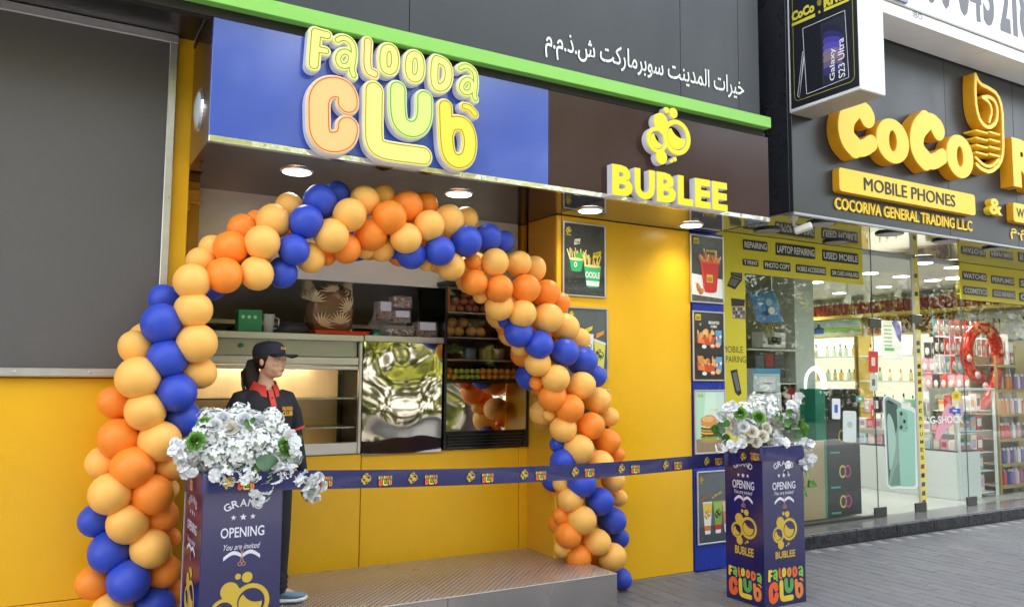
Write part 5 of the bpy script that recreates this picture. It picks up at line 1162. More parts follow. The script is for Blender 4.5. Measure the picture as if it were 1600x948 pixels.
# ------------------------------------------------------------------ printed ribbon between the pillars
rib = thing('ribbon', 'wide navy opening ribbon printed with small logos, stretched between the two pillars', 'ribbon', (2.5, 4.1, 1.05))
def bary(): pass
K = [(xl0-.006, yl1, PX(290, 752, xl0).z), (xl0-.006, PYF-.008, zl(752)), (xl1+.004, PYF-.008, zl(753)), (xr0-.008, yr1-.02, PX(1134, 717, xr0).z), (xr0-.008, PYF-.006, PX(1190, 709, xr0).z), (xr1+.002, PYF-.006, PY(1255, 708, PYF).z)]
rpath = [Vector(K[0])]
for a, c in zip(K[:-1], K[1:]):
    a, c = Vector(a), Vector(c); n = max(2, int((c-a).length/.04)); lon = (c-a).length > 1
    for i in range(1, n+1):
        t_ = i/n; p = a.lerp(c, t_)
        if lon: p.z -= .0*math.sin(math.pi*t_); p.z += (PY(800, 740.5, 4.28).z-Vector(K[2]).lerp(Vector(K[3]), .41).z)*math.sin(math.pi*t_)*1.0
        rpath.append(p)
b = MB(); rv_ = []
HW = .047
for i, p in enumerate(rpath):
    tl = .25*math.sin(i*.11); rv_ += [p+Vector((0, tl*HW*.3, HW)), p+Vector((0, -.003, 0)), p+Vector((0, -tl*HW*.3, -HW))]
b.add(rv_, [(3*i+j, 3*i+3+j, 3*i+4+j, 3*i+1+j) for i in range(len(rpath)-1) for j in (0, 1)])
part(rib, 'band', b, mat("navy_satin", srgb(32, 34, 92), .3, coat=.3, rvar=.05), smooth=True)
def at_px(u):
    best = None
    for a, c in zip(rpath[:-1], rpath[1:]):
        ua = 800+F*(a-CAM).dot(_r)/(a-CAM).dot(_fw); uc = 800+F*(c-CAM).dot(_r)/(c-CAM).dot(_fw)
        if min(ua, uc) <= u <= max(ua, uc) and abs(ua-uc) > 1e-6: t_ = (u-ua)/(uc-ua); return a.lerp(c, t_), (c-a).normalized()
    return rpath[0], XA
for u in (357, 571, 644, 734.5, 818, 897.5, 970, 1039, 1103, 1163):
    p, d = at_px(u); d = Vector((d.x, d.y, 0)).normalized(); n = d.cross(ZA); b = MB(); emblem_print(b, p+n*.009-ZA*.028, d, ZA, .06, G_); part(rib, 'emblem_print', b)
for u in (384, 507, 601, 672.6, 761, 844, 920, 991.5, 1058, 1121.5, 1181, 302):
    p, d = at_px(u); d = Vector((d.x, d.y, 0)).normalized(); n = d.cross(ZA); b = MB(); logo_print(b, p+n*.009-ZA*.036-d*.04, d, ZA, .08, lift=.001); part(rib, 'logo_print', b)
# ------------------------------------------------------------------ flowers
fr = random.Random(4)
white_p = mat("petal_white", (.78, .79, .80), .5, sss=.1, noise=.04, nscale=30); cream_p = mat("petal_cream", (.80, .76, .66), .5, sss=.1)
green_l = mat("leaf_green", (.07, .19, .035), .42, noise=.3, nscale=25); green_f = mat("leaf_frill", (.16, .36, .06), .45, noise=.25, nscale=30); green_d = mat("leaf_dark", (.035, .10, .03), .4, noise=.3, nscale=25)
stem_m = mat("stem_green", (.12, .2, .05), .6)
def frame_dir(d, tw=0):
    q = Vector(d).normalized().to_track_quat('Z', 'Y'); return (q.to_matrix().to_4x4()) @ Matrix.Rotation(tw, 4, 'Z')
def floret(b, c, d, s, petals=4):
    M = Matrix.Translation(c) @ frame_dir(d, fr.random()*3)
    for k in range(petals):
        a = 2*math.pi*k/petals; R_ = M @ Matrix.Rotation(a, 4, 'Z')
        V = [(0, 0, 0), (.32*s, .34*s, .10*s), (.80*s, .40*s, .16*s), (1.0*s, 0, .05*s), (.80*s, -.40*s, .16*s), (.32*s, -.34*s, .10*s), (.55*s, 0, .02*s)]
        b.add([R_ @ Vector(v) for v in V], [(0, 6, 1), (1, 6, 2), (2, 6, 3), (3, 6, 4), (4, 6, 5), (5, 6, 0)])
def hyd_mesh(i, r=.065, n=46):
    b = MB().m(white_p)
    for k in range(n):
        z = 1-2*(k+.5)/n; ph = k*2.39996; q = math.sqrt(1-z*z); d = Vector((q*math.cos(ph), q*math.sin(ph), z)); floret(b, d*r*fr.uniform(.82, 1.08), d+Vector((fr.gauss(0, .25), fr.gauss(0, .25), fr.gauss(0, .25))), fr.uniform(.017, .023))
    b.m(mat("petal_heart", (.5, .6, .45), .5)).ball((0, 0, 0), r*.75, 8, 6); return b.data('hydrangea_cluster')
HY = [hyd_mesh(i) for i in range(3)]
def rose_mesh(m, r=.034, frill=0, rings=5):
    b = MB().m(m)
    for j in range(rings):
        n = 3+j; rr = r*(.22+.20*j); h = r*(1.05-.16*j)
        for k in range(n):
            a0 = 2*math.pi*k/n+j*.7; V = []; nu, nv = 6, 3
            for v in range(nv+1):
                for u in range(nu+1):
                    s = (u/nu-.5)*2; t = v/nv; a = a0+s*(math.pi/n)*1.25; rad = rr*(.45+.55*t)*(1+.25*t*t*(j/rings))+(frill*math.sin(u*4.1+k)*t*r*.12); V.append((rad*math.cos(a), rad*math.sin(a), -r*.35+h*t*1.25*(1-.18*s*s)+frill*.08*r*math.cos(u*5.3+k*2)))
            b.add(V, [(v*(nu+1)+u, v*(nu+1)+u+1, (v+1)*(nu+1)+u+1, (v+1)*(nu+1)+u) for v in range(nv) for u in range(nu)])
    return b.data('rose', smooth=True)
RO = {'cream': rose_mesh(cream_p), 'white': rose_mesh(white_p), 'green': rose_mesh(green_f, .042, 1, 6)}
def leaf_mesh(m, L=.075, wd=.032):
    b = MB().m(m); n = 6; V = []
    for i in range(n+1):
        t = i/n; w_ = wd*math.sin(math.pi*min(1, t*.97+.03))**.8*(1-.2*t); z = -.018*math.sin(t*2.5); V += [(t*L, -w_, z+.008), (t*L, 0, z), (t*L, w_, z+.008)]
    b.add(V, [(3*i+j, 3*i+3+j, 3*i+4+j, 3*i+1+j) for i in range(n) for j in (0, 1)]); return b.data('leaf', smooth=True)
LF = [leaf_mesh(green_l), leaf_mesh(green_d, .09, .04), leaf_mesh(green_f, .06, .028)]
def jas_mesh():
    b = MB().m(white_p)
    for k in range(5): d = Vector((fr.gauss(0, 1), fr.gauss(-.6, 1), fr.gauss(0, 1))).normalized(); floret(b, d*.016, d, fr.uniform(.022, .028), 5)
    return b.data('blossom')
JA = [jas_mesh() for _ in range(3)]
def sub(t, name, me, p, d=None, tw=0, s=1, label=None):
    o = bpy.data.objects.new(name, me); COL.objects.link(o); o.parent = t
    M = frame_dir(d, tw) if d is not None else Matrix.Rotation(tw, 4, 'Z'); o.matrix_local = Matrix.Translation(Vector(p)-t.location) @ M @ Matrix.Scale(s, 4)
    if label: o['label'] = label
    return o
def bouquet(label, base, ctr, items, yref, rxyz):
    t = thing('flower_bouquet', label, 'bouquet', base)
    part(t, 'foam_base', MB().cyl((base[0], base[1], base[2]-.01), ZA, .14, .12, .06, 20), green_d)
    C_ = Vector(ctr)
    for kind, u, v, dy, s in items:
        p = PY(u, v, yref+dy); d = (p-C_); d.y -= .12
        if d.length < .02: d = Vector((0, -1, .3))
        if kind == 'h': sub(t, 'hydrangea_cluster', fr.choice(HY), p, d, fr.random()*6, s)
        elif kind in ('cream', 'white', 'green'): sub(t, 'rose', RO[kind], p, d+Vector((0, -.12, .04)), fr.random()*6, s, kind+' rose')
        elif kind == 'j': sub(t, 'blossom', fr.choice(JA), p, d+Vector((0, -.15, 0)), fr.random()*6, s)
        else:
            k = int(kind[1]); a = fr.uniform(-.5, .5)
            n = Vector((fr.gauss(0, .3), -1, fr.gauss(.3, .3))).normalized(); ax = Vector((d.x, fr.gauss(-.05, .05), d.z+fr.gauss(0, .05))).normalized()
            y_ = n.cross(ax).normalized(); z_ = ax.cross(y_); M = Matrix(((ax.x, y_.x, z_.x, 0), (ax.y, y_.y, z_.y, 0), (ax.z, y_.z, z_.z, 0), (0, 0, 0, 1)))
            o = bpy.data.objects.new('leaf', LF[k]); COL.objects.link(o); o.parent = t; o.matrix_local = Matrix.Translation(p-t.location) @ M @ Matrix.Scale(s, 4)
    return t
IL = [('h', u, v, dy, s) for u, v, dy, s in ((297, 705, 0, 1), (322, 678, .02, 1.05), (335, 712, -.02, 1.1), (360, 660, .06, 1), (390, 658, .1, 1), (372, 705, -.05, 1.15), (400, 690, -.02, 1.1), (418, 668, .05, 1), (432, 700, 0, 1.05), (412, 715, -.03, .9), (440, 735, -.06, .75), (350, 738, -.06, .8), (390, 742, -.08, .7), (300, 722, .06, .95), (345, 685, .0, 1.1), (380, 680, 0, 1.1), (455, 712, .06, .85), (330, 655, .14, 1), (425, 655, .16, .9), (375, 650, .18, 1), (320, 735, .05, .7), (440, 680, .12, .9))]
IL += [('white', 335, 664, -.03, .95), ('cream', 360, 668, -.04, 1.0), ('white', 348, 652, 0, .9), ('white', 382, 656, -.04, 1.1), ('white', 407, 655, .02, .9), ('white', 428, 722, -.08, .9), ('green', 305, 688, -.07, .78), ('green', 447, 698, -.07, .85), ('green', 318, 660, .0, .6)]
IL += [('l1', 400, 722, -.13, 1.25), ('l0', 392, 730, -.12, 1), ('l0', 385, 666, -.11, .5), ('l0', 394, 662, -.11, .5), ('l0', 388, 672, -.11, .45), ('l2', 420, 738, -.1, .8), ('l2', 412, 742, -.1, .8), ('l0', 455, 690, 0, .9), ('l0', 290, 695, .05, .9)]
IL += [('j', u, v, -.10+fr.uniform(-.02, .02), fr.uniform(.9, 1.3)) for u, v in ((402, 748), (408, 758), (398, 768), (412, 775), (404, 780), (415, 762), (430, 745), (445, 742), (456, 735), (470, 738), (480, 745), (488, 752), (475, 755), (490, 765), (498, 745), (482, 772), (492, 778), (465, 748), (500, 758), (286, 728), (290, 740), (282, 716), (273, 706), (276, 692), (300, 736), (345, 748), (338, 742), (360, 752), (352, 745), (367, 745), (380, 750), (460, 690), (455, 680), (462, 700))]
bouquet('white hydrangea and cream rose bouquet with green roses on the left pillar', ((xl0+xl1)/2, PYF+.18, ztl), PY(375, 725, PYF+.12), IL, PYF+.10, None)
YR = PYF+.12
IR = [('h', u, v, dy, s) for u, v, dy, s in ((1185, 640, .05, 1.1), (1205, 645, .02, 1), (1150, 650, .05, .95), (1165, 640, .1, 1), (1220, 655, .08, .9), (1190, 662, .08, 1.1), (1150, 668, .1, .9), (1170, 660, .1, 1), (1205, 630, .12, 1), (1180, 626, .15, .9), (1210, 680, .08, .9), (1175, 690, .12, .9))]
IR += [('white', 1162, 666, -.06, 1), ('cream', 1176, 674, -.08, 1.1), ('cream', 1192, 681, -.09, 1.1), ('cream', 1182, 690, -.08, 1), ('cream', 1198, 668, -.06, 1), ('white', 1213, 684, -.08, 1), ('cream', 1170, 684, -.06, .9), ('cream', 1205, 692, -.07, .9), ('green', 1186, 651, -.07, .85), ('green', 1157, 645, -.05, .8), ('green', 1255, 668, .0, 1.1), ('white', 1242, 640, .03, 1.0), ('white', 1238, 650, .03, .9)]
IR += [('l0', u, v, fr.uniform(-.05, .05), fr.uniform(.8, 1.2)) for u, v in ((1135, 655), (1130, 668), (1128, 680), (1138, 690), (1125, 672), (1140, 664), (1215, 660), (1225, 665), (1235, 668), (1245, 665), (1250, 680), (1240, 683), (1228, 650), (1212, 655))]
IR += [('l1', u, v, -.02, fr.uniform(.8, 1.1)) for u, v in ((1133, 672), (1140, 684), (1226, 672), (1240, 676))]
IR += [('l2', u, v, -.06, fr.uniform(.9, 1.3)) for u, v in ((1238, 735), (1248, 745), (1240, 752), (1252, 760), (1262, 752), (1250, 770), (1243, 768), (1232, 748), (1258, 735), (1247, 728))]
IR += [('l0', u, v, -.05, fr.uniform(.8, 1.1)) for u, v in ((1262, 750), (1255, 765), (1236, 742), (1245, 755), (1236, 728), (1268, 752))]
IR += [('j', u, v, -.08+fr.uniform(-.03, .03), fr.uniform(1.1, 1.6)) for u, v in ((1215, 700), (1222, 712), (1230, 702), (1238, 715), (1228, 725), (1218, 722), (1212, 712), (1245, 700), (1255, 710), (1262, 722), (1255, 728), (1268, 715), (1265, 695), (1258, 690), (1248, 718), (1235, 735), (1224, 738), (1218, 735), (1240, 705), (1225, 692), (1150, 690), (1140, 694), (1158, 694), (1132, 696), (1147, 700), (1160, 686), (1128, 650), (1138, 640), (1145, 634), (1243, 630), (1248, 622), (1236, 634), (1125, 700), (1210, 700))]
bouquet('white rose bouquet with lilies and trailing green leaves on the right pillar', ((xr0+xr1)/2, PYF+.2, ztr), PY(1195, 690, YR), IR, YR, None)
# ------------------------------------------------------------------ serving counter: steel cases, polished panel, fruit fridge
YC = D0
cx0, cxa, cxb = hx+.004, PY(565, 620, YC).x, PY(691, 620, YC).x
cz0 = 1.034; czl = PY(470, 531, YC).z; czt = PY(470, 517, YC).z
st_m = mat("counter_steel", (.62, .60, .60), .36, metal=1, noise=.05, nscale=3, stretch=(.2, 1, 6), rvar=.06, bump=.05, bscale=8)
case_ = thing('display_case', 'steel framed glass display case with two shelves behind the worker', 'display case', ((cx0+cxa)/2, YC, cz0))
part(case_, 'top_ledge', MB().box(cx0, cxa-.002, YC-.03, YC+.42, czl, czl+.045, .004), st_m)
zk = PY(470, 556, YC).z; zr2_ = PY(470, 577, YC).z; zb_ = PY(500, 692, YC).z
part(case_, 'upper_panel', MB().box(cx0, cxa-.03, YC+.03, YC+.04, zk, czl-.002), mat("panel_steel_dull", (.42, .42, .40), .32, metal=.8, bump=.15, bscale=3))
part(case_, 'rail', MB().box(cx0, cxa-.03, YC-.012, YC+.012, zr2_+.035, zk-.004, .005), st_m); part(case_, 'rail', MB().box(cx0, cxa-.03, YC-.008, YC+.012, zr2_, zr2_+.028, .005), st_m)
part(case_, 'post', MB().box(cxa-.028, cxa-.003, YC-.014, YC+.014, cz0, czl-.002, .004), st_m)
part(case_, 'bottom_rail', MB().box(cx0, cxa-.03, YC-.014, YC+.02, cz0, zb_, .004), st_m)
warm = mat("warm_steel_inside", (.72, .56, .38), .35, metal=.0, noise=.12, nscale=3, stretch=(2.5, 1, .6))
part(case_, 'back_panel', MB().box(cx0, cxa-.03, YC+.44, YC+.45, cz0, zr2_+.03), warm)
part(case_, 'floor_panel', MB().box(cx0, cxa-.03, YC+.021, YC+.439, cz0+.03, cz0+.045), warm)
part(case_, 'top_panel', MB().box(cx0, cxa-.03, YC+.045, YC+.439, zr2_+.031, zr2_+.04), warm)
for v in (622, 668): z = PY(500, v, YC+.05).z; part(case_, 'glass_shelf', MB().box(cx0, cxa-.032, YC+.05, YC+.43, z-.004, z+.003), glass_mat("case_shelf_glass", (.93, .93, .88), .9)); part(case_, 'shelf_edge', MB().box(cx0, cxa-.032, YC+.042, YC+.049, z-.006, z+.005), mat("shelf_steel_edge", (.62, .60, .55), .12, metal=.7))
part(case_, 'light_strip', MB().box(cx0+.02, cxa-.25, YC+.38, YC+.42, zr2_+.005, zr2_+.028), mat("case_light", (1, .9, .7), .4, emit=(1, .84, .55), es=1.0))
part(case_, 'front_glass', MB().box(cx0, cxa-.031, YC+.004, YC+.008, zb_+.001, zr2_-.001), glass_mat("case_front_glass", (.95, .96, .93), .45))
part(case_, 'knob', MB().cyl(PY(376, 539, YC+.03), (0, -1, 0), .016, .014, .03, 14), mat("green_knob", srgb(20, 130, 100), .3))
wl_ = bpy.data.lights.new("case_fill", 'AREA'); wl_.shape = 'RECTANGLE'; wl_.size = cxa-cx0-.3; wl_.size_y = .03; wl_.energy = .5; wl_.color = (1, .80, .5)  # unseen area light added at the front top to brighten the case back
wo = bpy.data.objects.new("case_fill", wl_); COL.objects.link(wo); wo.parent = case_; wo.location = Vector(((cx0+cxa)/2, YC+.06, zr2_-.01))-case_.location; wo.rotation_euler = (R(50), 0, 0)
# polished panel with a wavy mirror finish
mirror = mat("wavy_mirror", (.80, .80, .76), .03, metal=1, bump=.5, bscale=2.3)
for n in mirror.node_tree.nodes:
    if n.type == 'TEX_NOISE': n.inputs["Detail"].default_value = 0.5
    if n.type == 'BUMP': n.inputs["Distance"].default_value = .025
pp_ = thing('steel_panel', 'wavy polished steel panel in the middle of the counter', 'panel', ((cxa+cxb)/2, YC, cz0))
czp = PY(630, 535, YC).z; czq = PY(630, 526, YC).z
part(pp_, 'sheet', MB().box(cxa+.002, cxb-.012, YC-.016, YC-.006, cz0-.012, czp-.002), mirror)
part(pp_, 'top_ledge', MB().box(cxa+.002, cxb-.004, YC-.03, YC+.42, czp, czp+.045, .004), st_m)
part(pp_, 'core', MB().box(cxa+.004, cxb-.014, YC-.004, YC+.41, cz0-.01, czp-.004), seam_dark)
# fridge
fz1 = PY(692, 438, YC-.03).z; fx0, fx1 = cxb, 3.37; fy = YC-.035; fr_b = mat("fridge_frame", (.012, .012, .014), .18)
fr_ = thing('fruit_fridge', 'tall black framed glass fridge stocked with oranges and fruit', 'fridge', ((fx0+fx1)/2, fy, cz0))
zm0, zm1 = PY(780, 597, fy).z, PY(780, 672, fy).z
fyb = PX(653, 446, fx0).y
for (x, y) in ((fx0, fy), (fx1-.02, fy), (fx0, fyb-.02), (fx1-.02, fyb-.02)): part(fr_, 'post', MB().box(x, x+.02, y, y+.02, cz0, fz1-.03, .002), fr_b)
part(fr_, 'top', MB().box(fx0-.002, fx1+.002, fy-.002, fyb, fz1-.03, fz1, .003), fr_b)
part(fr_, 'mid_rail', MB().box(fx0+.021, fx1-.021, fy, fy+.03, zm0-.006, zm0+.012, .002), fr_b)
m2 = mat("wavy_mirror_two", (.80, .80, .78), .03, metal=1, bump=.6, bscale=2.2)
for n in m2.node_tree.nodes:
    if n.type == 'TEX_NOISE': n.inputs["Detail"].default_value = 0.3
    if n.type == 'BUMP': n.inputs["Distance"].default_value = .02
part(fr_, 'mirror_panel', MB().box(fx0+.021, fx1-.021, fy+.004, fy+.012, zm1+.003, zm0-.008), m2)
part(fr_, 'grille_backing', MB().box(fx0+.021, fx1-.021, fy+.03, fy+.05, cz0, zm1), fr_b)
for k in range(5): z = cz0+.012+k*(zm1-cz0-.02)/5; part(fr_, 'grille_slat', MB().box(fx0+.03, fx1-.03, fy-.004, fy+.026, z, z+.009, .002), mat("slat_black", (.05, .05, .055), .15, metal=.5))
part(fr_, 'back_panel', MB().box(fx0+.021, fx1-.021, fyb-.012, fyb-.004, zm0, fz1-.031), mat("fridge_back", (.12, .14, .16), .4))
part(fr_, 'inner_floor', MB().box(fx0+.021, fx1-.021, fy+.031, fyb-.021, zm0+.0, zm0+.012), st_m)
fg = glass_mat("fridge_glass", (.90, .94, .93), .6)
part(fr_, 'front_glass', MB().box(fx0+.021, fx1-.021, fy+.002, fy+.007, zm0+.013, fz1-.031), fg); part(fr_, 'side_glass', MB().box(fx0+.006, fx0+.010, fy+.021, fyb-.021, zm0+.013, fz1-.031), glass_mat("fridge_side_glass", (.55, .62, .62), .8))
part(fr_, 'side_lower', MB().box(fx0+.006, fx0+.012, fy+.021, fyb-.021, cz0, zm0+.012), fr_b)
shz = [PY(770, v, fy+.06).z for v in (490, 528, 562)]+[zm0+.012]
for z in shz[:3]: part(fr_, 'shelf', MB().box(fx0+.022, fx1-.022, fy+.04, fyb-.03, z-.012, z, .002), st_m)
part(fr_, 'orange_strip', MB().box(fx0+.024, fx0+.040, fy+.012, fy+.02, shz[0], fz1-.05), cmat(0xE0501C))
fruit = {}
def fr_proto(nm, col, r, lab):
    t = thing(nm, lab, 'fruit'); m_ = mat("fruit_"+nm+"%d" % int(r*1000), col, .45, noise=.1, nscale=30, bump=.15, bscale=300); part(t, 'flesh', MB().ball((0, 0, 0), (r, r, r*.93), 14, 9), m_, local=True, smooth=True); part(t, 'stem_end', MB().cyl((0, 0, r*.9), ZA, .004, .003, .006, 6), cmat(0x5A5030), local=True); return t
oF = fr_proto('orange', (.80, .26, .015), .027, ''); lF = fr_proto('lime', (.50, .50, .05), .022, ''); gF = fr_proto('melon', (.62, .30, .08), .045, ''); pF = fr_proto('onion', (.42, .12, .06), .034, '')
fq = random.Random(2)
for row, (y, dz) in enumerate(((fy+.06, 0), (fy+.115, .0), (fy+.085, .045))):
    x = fx0+.06+(.02 if row == 2 else 0)
    while x < fx1-.05:
        isl = fx0+.13 < x < fx0+.33; put(lF if isl else oF, (x, y+fq.uniform(-.004, .004), shz[3]+.026+dz), ('pale lime' if isl else 'small orange')+' in the %s of the bottom fridge shelf' % ('front row', 'second row', 'upper layer')[row], 'fruit on the bottom fridge shelf'); x += .046 if isl else .055
for i, (dx, dy, dz) in enumerate(((.06, 0, 0), (.15, .02, 0), (.25, 0, 0), (.34, .03, 0), (.10, .04, .07), (.2, .05, .072))): put(gF, (fx0+.03+dx, fy+.12+dy, shz[1]+.044+dz), 'large orange fruit %s of the second fridge shelf' % ('on the left heap' if i in (0, 4) else 'in the middle heap' if i < 3 or i == 5 else 'at the right end of the heap'), 'large fruit on the second fridge shelf')
for i, (dx, dy, dz) in enumerate(((.08, 0, 0), (.15, .01, 0), (.22, 0, 0), (.29, .02, 0), (.36, 0, 0), (.12, .02, .055), (.19, .02, .055), (.26, .02, .055), (.2, .02, .11))): put(pF, (fx0+.03+dx, fy+.12+dy, shz[0]+.033+dz), 'brown red fruit in the heap on the top fridge shelf', 'fruit heap on the top fridge shelf')
b = MB()
for k in range(260): p = Vector((fx0+.12+fq.gauss(0, .045), fy+.14+fq.gauss(0, .03), shz[2]+.05+abs(fq.gauss(0, .03)))); d = Vector((fq.gauss(0, 1), fq.gauss(0, 1), fq.gauss(0, 1))).normalized(); q = d.orthogonal().normalized()*.008; b.add([p-d*.02, p+q, p+d*.02, p-q], [(0, 1, 2, 3)])
solo('herb_bunch', b, mat("herb_green", (.22, .26, .06), .5, noise=.2), 'loose bunch of pale green herbs on the third fridge shelf', 'herbs', loc=(fx0+.12, fy+.14, shz[2]))
for i, (dx, r_, c, nm, lb) in enumerate(((.27, .055, (.10, .14, .17), 'jar', 'dark grey round jar with a ring lid on the third fridge shelf'), (.41, .05, (.40, .27, .05), 'jar', 'amber jar right of the grey one on the third fridge shelf'), (.53, .05, (.25, .07, .03), 'jar', 'brown jar at the right of the third fridge shelf'))):
    t = thing(nm, lb, 'jar', (fx0+dx, fy+.13, shz[2])); part(t, 'pot', MB().cyl((fx0+dx, fy+.13, shz[2]+.001), ZA, r_, r_, .075, 18), cmat(c, .3)); part(t, 'lid', MB().cyl((fx0+dx, fy+.13, shz[2]+.077), ZA, r_*1.04, r_, .012, 18), cmat((c[0]*.6, c[1]*.6, c[2]*.6), .3))
# goods on the counter ledge
zl_ = czl+.046
def on(u, v, y=YC+.12): return PY(u, v, y)
t = thing('carton', 'green and white carton at the left end of the counter ledge', 'carton', (on(386, 515).x, YC+.12, zl_)); a, c = on(372, 483), on(408, 515); part(t, 'carton_body', MB().box(a.x, c.x, YC+.1, YC+.2, zl_, a.z, .003), cmat(0x2E8A56)); b = MB(); 
for k in range(3): poly(b, ngon(a.x+.03+k*.04, a.z-.05, .012, .012, 10), YC+.098, cmat(0xA8D8B0))
part(t, 'print', b)
jx0, jx1 = on(412, 500).x, on(430, 500).x
t = thing('measuring_jug', 'clear plastic measuring jug next to the green carton', 'jug', ((jx0+jx1)/2, YC+.14, zl_)); jm = mat("clear_plastic", (.75, .78, .8), .15, alpha=.45, spec=.8)
r_ = (jx1-jx0)/2; jc = ((jx0+jx1)/2, YC+.14, zl_); part(t, 'cup', MB().cyl(jc, ZA, r_*.8, r_, .125, 18, False), jm, smooth=True); part(t, 'rim', MB().cyl((jc[0], jc[1], zl_+.125), ZA, r_, r_*1.08, .006, 18, False), jm); part(t, 'handle', MB().tube([(jc[0]+r_, jc[1], zl_+.11), (jc[0]+r_+.03, jc[1], zl_+.10), (jc[0]+r_+.03, jc[1], zl_+.04), (jc[0]+r_*.85, jc[1], zl_+.03)], .005, 6), jm)
a, c = on(430, 517), on(486, 517)
def crumple(amp, sd=0):
    def f(p): return p+Vector((math.sin(p.z*60+sd)*amp, math.sin(p.x*50+sd)*amp, math.sin(p.x*47+p.y*31+sd)*amp))
    return f
solo('black_cap', MB().ball(((a.x+c.x)/2, YC+.16, zl_+.022), ((c.x-a.x)/2, .10, .062), 20, 12, crumple(.004)).box(a.x-.0, c.x, YC+.07, YC+.22, zl_, zl_+.012, .005), mat("black_mesh_cloth", (.02, .018, .02), .6, bump=.4, bscale=200), 'soft black mesh cap lying on the counter ledge', 'cap', smooth=True, loc=((a.x+c.x)/2, YC+.16, zl_))
# patterned bag
a, c = on(472, 515, YC+.25), on(556, 515, YC+.25); zt2 = on(500, 442, YC+.25).z
t = thing('patterned_bag', 'bulging brown bag with pale palm leaf pattern on the counter', 'bag', ((a.x+c.x)/2, YC+.27, zl_))
def boxy(p):
    q = p-Vector(((a.x+c.x)/2, YC+.27, (zl_+zt2)/2-.01)); k = ((c.x-a.x)/2*.95, .12, (zt2-zl_)/2*.98); w_ = [math.copysign(abs(q[i]/k[i])**.62, q[i])*k[i]*(.92 if i < 2 else .95) for i in range(3)]
    w_[0] *= 1-.22*max(0, w_[2]/k[2]); return crumple(.007)(Vector(((a.x+c.x)/2, YC+.27, (zl_+zt2)/2-.01))+Vector(w_))
b = MB().ball(((a.x+c.x)/2, YC+.27, (zl_+zt2)/2-.01), ((c.x-a.x)/2*.95, .12, (zt2-zl_)/2*.98), 34, 22, boxy); part(t, 'bag_body', b, mat("brown_film", srgb(120, 92, 66), .22, bump=.5, bscale=25, spec=.8), smooth=True)
b = MB().m(cmat(0xD8C8A0, .35)); bq = random.Random(8)
for (fx, fz, a0) in ((.12, .62, 75), (.5, .82, 110), (.28, .18, 60), (.80, .50, 140), (.62, .22, 95), (.9, .9, 150), (.2, .95, 200)):
    cx_, cz_ = a.x+(c.x-a.x)*fx, zl_+(zt2-zl_)*fz
    for k in range(9):
        an = R(a0-70+k*17); L = .105; ex_, ez_ = math.cos(an), math.sin(an); 
        def sp(x, z):
            dx = (x-(a.x+c.x)/2)/((c.x-a.x)/2); dz = (z-(zl_+zt2)/2)/((zt2-zl_)/2); q = max(0, 1-dx*dx-dz*dz); return (x, YC+.27-.128*q**.28-.004, z)
        b.add([sp(cx_, cz_), sp(cx_+ex_*L*.5-ez_*.008, cz_+ez_*L*.5+ex_*.006), sp(cx_+ex_*L, cz_+ez_*L), sp(cx_+ex_*L*.5+ez_*.006, cz_+ez_*L*.5-ex_*.006)], [(0, 1, 2, 3)])
part(t, 'leaf_print', b)
a, c = on(489, 520, YC+.04), on(572, 520, YC+.04)
t = thing('serving_tray', 'shallow orange red plastic tray at the front of the counter ledge', 'tray', ((a.x+c.x)/2, YC+.08, zl_)); part(t, 'tray_body', MB().box(a.x, c.x, YC-.02, YC+.2, zl_, zl_+.018, .006).box(a.x-.008, c.x+.008, YC-.028, YC+.208, zl_+.0181, zl_+.024, .003), cmat(0xE04A22, .35))
# teal bundle, clear boxes
a, c = on(578, 522), on(593, 522); solo('teal_bag', MB().ball(((a.x+c.x)/2, YC+.1, zl_-.01), ((c.x-a.x)/2, .04, .045), 14, 9, crumple(.006)), cmat(0x1E9E88, .3), 'small knotted teal plastic bag beside the tray', 'bag', smooth=True, loc=((a.x+c.x)/2, YC+.1, zl_-.05))
zl2 = czp+.046
def cbox(label, u0, v0, u1, v1, fillc, y=YC+.14, lab=True, fill=.55):
    a, c = on(u0, v0, y), on(u1, v1, y); t = thing('food_box', label, 'food box', ((a.x+c.x)/2, y, c.z)); part(t, 'clear_box', MB().box(a.x, c.x, y-.05, y+.06, c.z, a.z, .006), mat("clear_pet", (.85, .87, .88), .12, alpha=.16, spec=.6)); b = MB(); q = random.Random(u0)
    H = (a.z-c.z)*fill
    for k in range(40): b.m(cmat(fillc if q.random() < .6 else 0x8A4A28, .5)); p = (q.uniform(a.x+.012, c.x-.012), q.uniform(y-.035, y+.04), c.z+.01+q.random()*H); r_ = q.uniform(.008, .014); b.ball(p, r_, 7, 5)
    part(t, 'contents', b, smooth=True)
    if lab: b = MB().box(a.x+(c.x-a.x)*.12, c.x-(c.x-a.x)*.12, y-.056, y-.052, c.z+(a.z-c.z)*.45, a.z-.008); part(t, 'paper_label', b, cmat(0xC4C8DC))
zsh = {}
cbox('clear box of pink sweets on top of the stacked food boxes', 612, 462, 640, 483, 0xD8A8A0, lab=False, fill=.7)
cbox('clear box of brown snacks with white label, upper middle of the stack', 611, 484, 638, 506, 0xA8603A)
cbox('clear box of brown snacks with a pale label, left of the stack', 588, 470, 609, 500, 0xA05030)
cbox('clear box of silvery packets under the stacked food boxes', 600, 508, 643, 526, 0xC8C0C4, lab=False)
cbox('clear box of nuts with white label at the right end of the ledge', 648, 502, 679, 528, 0xA86A48)
a, c = on(585, 500, YC+.2), on(650, 527, YC+.2)
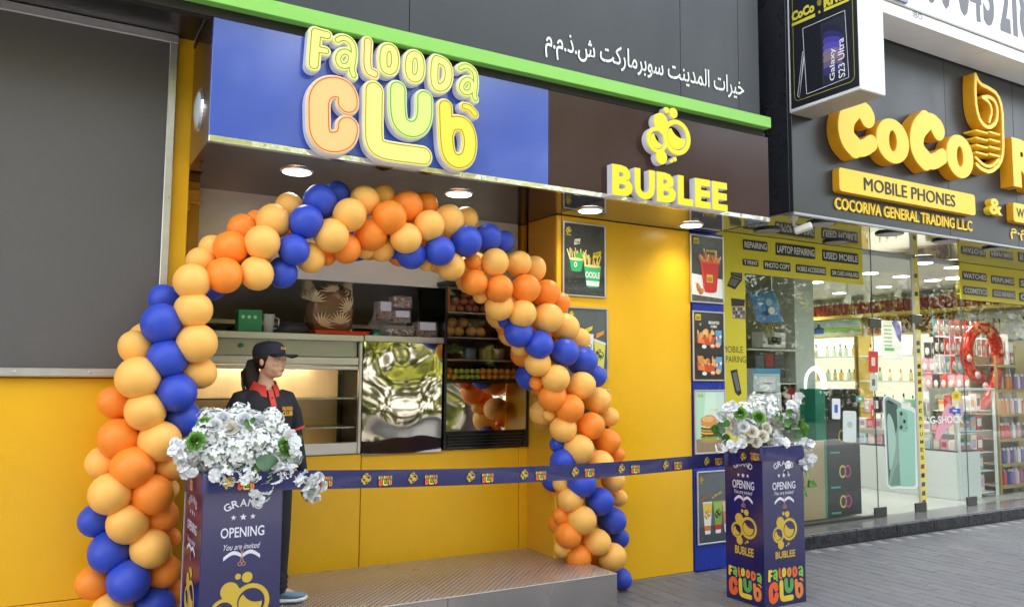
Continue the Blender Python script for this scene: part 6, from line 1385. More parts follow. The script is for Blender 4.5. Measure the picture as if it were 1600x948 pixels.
solo('plastic_bag', MB().ball(((a.x+c.x)/2-.03, YC+.26, zl2+.10), ((c.x-a.x)/2*.9, .06, .13), 20, 12, crumple(.012)), mat("thin_plastic", (.75, .77, .8), .2, alpha=.2, spec=.9, bump=.4, bscale=20), 'thin crumpled clear plastic bag behind the food boxes', 'bag', smooth=True, loc=((a.x+c.x)/2, YC+.26, zl2))
px_ = on(552, 460, YC+.3).x
part(case_, 'screen_post', MB().box(px_, px_+.012, YC+.35, YC+.4, czl+.046, sb_z-.01), st_m)
# kitchen things in the dark behind
for i, (xa, xb, za, zb, cc, lb) in enumerate(((1.25, 1.62, 1.41, 1.93, 0x3A3E48, 'dark slate appliance on the back worktop, left of the patterned bag'), (1.9, 2.2, 1.41, 1.80, 0x9A9C98, 'pale grey appliance on the back worktop behind the patterned bag'), (2.35, 2.62, 1.41, 1.88, 0x1C1C20, 'black appliance on the back worktop behind the food boxes'))):
    t = thing('appliance', lb, 'appliance', (xa, 6.2, 1.4)); part(t, 'housing', MB().box(xa, xb, 6.15, 6.44, 1.402, za+(zb-za), .01), cmat(cc, .35)); part(t, 'control_panel', MB().box(xa+.04, xb-.04, 6.142, 6.149, zb-.12, zb-.03, .002), cmat(0x70747A, .3)); part(t, 'knob', MB().cyl(((xa+xb)/2, 6.141, zb-.2), (0, -1, 0), .02, .018, .02, 14), cmat(0xB8B8B8, .3))
kt = thing('back_shelf', 'dim steel back shelf with pale tubs inside the kiosk', 'shelf unit', (2.2, 6.9, 1.2))
part(kt, 'shelf', MB().box(1.0, 3.3, 6.25, 6.48, 1.95, 1.98), st_m); part(kt, 'worktop', MB().box(.7, 3.3, 6.1, 6.48, 1.35, 1.40), st_m); part(kt, 'leg', MB().box(1.0, 1.04, 6.3, 6.34, .25, 1.349), st_m); part(kt, 'leg', MB().box(3.2, 3.24, 6.3, 6.34, .25, 1.349), st_m)
bq = random.Random(3)
for i in range(9): x = 1.05+i*.25; h = bq.uniform(.08, .22); solo('food_tub', MB().cyl((0, 0, 0), ZA, .08, .09, h, 14), cmat(bq.choice((0xB8B8B0, 0x8A9098, 0x30343C, 0xC07038, 0x9AA860)), .4), 'plastic tub on the dim back shelf inside the kiosk', 'tub', group='tubs on the back shelf', loc=(x, 6.37, 1.981))
# ------------------------------------------------------------------ people
def remesh(mb, voxel, mat_, iters=3, name='body'):
    me = mb.data(name); o = bpy.data.objects.new(name, me); COL.objects.link(o)
    m = o.modifiers.new("r", 'REMESH'); m.mode = 'VOXEL'; m.voxel_size = voxel; m.use_smooth_shade = True
    if iters: s = o.modifiers.new("s", 'SMOOTH'); s.factor = .5; s.iterations = iters
    r = bpy.data.meshes.new_from_object(o.evaluated_get(bpy.context.evaluated_depsgraph_get())); bpy.data.objects.remove(o)
    r.materials.clear(); r.materials.append(mat_); r.polygons.foreach_set("use_smooth", [True]*len(r.polygons)); return r
def ring(c, rx, ry, n=20, rz=0, tilt=0, sup=2.0):
    out = []
    for k in range(n):
        a = 2*math.pi*k/n; ca, sa = math.cos(a), math.sin(a)
        x = rx*math.copysign(abs(ca)**(2/sup), ca); y = ry*math.copysign(abs(sa)**(2/sup), sa)
        X = x*math.cos(rz)-y*math.sin(rz); Y = x*math.sin(rz)+y*math.cos(rz); out.append((c[0]+X, c[1]+Y, c[2]+Y*tilt))
    return out
def limb(b, pts, radii, n=14):
    b.tube(pts, radii, n)
    for p, r in ((pts[0], radii[0]), (pts[-1], radii[-1])): b.ball(p, r*.98, 12, 8)
skin = mat("skin", (.68, .40, .27), .42, sss=.12, noise=.05, nscale=20); hair_m = mat("hair", (.012, .009, .008), .35, noise=.4, nscale=40, stretch=(6, 6, .6), bump=.5, bscale=120)
polo = mat("polo_black", (.014, .014, .019), .8, bump=.3, bscale=260, noise=.15, nscale=12); trou = mat("trouser_black", (.010, .010, .012), .85, bump=.25, bscale=200); redt = mat("red_trim", (.60, .05, .03), .6)
def head_parts(b, H):
    "skull, face features; H maps head space (face towards -Y, centre of skull) to body space"
    def hb(c, r, nu=16, nv=10): b.ball((0, 0, 0), r, nu, nv, lambda p: H @ (p+Vector(c)))
    hb((0, .008, .025), (.073, .088, .085), 24, 16); hb((0, -.022, -.025), (.060, .062, .070), 22, 14); hb((0, -.045, -.080), (.030, .030, .022)); hb((0, -.012, -.062), (.050, .055, .042))
    hb((.034, -.058, -.022), (.024, .022, .022)); hb((-.034, -.058, -.022), (.024, .022, .022))
    hb((0, -.040, -.040), (.050, .040, .042)); hb((.026, -.050, -.048), (.026, .024, .030)); hb((-.026, -.050, -.048), (.026, .024, .030)); hb((0, -.045, .000), (.058, .036, .030))
    hb((0, -.082, -.030), (.0115, .015, .014)); hb((0, -.076, -.010), (.008, .012, .026)); hb((.010, -.074, -.034), (.008, .009, .007)); hb((-.010, -.074, -.034), (.008, .009, .007))
    hb((0, -.066, .018), (.050, .020, .012)); hb((0, -.074, -.056), (.019, .010, .0055)); hb((0, -.073, -.066), (.016, .010, .006))
    for s in (-1, 1): hb((s*.072, .012, -.010), (.008, .014, .024)); hb((s*.069, .012, -.026), (.006, .008, .010))
def hand(b, wrist, down, side, s=1.0, thumb=1, palmn=None):
    d = Vector(down).normalized(); sd = Vector(side).normalized(); n = d.cross(sd); w = Vector(wrist)
    b.loft([ring3(w+d*t*s, sd, n, a*s, c*s) for t, a, c in ((-.01, .020, .015), (.02, .030, .014), (.05, .038, .013), (.078, .036, .011))])
    for k, (off, L) in enumerate(((-.027, .060), (-.009, .068), (.009, .064), (.026, .050))):
        p0 = w+d*.074*s+sd*off*s; cur = n*(.22+.06*k); p1 = p0+(d+cur*.3).normalized()*L*.45*s; p2 = p1+(d+cur*1.3).normalized()*L*.33*s; p3 = p2+(d+cur*2.4).normalized()*L*.25*s
        b.tube([p0-d*.01, p0, p1, p2, p3], [.0088*s, .0088*s, .0082*s, .0075*s, .0055*s], 8)
    p0 = w+d*.022*s+sd*(-.028*thumb)*s; b.tube([p0, p0+(d*.6-sd*thumb*.7).normalized()*.03*s, p0+(d*.9-sd*thumb*.45+n*.2).normalized()*.058*s], [.012*s, .010*s, .0075*s], 8)
def ring3(c, a, b_, ra, rb, n=12): return [tuple(c+a*ra*math.cos(2*math.pi*k/n)+b_*rb*math.sin(2*math.pi*k/n)) for k in range(n)]
def woman():
    t = thing('person', 'young woman in black cap and black polo shirt with red collar, looking right', 'person', (1.175, 4.86, HP), R(11))
    HC = Vector((.012, -.035, 1.405)); H = Matrix.Translation(HC) @ Matrix.Rotation(R(31), 4, 'Z') @ Matrix.Rotation(R(-3), 4, 'X')
    b = MB(); head_parts(b, H)
    b.loft([ring((.0, .012, 1.20), .085, .062, 18), ring((0, .002, 1.245), .056, .052, 18), ring((.002, -.004, 1.29), .043, .045, 18), ring((.006, -.010, 1.335), .042, .046, 18), ring((.01, -.018, 1.37), .044, .048, 18)])
    torso = [((0, .0, .76), .150, .100), ((0, 0, .84), .160, .108), ((0, 0, .92), .140, .098), ((0, 0, 1.0), .135, .094), ((0, -.006, 1.09), .150, .104), ((0, .0, 1.16), .160, .096), ((0, .01, 1.215), .125, .075), ((0, .012, 1.245), .07, .055)]
    b.loft([ring(c, rx, ry, 22) for c, rx, ry in torso])
    SH = {s: Vector((s*.150, .012, 1.182)) for s in (-1, 1)}; EL = {1: Vector((.222, .02, .93)), -1: Vector((-.215, .02, .93))}; WR = {1: Vector((.238, -.045, .715)), -1: Vector((-.232, -.04, .715))}
    for s in (-1, 1):
        limb(b, [SH[s], SH[s].lerp(EL[s], .5), EL[s], EL[s].lerp(WR[s], .4), WR[s]], [.044, .040, .033, .031, .020]); hand(b, WR[s], (.0, -.12, -1), (0, 1, -.1), 1.0, 1)
    HIP = {s: Vector((s*.082, 0, .78)) for s in (-1, 1)}; KN = {1: Vector((.105, -.012, .43)), -1: Vector((-.085, -.01, .43))}; AN = {1: Vector((.115, .012, .085)), -1: Vector((-.09, .02, .085))}
    FD = {1: Vector((.95, -.42, 0)).normalized(), -1: Vector((-.1, -1, 0)).normalized()}
    for s in (-1, 1):
        limb(b, [HIP[s], HIP[s].lerp(KN[s], .5), KN[s], KN[s].lerp(AN[s], .4), AN[s]], [.086, .070, .050, .046, .030]); limb(b, [AN[s], AN[s]+FD[s]*.10+Vector((0, 0, -.045))], [.030, .026])
    part(t, 'body', remesh(b, .0048, skin, 2), local=True)
    # eyes, brows, lips on the face
    for s in (-1, 1):
        e = MB().m(cmat(0xE4DCD4, .2)).ball((0, 0, 0), (.0115, .005, .0052), 12, 8, lambda p: H @ (p+Vector((s*.028, -.0745, .000)))); e.m(cmat(0x140C08, .15)).ball((0, 0, 0), (.0052, .003, .0052), 10, 6, lambda p: H @ (p+Vector((s*.028+.002, -.0785, .000)))); part(t, 'eye', e, local=True, smooth=True)
        e = MB().tube([H @ Vector((s*(.028+dx), -.0775+abs(dx)*.35, .0048+(.0012 if abs(dx) < .006 else 0))) for dx in (-.012, -.006, 0, .006, .012)], .0013, 5); part(t, 'eyelid', e, hair_m, local=True)
        e = MB().tube([H @ Vector((s*(.030+dx), -.0815+abs(dx-.002)*.42, .0180-abs(dx)*.22)) for dx in (-.016, -.006, .004, .016)], [.001, .0022, .002, .0008], 6); part(t, 'eyebrow', e, hair_m, local=True)
    e = MB().ball((0, 0, 0), (.0165, .006, .0034), 12, 6, lambda p: H @ (p+Vector((0, -.0795, -.0575)))).ball((0, 0, 0), (.0145, .006, .0042), 12, 6, lambda p: H @ (p+Vector((0, -.0785, -.0645)))); part(t, 'lips', e, mat("lips", (.40, .13, .11), .35), local=True, smooth=True)
    # hair: shell under the cap and the ponytail
    hb_ = MB(); hb_.ball((0, 0, 0), (.080, .094, .088), 24, 16, lambda p: H @ (p+Vector((0, .014, .028)) if p.y > -.035 or p.z > .045 else p*.8+Vector((0, .02, .028))))
    for s in (-1, 1): hb_.tube([H @ Vector((s*.062, -.026, .040)), H @ Vector((s*.067, -.020, .012)), H @ Vector((s*.068, -.014, -.012))], [.010, .008, .003], 8)
    hb_.tube([H @ Vector(q) for q in ((0, .085, .0), (.0, .120, -.01), (-.005, .125, -.06), (-.010, .115, -.12), (-.015, .105, -.175), (-.012, .095, -.225))], [.022, .038, .046, .046, .036, .012], 14)
    part(t, 'hair', remesh(hb_, .005, hair_m, 2), local=True)
    for k in range(16):
        rr = random.Random(k); a = rr.uniform(-.02, .02); part(t, 'hair_strand', MB().tube([H @ Vector(q) for q in ((a*.4, .12, .0), (a*1.8-.004, .178+rr.uniform(-.008, .004), -.06), (a*2-.010, .170+rr.uniform(-.01, .004), -.13), (a*1.8-.016, .140+rr.uniform(-.01, .01), -.20-rr.uniform(0, .05)))], [.003, .004, .003, .001], 5), hair_m, local=True)
    part(t, 'hair_tie', MB().tube([H @ (Vector((0, .102, -.002))+Vector((.021*math.cos(a), 0, .021*math.sin(a)))) for a in [k*math.pi/5 for k in range(11)]], .005, 6, False), cmat(0xE8E4E0), local=True)
    # cap
    cm_ = mat("cap_cloth", (.011, .013, .026), .75, bump=.25, bscale=300)
    cap = MB(); n = 26; rings = []
    for zz, s_ in ((.026, 1.0), (.045, 1.01), (.066, .985), (.086, .90), (.100, .74), (.108, .5), (.1115, .2)):
        rings.append([tuple(H @ Vector((.083*s_*math.cos(2*math.pi*k/n), .010+.099*s_*math.sin(2*math.pi*k/n)*(1.0 if math.sin(2*math.pi*k/n) > 0 else .97), zz))) for k in range(n)])
    cap.loft(rings, False); cap.add([rings[-1][k] for k in range(n)], [tuple(range(n))]); co = part(t, 'cap', cap, cm_, local=True, smooth=True)
    br = MB(); V = []; nu, nv = 14, 5
    for lay in (0, 1):
        for j in range(nv+1):
            for i in range(nu+1):
                a = R(-62+124*i/nu); r0 = Vector((.082*math.sin(a), .010-.096*math.cos(a), .032)); ext = .086*(math.cos(a)**.6 if math.cos(a) > 0 else 0); f = j/nv
                p = r0+Vector((.25*math.sin(a), -1, 0)).normalized()*ext*f; p.z += -.006*f-abs(math.sin(a))**2*.016*f-lay*.006; V.append(tuple(H @ p))
    N = (nu+1)*(nv+1); br.add(V, [(L*N+j*(nu+1)+i, L*N+j*(nu+1)+i+1, L*N+(j+1)*(nu+1)+i+1, L*N+(j+1)*(nu+1)+i) for L in (0, 1) for j in range(nv) for i in range(nu)]+[(nv*(nu+1)+i, nv*(nu+1)+i+1, N+nv*(nu+1)+i+1, N+nv*(nu+1)+i) for i in range(nu)])
    part(co, 'brim', br, mat("brim_black", (.008, .008, .009), .5), local=True, smooth=True)
    part(co, 'button', MB().ball(tuple(H @ Vector((0, .01, .113))), .006, 10, 6), cm_, local=True, smooth=True)
    lg = MB(); em_m = cmat(0xE0A030, .6)
    def cap_pt(x, z): a = x/.083; return H @ Vector((.0845*math.sin(a)*(1-.10*(z-.06)/.03 if z > .06 else 1), .010-.0985*math.cos(a)*(1-.35*max(0, z-.066)/.03), z))
    for k, ch in enumerate((("F", -.026), ("A", -.016), ("L", -.006), ("O", .004), ("D", .014), ("A", .024))):
        c = cap_pt(ch[1]+.003, .078); d = (cap_pt(ch[1]+.006, .078)-cap_pt(ch[1], .078)).normalized(); u_ = (cap_pt(ch[1], .086)-cap_pt(ch[1], .07)).normalized(); nn = d.cross(u_); fit_text(lg, ch[0], c+nn*.003-d*.004, d, u_, .009, .012, em_m, bold=.05)
    for k, ch in enumerate((("C", -.022), ("L", -.008), ("U", .004), ("B", .016))):
        c = cap_pt(ch[1]+.003, .058); d = (cap_pt(ch[1]+.006, .058)-cap_pt(ch[1], .058)).normalized(); u_ = (cap_pt(ch[1], .066)-cap_pt(ch[1], .05)).normalized(); nn = d.cross(u_); fit_text(lg, ch[0], c+nn*.003-d*.005, d, u_, .011, .016, em_m, bold=.06)
    part(co, 'cap_badge', lg, local=True)
    # polo shirt: torso and short sleeves in one garment
    sh = MB(); sh.loft([ring(c, rx, ry, 26, 0, 0, 2.2) for c, rx, ry in (((0, 0, .70), .186, .132), ((0, 0, .78), .184, .132), ((0, 0, .88), .168, .122), ((0, 0, .98), .160, .115), ((0, -.008, 1.08), .158, .120), ((0, -.003, 1.15), .162, .110), ((0, .008, 1.20), .142, .088), ((0, .012, 1.234), .097, .068))])
    SE = {}
    for s in (-1, 1):
        e = SH[s].lerp(EL[s], .70)+Vector((s*.006, 0, 0)); SE[s] = e; sh.tube([SH[s]+Vector((-s*.05, 0, .012)), SH[s]+Vector((-s*.012, 0, .004)), SH[s].lerp(e, .5)+Vector((s*.006, 0, 0)), e], [.046, .053, .055, .055], 18)
    q = random.Random(6)
    for k in range(16):   # soft folds
        a = q.uniform(-2.6, -.4); z = q.uniform(.74, 1.05); x, y = .158*math.cos(a), .112*math.sin(a); sh.tube([(x*1.02, y*1.02, z+.06), (x*1.05, y*1.05, z), (x*1.0, y*1.02, z-.07)], [.006, .012, .005], 8)
    part(t, 'polo_shirt', remesh(sh, .0065, polo, 3), local=True)
    for s in (-1, 1):
        d = (SE[s]-SH[s]).normalized(); part(t, 'sleeve_cuff', MB().tube([SE[s]-d*.010, SE[s]-d*.002, SE[s]+d*.006], [.0570, .0580, .0565], 22, False), redt, local=True, smooth=True)
        b2 = MB(); b2.tube([SE[s]-d*.03, EL[s], EL[s].lerp(WR[s], .5), WR[s]+Vector((0, 0, .012))], [.042, .038, .035, .026], 16); part(t, 'undersleeve', b2, polo, local=True, smooth=True)
    # collar, placket, chest badge
    cl = MB(); V = []; n = 28
    for j, (rx, ry, z, dz) in enumerate(((.058, .056, 1.262, 0), (.062, .060, 1.285, 0), (.066, .064, 1.288, 0), (.088, .082, 1.240, 0))):
        for k in range(n+1):
            a = R(-90+18+(360-36)*k/n); op = max(0, math.cos(a+math.pi/2)); V.append((rx*math.cos(a)*(1+.05*op*(j == 3)), .006+ry*math.sin(a)*(1+.28*op*(j == 3)), z-.030*op-(.020*op if j == 3 else 0)))
    cl.add(V, [(j*(n+1)+k, j*(n+1)+k+1, (j+1)*(n+1)+k+1, (j+1)*(n+1)+k) for j in range(3) for k in range(n)]); part(t, 'collar', cl, redt, local=True, smooth=True)
    pk_ = MB(); pts = [(1.235, -.072), (1.20, -.092), (1.15, -.124), (1.10, -.137), (1.065, -.137)]
    for i in range(len(pts)-1):
        z0, y0 = pts[i]; z1, y1 = pts[i+1]; pk_.hexa([(-.016, y0-.002, z0), (.016, y0-.002, z0), (.016, y1-.002, z1), (-.016, y1-.002, z1)][::-1], [(-.016, y0+.012, z0), (.016, y0+.012, z0), (.016, y1+.012, z1), (-.016, y1+.012, z1)][::-1])
    part(t, 'placket', pk_, redt, local=True)
    for z, y in ((1.19, -.101), (1.13, -.135)): part(t, 'button', MB().cyl((0, y, z), (0, -1, 0), .005, .005, .004, 10), cmat(0x7A1410), local=True)
    bd_ = MB(); fit_text(bd_, "FALOODA", (.052, -.1265, 1.118), (.97, .24, 0), ZA, .075, .022, em_m, bold=.05); fit_text(bd_, "CLUB", (.052, -.1270, 1.086), (.97, .24, 0), ZA, .075, .028, em_m, bold=.06); part(t, 'chest_badge', bd_, local=True)
    # trousers
    tr = MB(); tr.loft([ring(c, rx, ry, 22) for c, rx, ry in (((0, 0, .72), .165, .115), ((0, 0, .80), .168, .116), ((0, 0, .86), .155, .11))])
    for s in (-1, 1):
        a_ = AN[s]+Vector((0, .004, .0)); tr.tube([HIP[s]+Vector((0, 0, .0)), HIP[s].lerp(KN[s], .5), KN[s], KN[s].lerp(a_, .5), a_+Vector((0, 0, .02)), a_+Vector((0, 0, -.02))], [.098, .086, .070, .064, .060, .062], 20)
        for z, r_ in ((.40, .012), (.30, .010), (.16, .014), (.13, .012), (.10, .012)): p = KN[s].lerp(AN[s], (.43-z)/.345); tr.tube([p+Vector((-.058, -.02, -.01)), p+Vector((0, -.064, .006)), p+Vector((.058, -.02, -.008))], r_*.8, 8)
    part(t, 'trousers', remesh(tr, .0075, trou, 3), local=True)
    # trainers
    knit = mat("trainer_knit", srgb(120, 150, 175), .7, bump=.5, bscale=500, noise=.1, nscale=60); solem = mat("trainer_sole", (.80, .83, .86), .5)
    for s in (-1, 1):
        f = FD[s]; rt = Vector((f.y, -f.x, 0)); o_ = AN[s].copy(); o_.z = 0
        def fr(x, w_, z, h, up=0): 
            c = o_+f*x; return [tuple(c+rt*(w_*math.cos(2*math.pi*k/18))+Vector((0, 0, z+h*math.sin(2*math.pi*k/18)+up))) for k in range(18)]
        so_ = MB(); so_.loft([fr(-.072, .018, .020, .017), fr(-.055, .032, .019, .018), fr(0, .036, .019, .018), (fr(.06, .040, .018, .017)), fr(.115, .043, .018, .017), fr(.155, .034, .022, .016), fr(.178, .012, .028, .012)]); 
        so = part(t, 'trainer', MB().loft([fr(-.066, .016, .045, .022), fr(-.05, .030, .060, .036), fr(-.01, .034, .066, .044), fr(.03, .035, .058, .036), fr(.075, .038, .048, .026), fr(.12, .038, .042, .020), fr(.152, .028, .040, .015), fr(.17, .010, .038, .008)]), knit, local=True, smooth=True)
        part(so, 'sole', so_, solem, local=True, smooth=True)
        for k in range(4): c = o_+f*(.035+.018*k); z = .094-.011*k; part(so, 'lace', MB().tube([c-rt*.018+Vector((0, 0, z-.006)), c+Vector((0, 0, z+.003)), c+rt*.018+Vector((0, 0, z-.006))], .0028, 6), cmat(0xC8D4DC), local=True)
    return t
woman()
def shopkeeper():
    p = PY(1465, 604, 7.7); zc = p.z-.0
    t = thing('person', 'dark haired woman in black behind the glass counter, head bowed', 'person', (p.x, 7.7, zc-1.47), R(-25))
    H = Matrix.Translation((0, -.03, 1.47)) @ Matrix.Rotation(R(-20), 4, 'Z') @ Matrix.Rotation(R(14), 4, 'X')
    b = MB(); head_parts(b, H); b.tube([(0, .01, 1.28), (0, 0, 1.34), (0, -.01, 1.42)], [.055, .048, .046], 14)
    b.loft([ring(c, rx, ry, 20) for c, rx, ry in (((0, 0, .80), .16, .11), ((0, 0, 1.0), .14, .10), ((0, 0, 1.15), .16, .10), ((0, 0, 1.27), .12, .07))])
    for s in (-1, 1): limb(b, [(s*.16, 0, 1.23), (s*.20, .0, 1.0), (s*.15, -.16, .90)], [.042, .034, .022]); hand(b, (s*.15, -.16, .90), (-s*.2, -1, -.1), (s*-1, 0, 0), .95, 1); limb(b, [(s*.085, 0, .82), (s*.09, 0, .44), (s*.09, .01, .08)], [.08, .05, .03]); limb(b, [(s*.09, .01, .06), (s*.09, -.12, .04)], [.03, .025])
    part(t, 'body', remesh(b, .008, skin, 2), local=True)
    hb_ = MB(); hb_.ball((0, 0, 0), (.084, .096, .094), 20, 14, lambda p: H @ (p+Vector((0, .018, .028)) if p.y > -.03 or p.z > .05 else p*.75+Vector((0, .02, .03)))); hb_.tube([H @ Vector(q) for q in ((0, .08, .0), (0, .10, -.08), (0, .09, -.18))], [.06, .065, .04], 12)
    for s in (-1, 1): hb_.tube([H @ Vector((s*.055, -.05, .07)), H @ Vector((s*.074, -.03, .0)), H @ Vector((s*.076, -.01, -.10))], [.02, .016, .010], 8)
    part(t, 'hair', remesh(hb_, .008, hair_m, 2), local=True)
    for s in (-1, 1): part(t, 'eye', MB().m(cmat(0x1A120C, .2)).ball((0, 0, 0), (.010, .004, .005), 10, 6, lambda p: H @ (p+Vector((s*.028, -.077, .000)))), local=True)
    sh = MB(); sh.loft([ring(c, rx, ry, 20) for c, rx, ry in (((0, 0, .75), .19, .13), ((0, 0, 1.0), .165, .12), ((0, 0, 1.18), .185, .115), ((0, .005, 1.28), .13, .08), ((0, .01, 1.31), .075, .06))])
    for s in (-1, 1): sh.tube([(s*.13, 0, 1.24), (s*.19, 0, 1.12), (s*.205, 0, 1.0), (s*.155, -.13, .91)], [.055, .056, .046, .034], 14)
    part(t, 'top', remesh(sh, .01, polo, 3), local=True)
    tr = MB(); tr.loft([ring((0, 0, .72), .165, .12, 18), ring((0, 0, .84), .165, .12, 18)])
    for s in (-1, 1): tr.tube([(s*.085, 0, .78), (s*.09, 0, .44), (s*.09, .01, .04)], [.095, .07, .06], 14)
    part(t, 'trousers', remesh(tr, .012, trou, 2), local=True)
shopkeeper()
# ------------------------------------------------------------------ posters in thin frames
dark_p = mat("poster_slate", (.045, .045, .048), .3, noise=.45, nscale=7, coat=.4)
def poster(label, q, yb, paint, group=None):
    a, b_, c, d = [PY(*p, yb) for p in q]    # TL, TR, BR, BL
    x0, x1, z0, z1 = (a.x+d.x)/2, (b_.x+c.x)/2, (c.z+d.z)/2, (a.z+b_.z)/2
    x1 = min(x1, 5.088)
    t = thing('food_poster', label, 'poster', ((x0+x1)/2, yb, z0), group=None)
    fw = .012
    for bb in ((x0, x1, z0, z0+fw), (x0, x1, z1-fw, z1), (x0, x0+fw, z0+fw+.001, z1-fw-.001), (x1-fw, x1, z0+fw+.001, z1-fw-.001)): part(t, 'frame_bar', MB().box(bb[0], bb[1], yb-.008, yb+.006, bb[2], bb[3], .002), alu)
    W, H = x1-x0-2*fw, z1-z0-2*fw; X0, Z0 = x0+fw, z0+fw
    part(t, 'sheet', MB().box(X0, x1-fw, yb, yb+.005, Z0, z1-fw), paint[0])
    st = {'n': 0}
    layers = []
    class Pn:
        b = MB()
        def poly(s, pts, col):
            st['n'] += 1; s.b.m(cmat(col, .35)); s.b.add([(X0+p[0]*W, yb-.0008-.00001*st['n'], Z0+p[1]*H) for p in pts], [tuple(range(len(pts)))])
        def ell(s, cx, cy, rx, ry, col, n=14, rot=0):
            s.poly([(cx+(rx*math.cos(k*2*math.pi/n)*math.cos(rot)-ry*math.sin(k*2*math.pi/n)*math.sin(rot)), cy+(rx*math.cos(k*2*math.pi/n)*math.sin(rot)+ry*math.sin(k*2*math.pi/n)*math.cos(rot))*1.0) for k in range(n)], col)
        def text(s, tx, x, y, w, h, col, rot=0, bold=.03):
            st['n'] += 1; ex = Vector((math.cos(rot), 0, math.sin(rot))); ez = Vector((-math.sin(rot), 0, math.cos(rot))); fit_text(s.b, tx, (X0+x*W, yb-.0012-.00001*st['n'], Z0+y*H), ex, ez, w*W, h*H, cmat(col, .4), bold=bold)
        def logo(s, x, y, w, mono=None): st['n'] += 1; logo_print(s.b, (X0+x*W, yb-.0012-.00001*st['n'], Z0+y*H), XA, ZA, w*W, mono=mono)
        def emb(s, x, y, h, col): st['n'] += 1; emblem_print(s.b, (X0+x*W, yb-.0012-.00001*st['n'], Z0+y*H), XA, ZA, h*H, cmat(col))
    P_ = Pn(); P_.b = MB(); paint[1](P_); part(t, 'print', P_.b); return t
pr_ = random.Random(14)
def fries(P_, cx, cy, w, h, col, n=16):
    for k in range(n):
        x = cx+pr_.uniform(-w, w); a = pr_.uniform(-.35, .35)+(x-cx)*1.5; L = h*pr_.uniform(.6, 1.1); dx, dy = math.sin(a)*L, math.cos(a)*L; q = .012
        P_.poly([(x-q, cy), (x+q, cy), (x+q+dx, cy+dy), (x-q+dx, cy+dy)], pr_.choice(col))
def cup(P_, cx, y0, y1, w0, w1, col, hi=None):
    P_.poly([(cx-w0, y0), (cx+w0, y0), (cx+w1, y1), (cx-w1, y1)], col); P_.ell(cx, y0, w0, .014, col); P_.ell(cx, y1, w1, .02, hi or col)
def p_noodle(P_):
    for k in range(5): P_.poly([(0, 0), (1, 0), (1, .28-.05*k), (0, .22-.04*k)], (0x24262A, 0x303236, 0x3A3C40, 0x46484A, 0x3A3C3E)[k])
    for k in range(40): x, y = pr_.random(), pr_.random()*.25; P_.poly([(x, y), (x+.06, y+.003), (x+.06, y+.008), (x, y+.006)], pr_.choice((0x5A5C60, 0x2A2C30, 0x6A6C70)))
    P_.emb(.11, .85, .1, 0xE8D820); P_.text("BUBLEE", .05, .825, .12, .02, 0xE8D820)
    fries(P_, .3, .5, .17, .16, (0xE8D890, 0xD8C060, 0xF0E8B0)); P_.ell(.42, .55, .16, .05, 0x4EA848)
    cup(P_, .30, .34, .50, .12, .17, 0x2FA868, 0xE0D8A0); P_.text("O", .24, .39, .08, .07, 0xE8F4E8)
    fries(P_, .68, .42, .17, .17, (0xE8C860, 0xF0E090, 0xD09848)); cup(P_, .70, .13, .42, .15, .21, 0x35B878, 0xE8D890); P_.poly([(.55, .14), (.86, .14), (.87, .21), (.54, .21)], 0xE8F0E8); P_.text("OODLE", .52, .25, .36, .09, 0xF0F4E8)
    P_.poly([(.24, .70), (.38, .72), (.40, .80), (.26, .78)], 0xEDEBE6); P_.text("YUM", .26, .72, .11, .04, 0x403830); P_.poly([(.70, .53), (.9, .57), (.92, .65), (.72, .61)], 0xE8D028); P_.text("HOT", .74, .575, .13, .04, 0x403010)
def p_shake(P_):
    P_.poly([(0, 0), (1, 0), (1, .14), (0, .18)], 0x8FA0A8); P_.emb(.1, .88, .08, 0xE8D820)
    P_.poly([(.42, .64), (.62, .70), (.64, .76), (.44, .71)], 0xE0D040); P_.poly([(.72, .58), (.92, .64), (.94, .70), (.74, .65)], 0xE89038)
    P_.poly([(.38, .12), (.64, .12), (.66, .64), (.34, .65)], 0xE8E8E0); P_.poly([(.40, .20), (.62, .20), (.63, .34), (.39, .34)], 0xE8DA60)
    P_.poly([(.72, .16), (.92, .12), (.97, .50), (.67, .56)], 0xE4D868); P_.emb(.8, .25, .18, 0x3A5838); P_.emb(.5, .38, .16, 0x887830); P_.poly([(.66, .55), (.98, .49), (.98, .52), (.66, .58)], 0xD8E4F0)
def drum(P_, cx, cy, r, rot):
    c1, c2 = pr_.choice(((0xB4642C, 0xD08848), (0xA85424, 0xC87838), (0xC07838, 0xE0A058))); P_.ell(cx, cy, r, r*.55, c1, 12, rot); P_.ell(cx+r*.15, cy+r*.12, r*.6, r*.3, c2, 10, rot); P_.ell(cx+math.cos(rot)*r*1.2, cy+math.sin(rot)*r*1.0, r*.3, r*.2, 0xE0C898, 8, rot)
    for k in range(5): P_.ell(cx+pr_.uniform(-.6, .6)*r, cy+pr_.uniform(-.3, .3)*r, r*.10, r*.07, 0x7A3A18, 6)
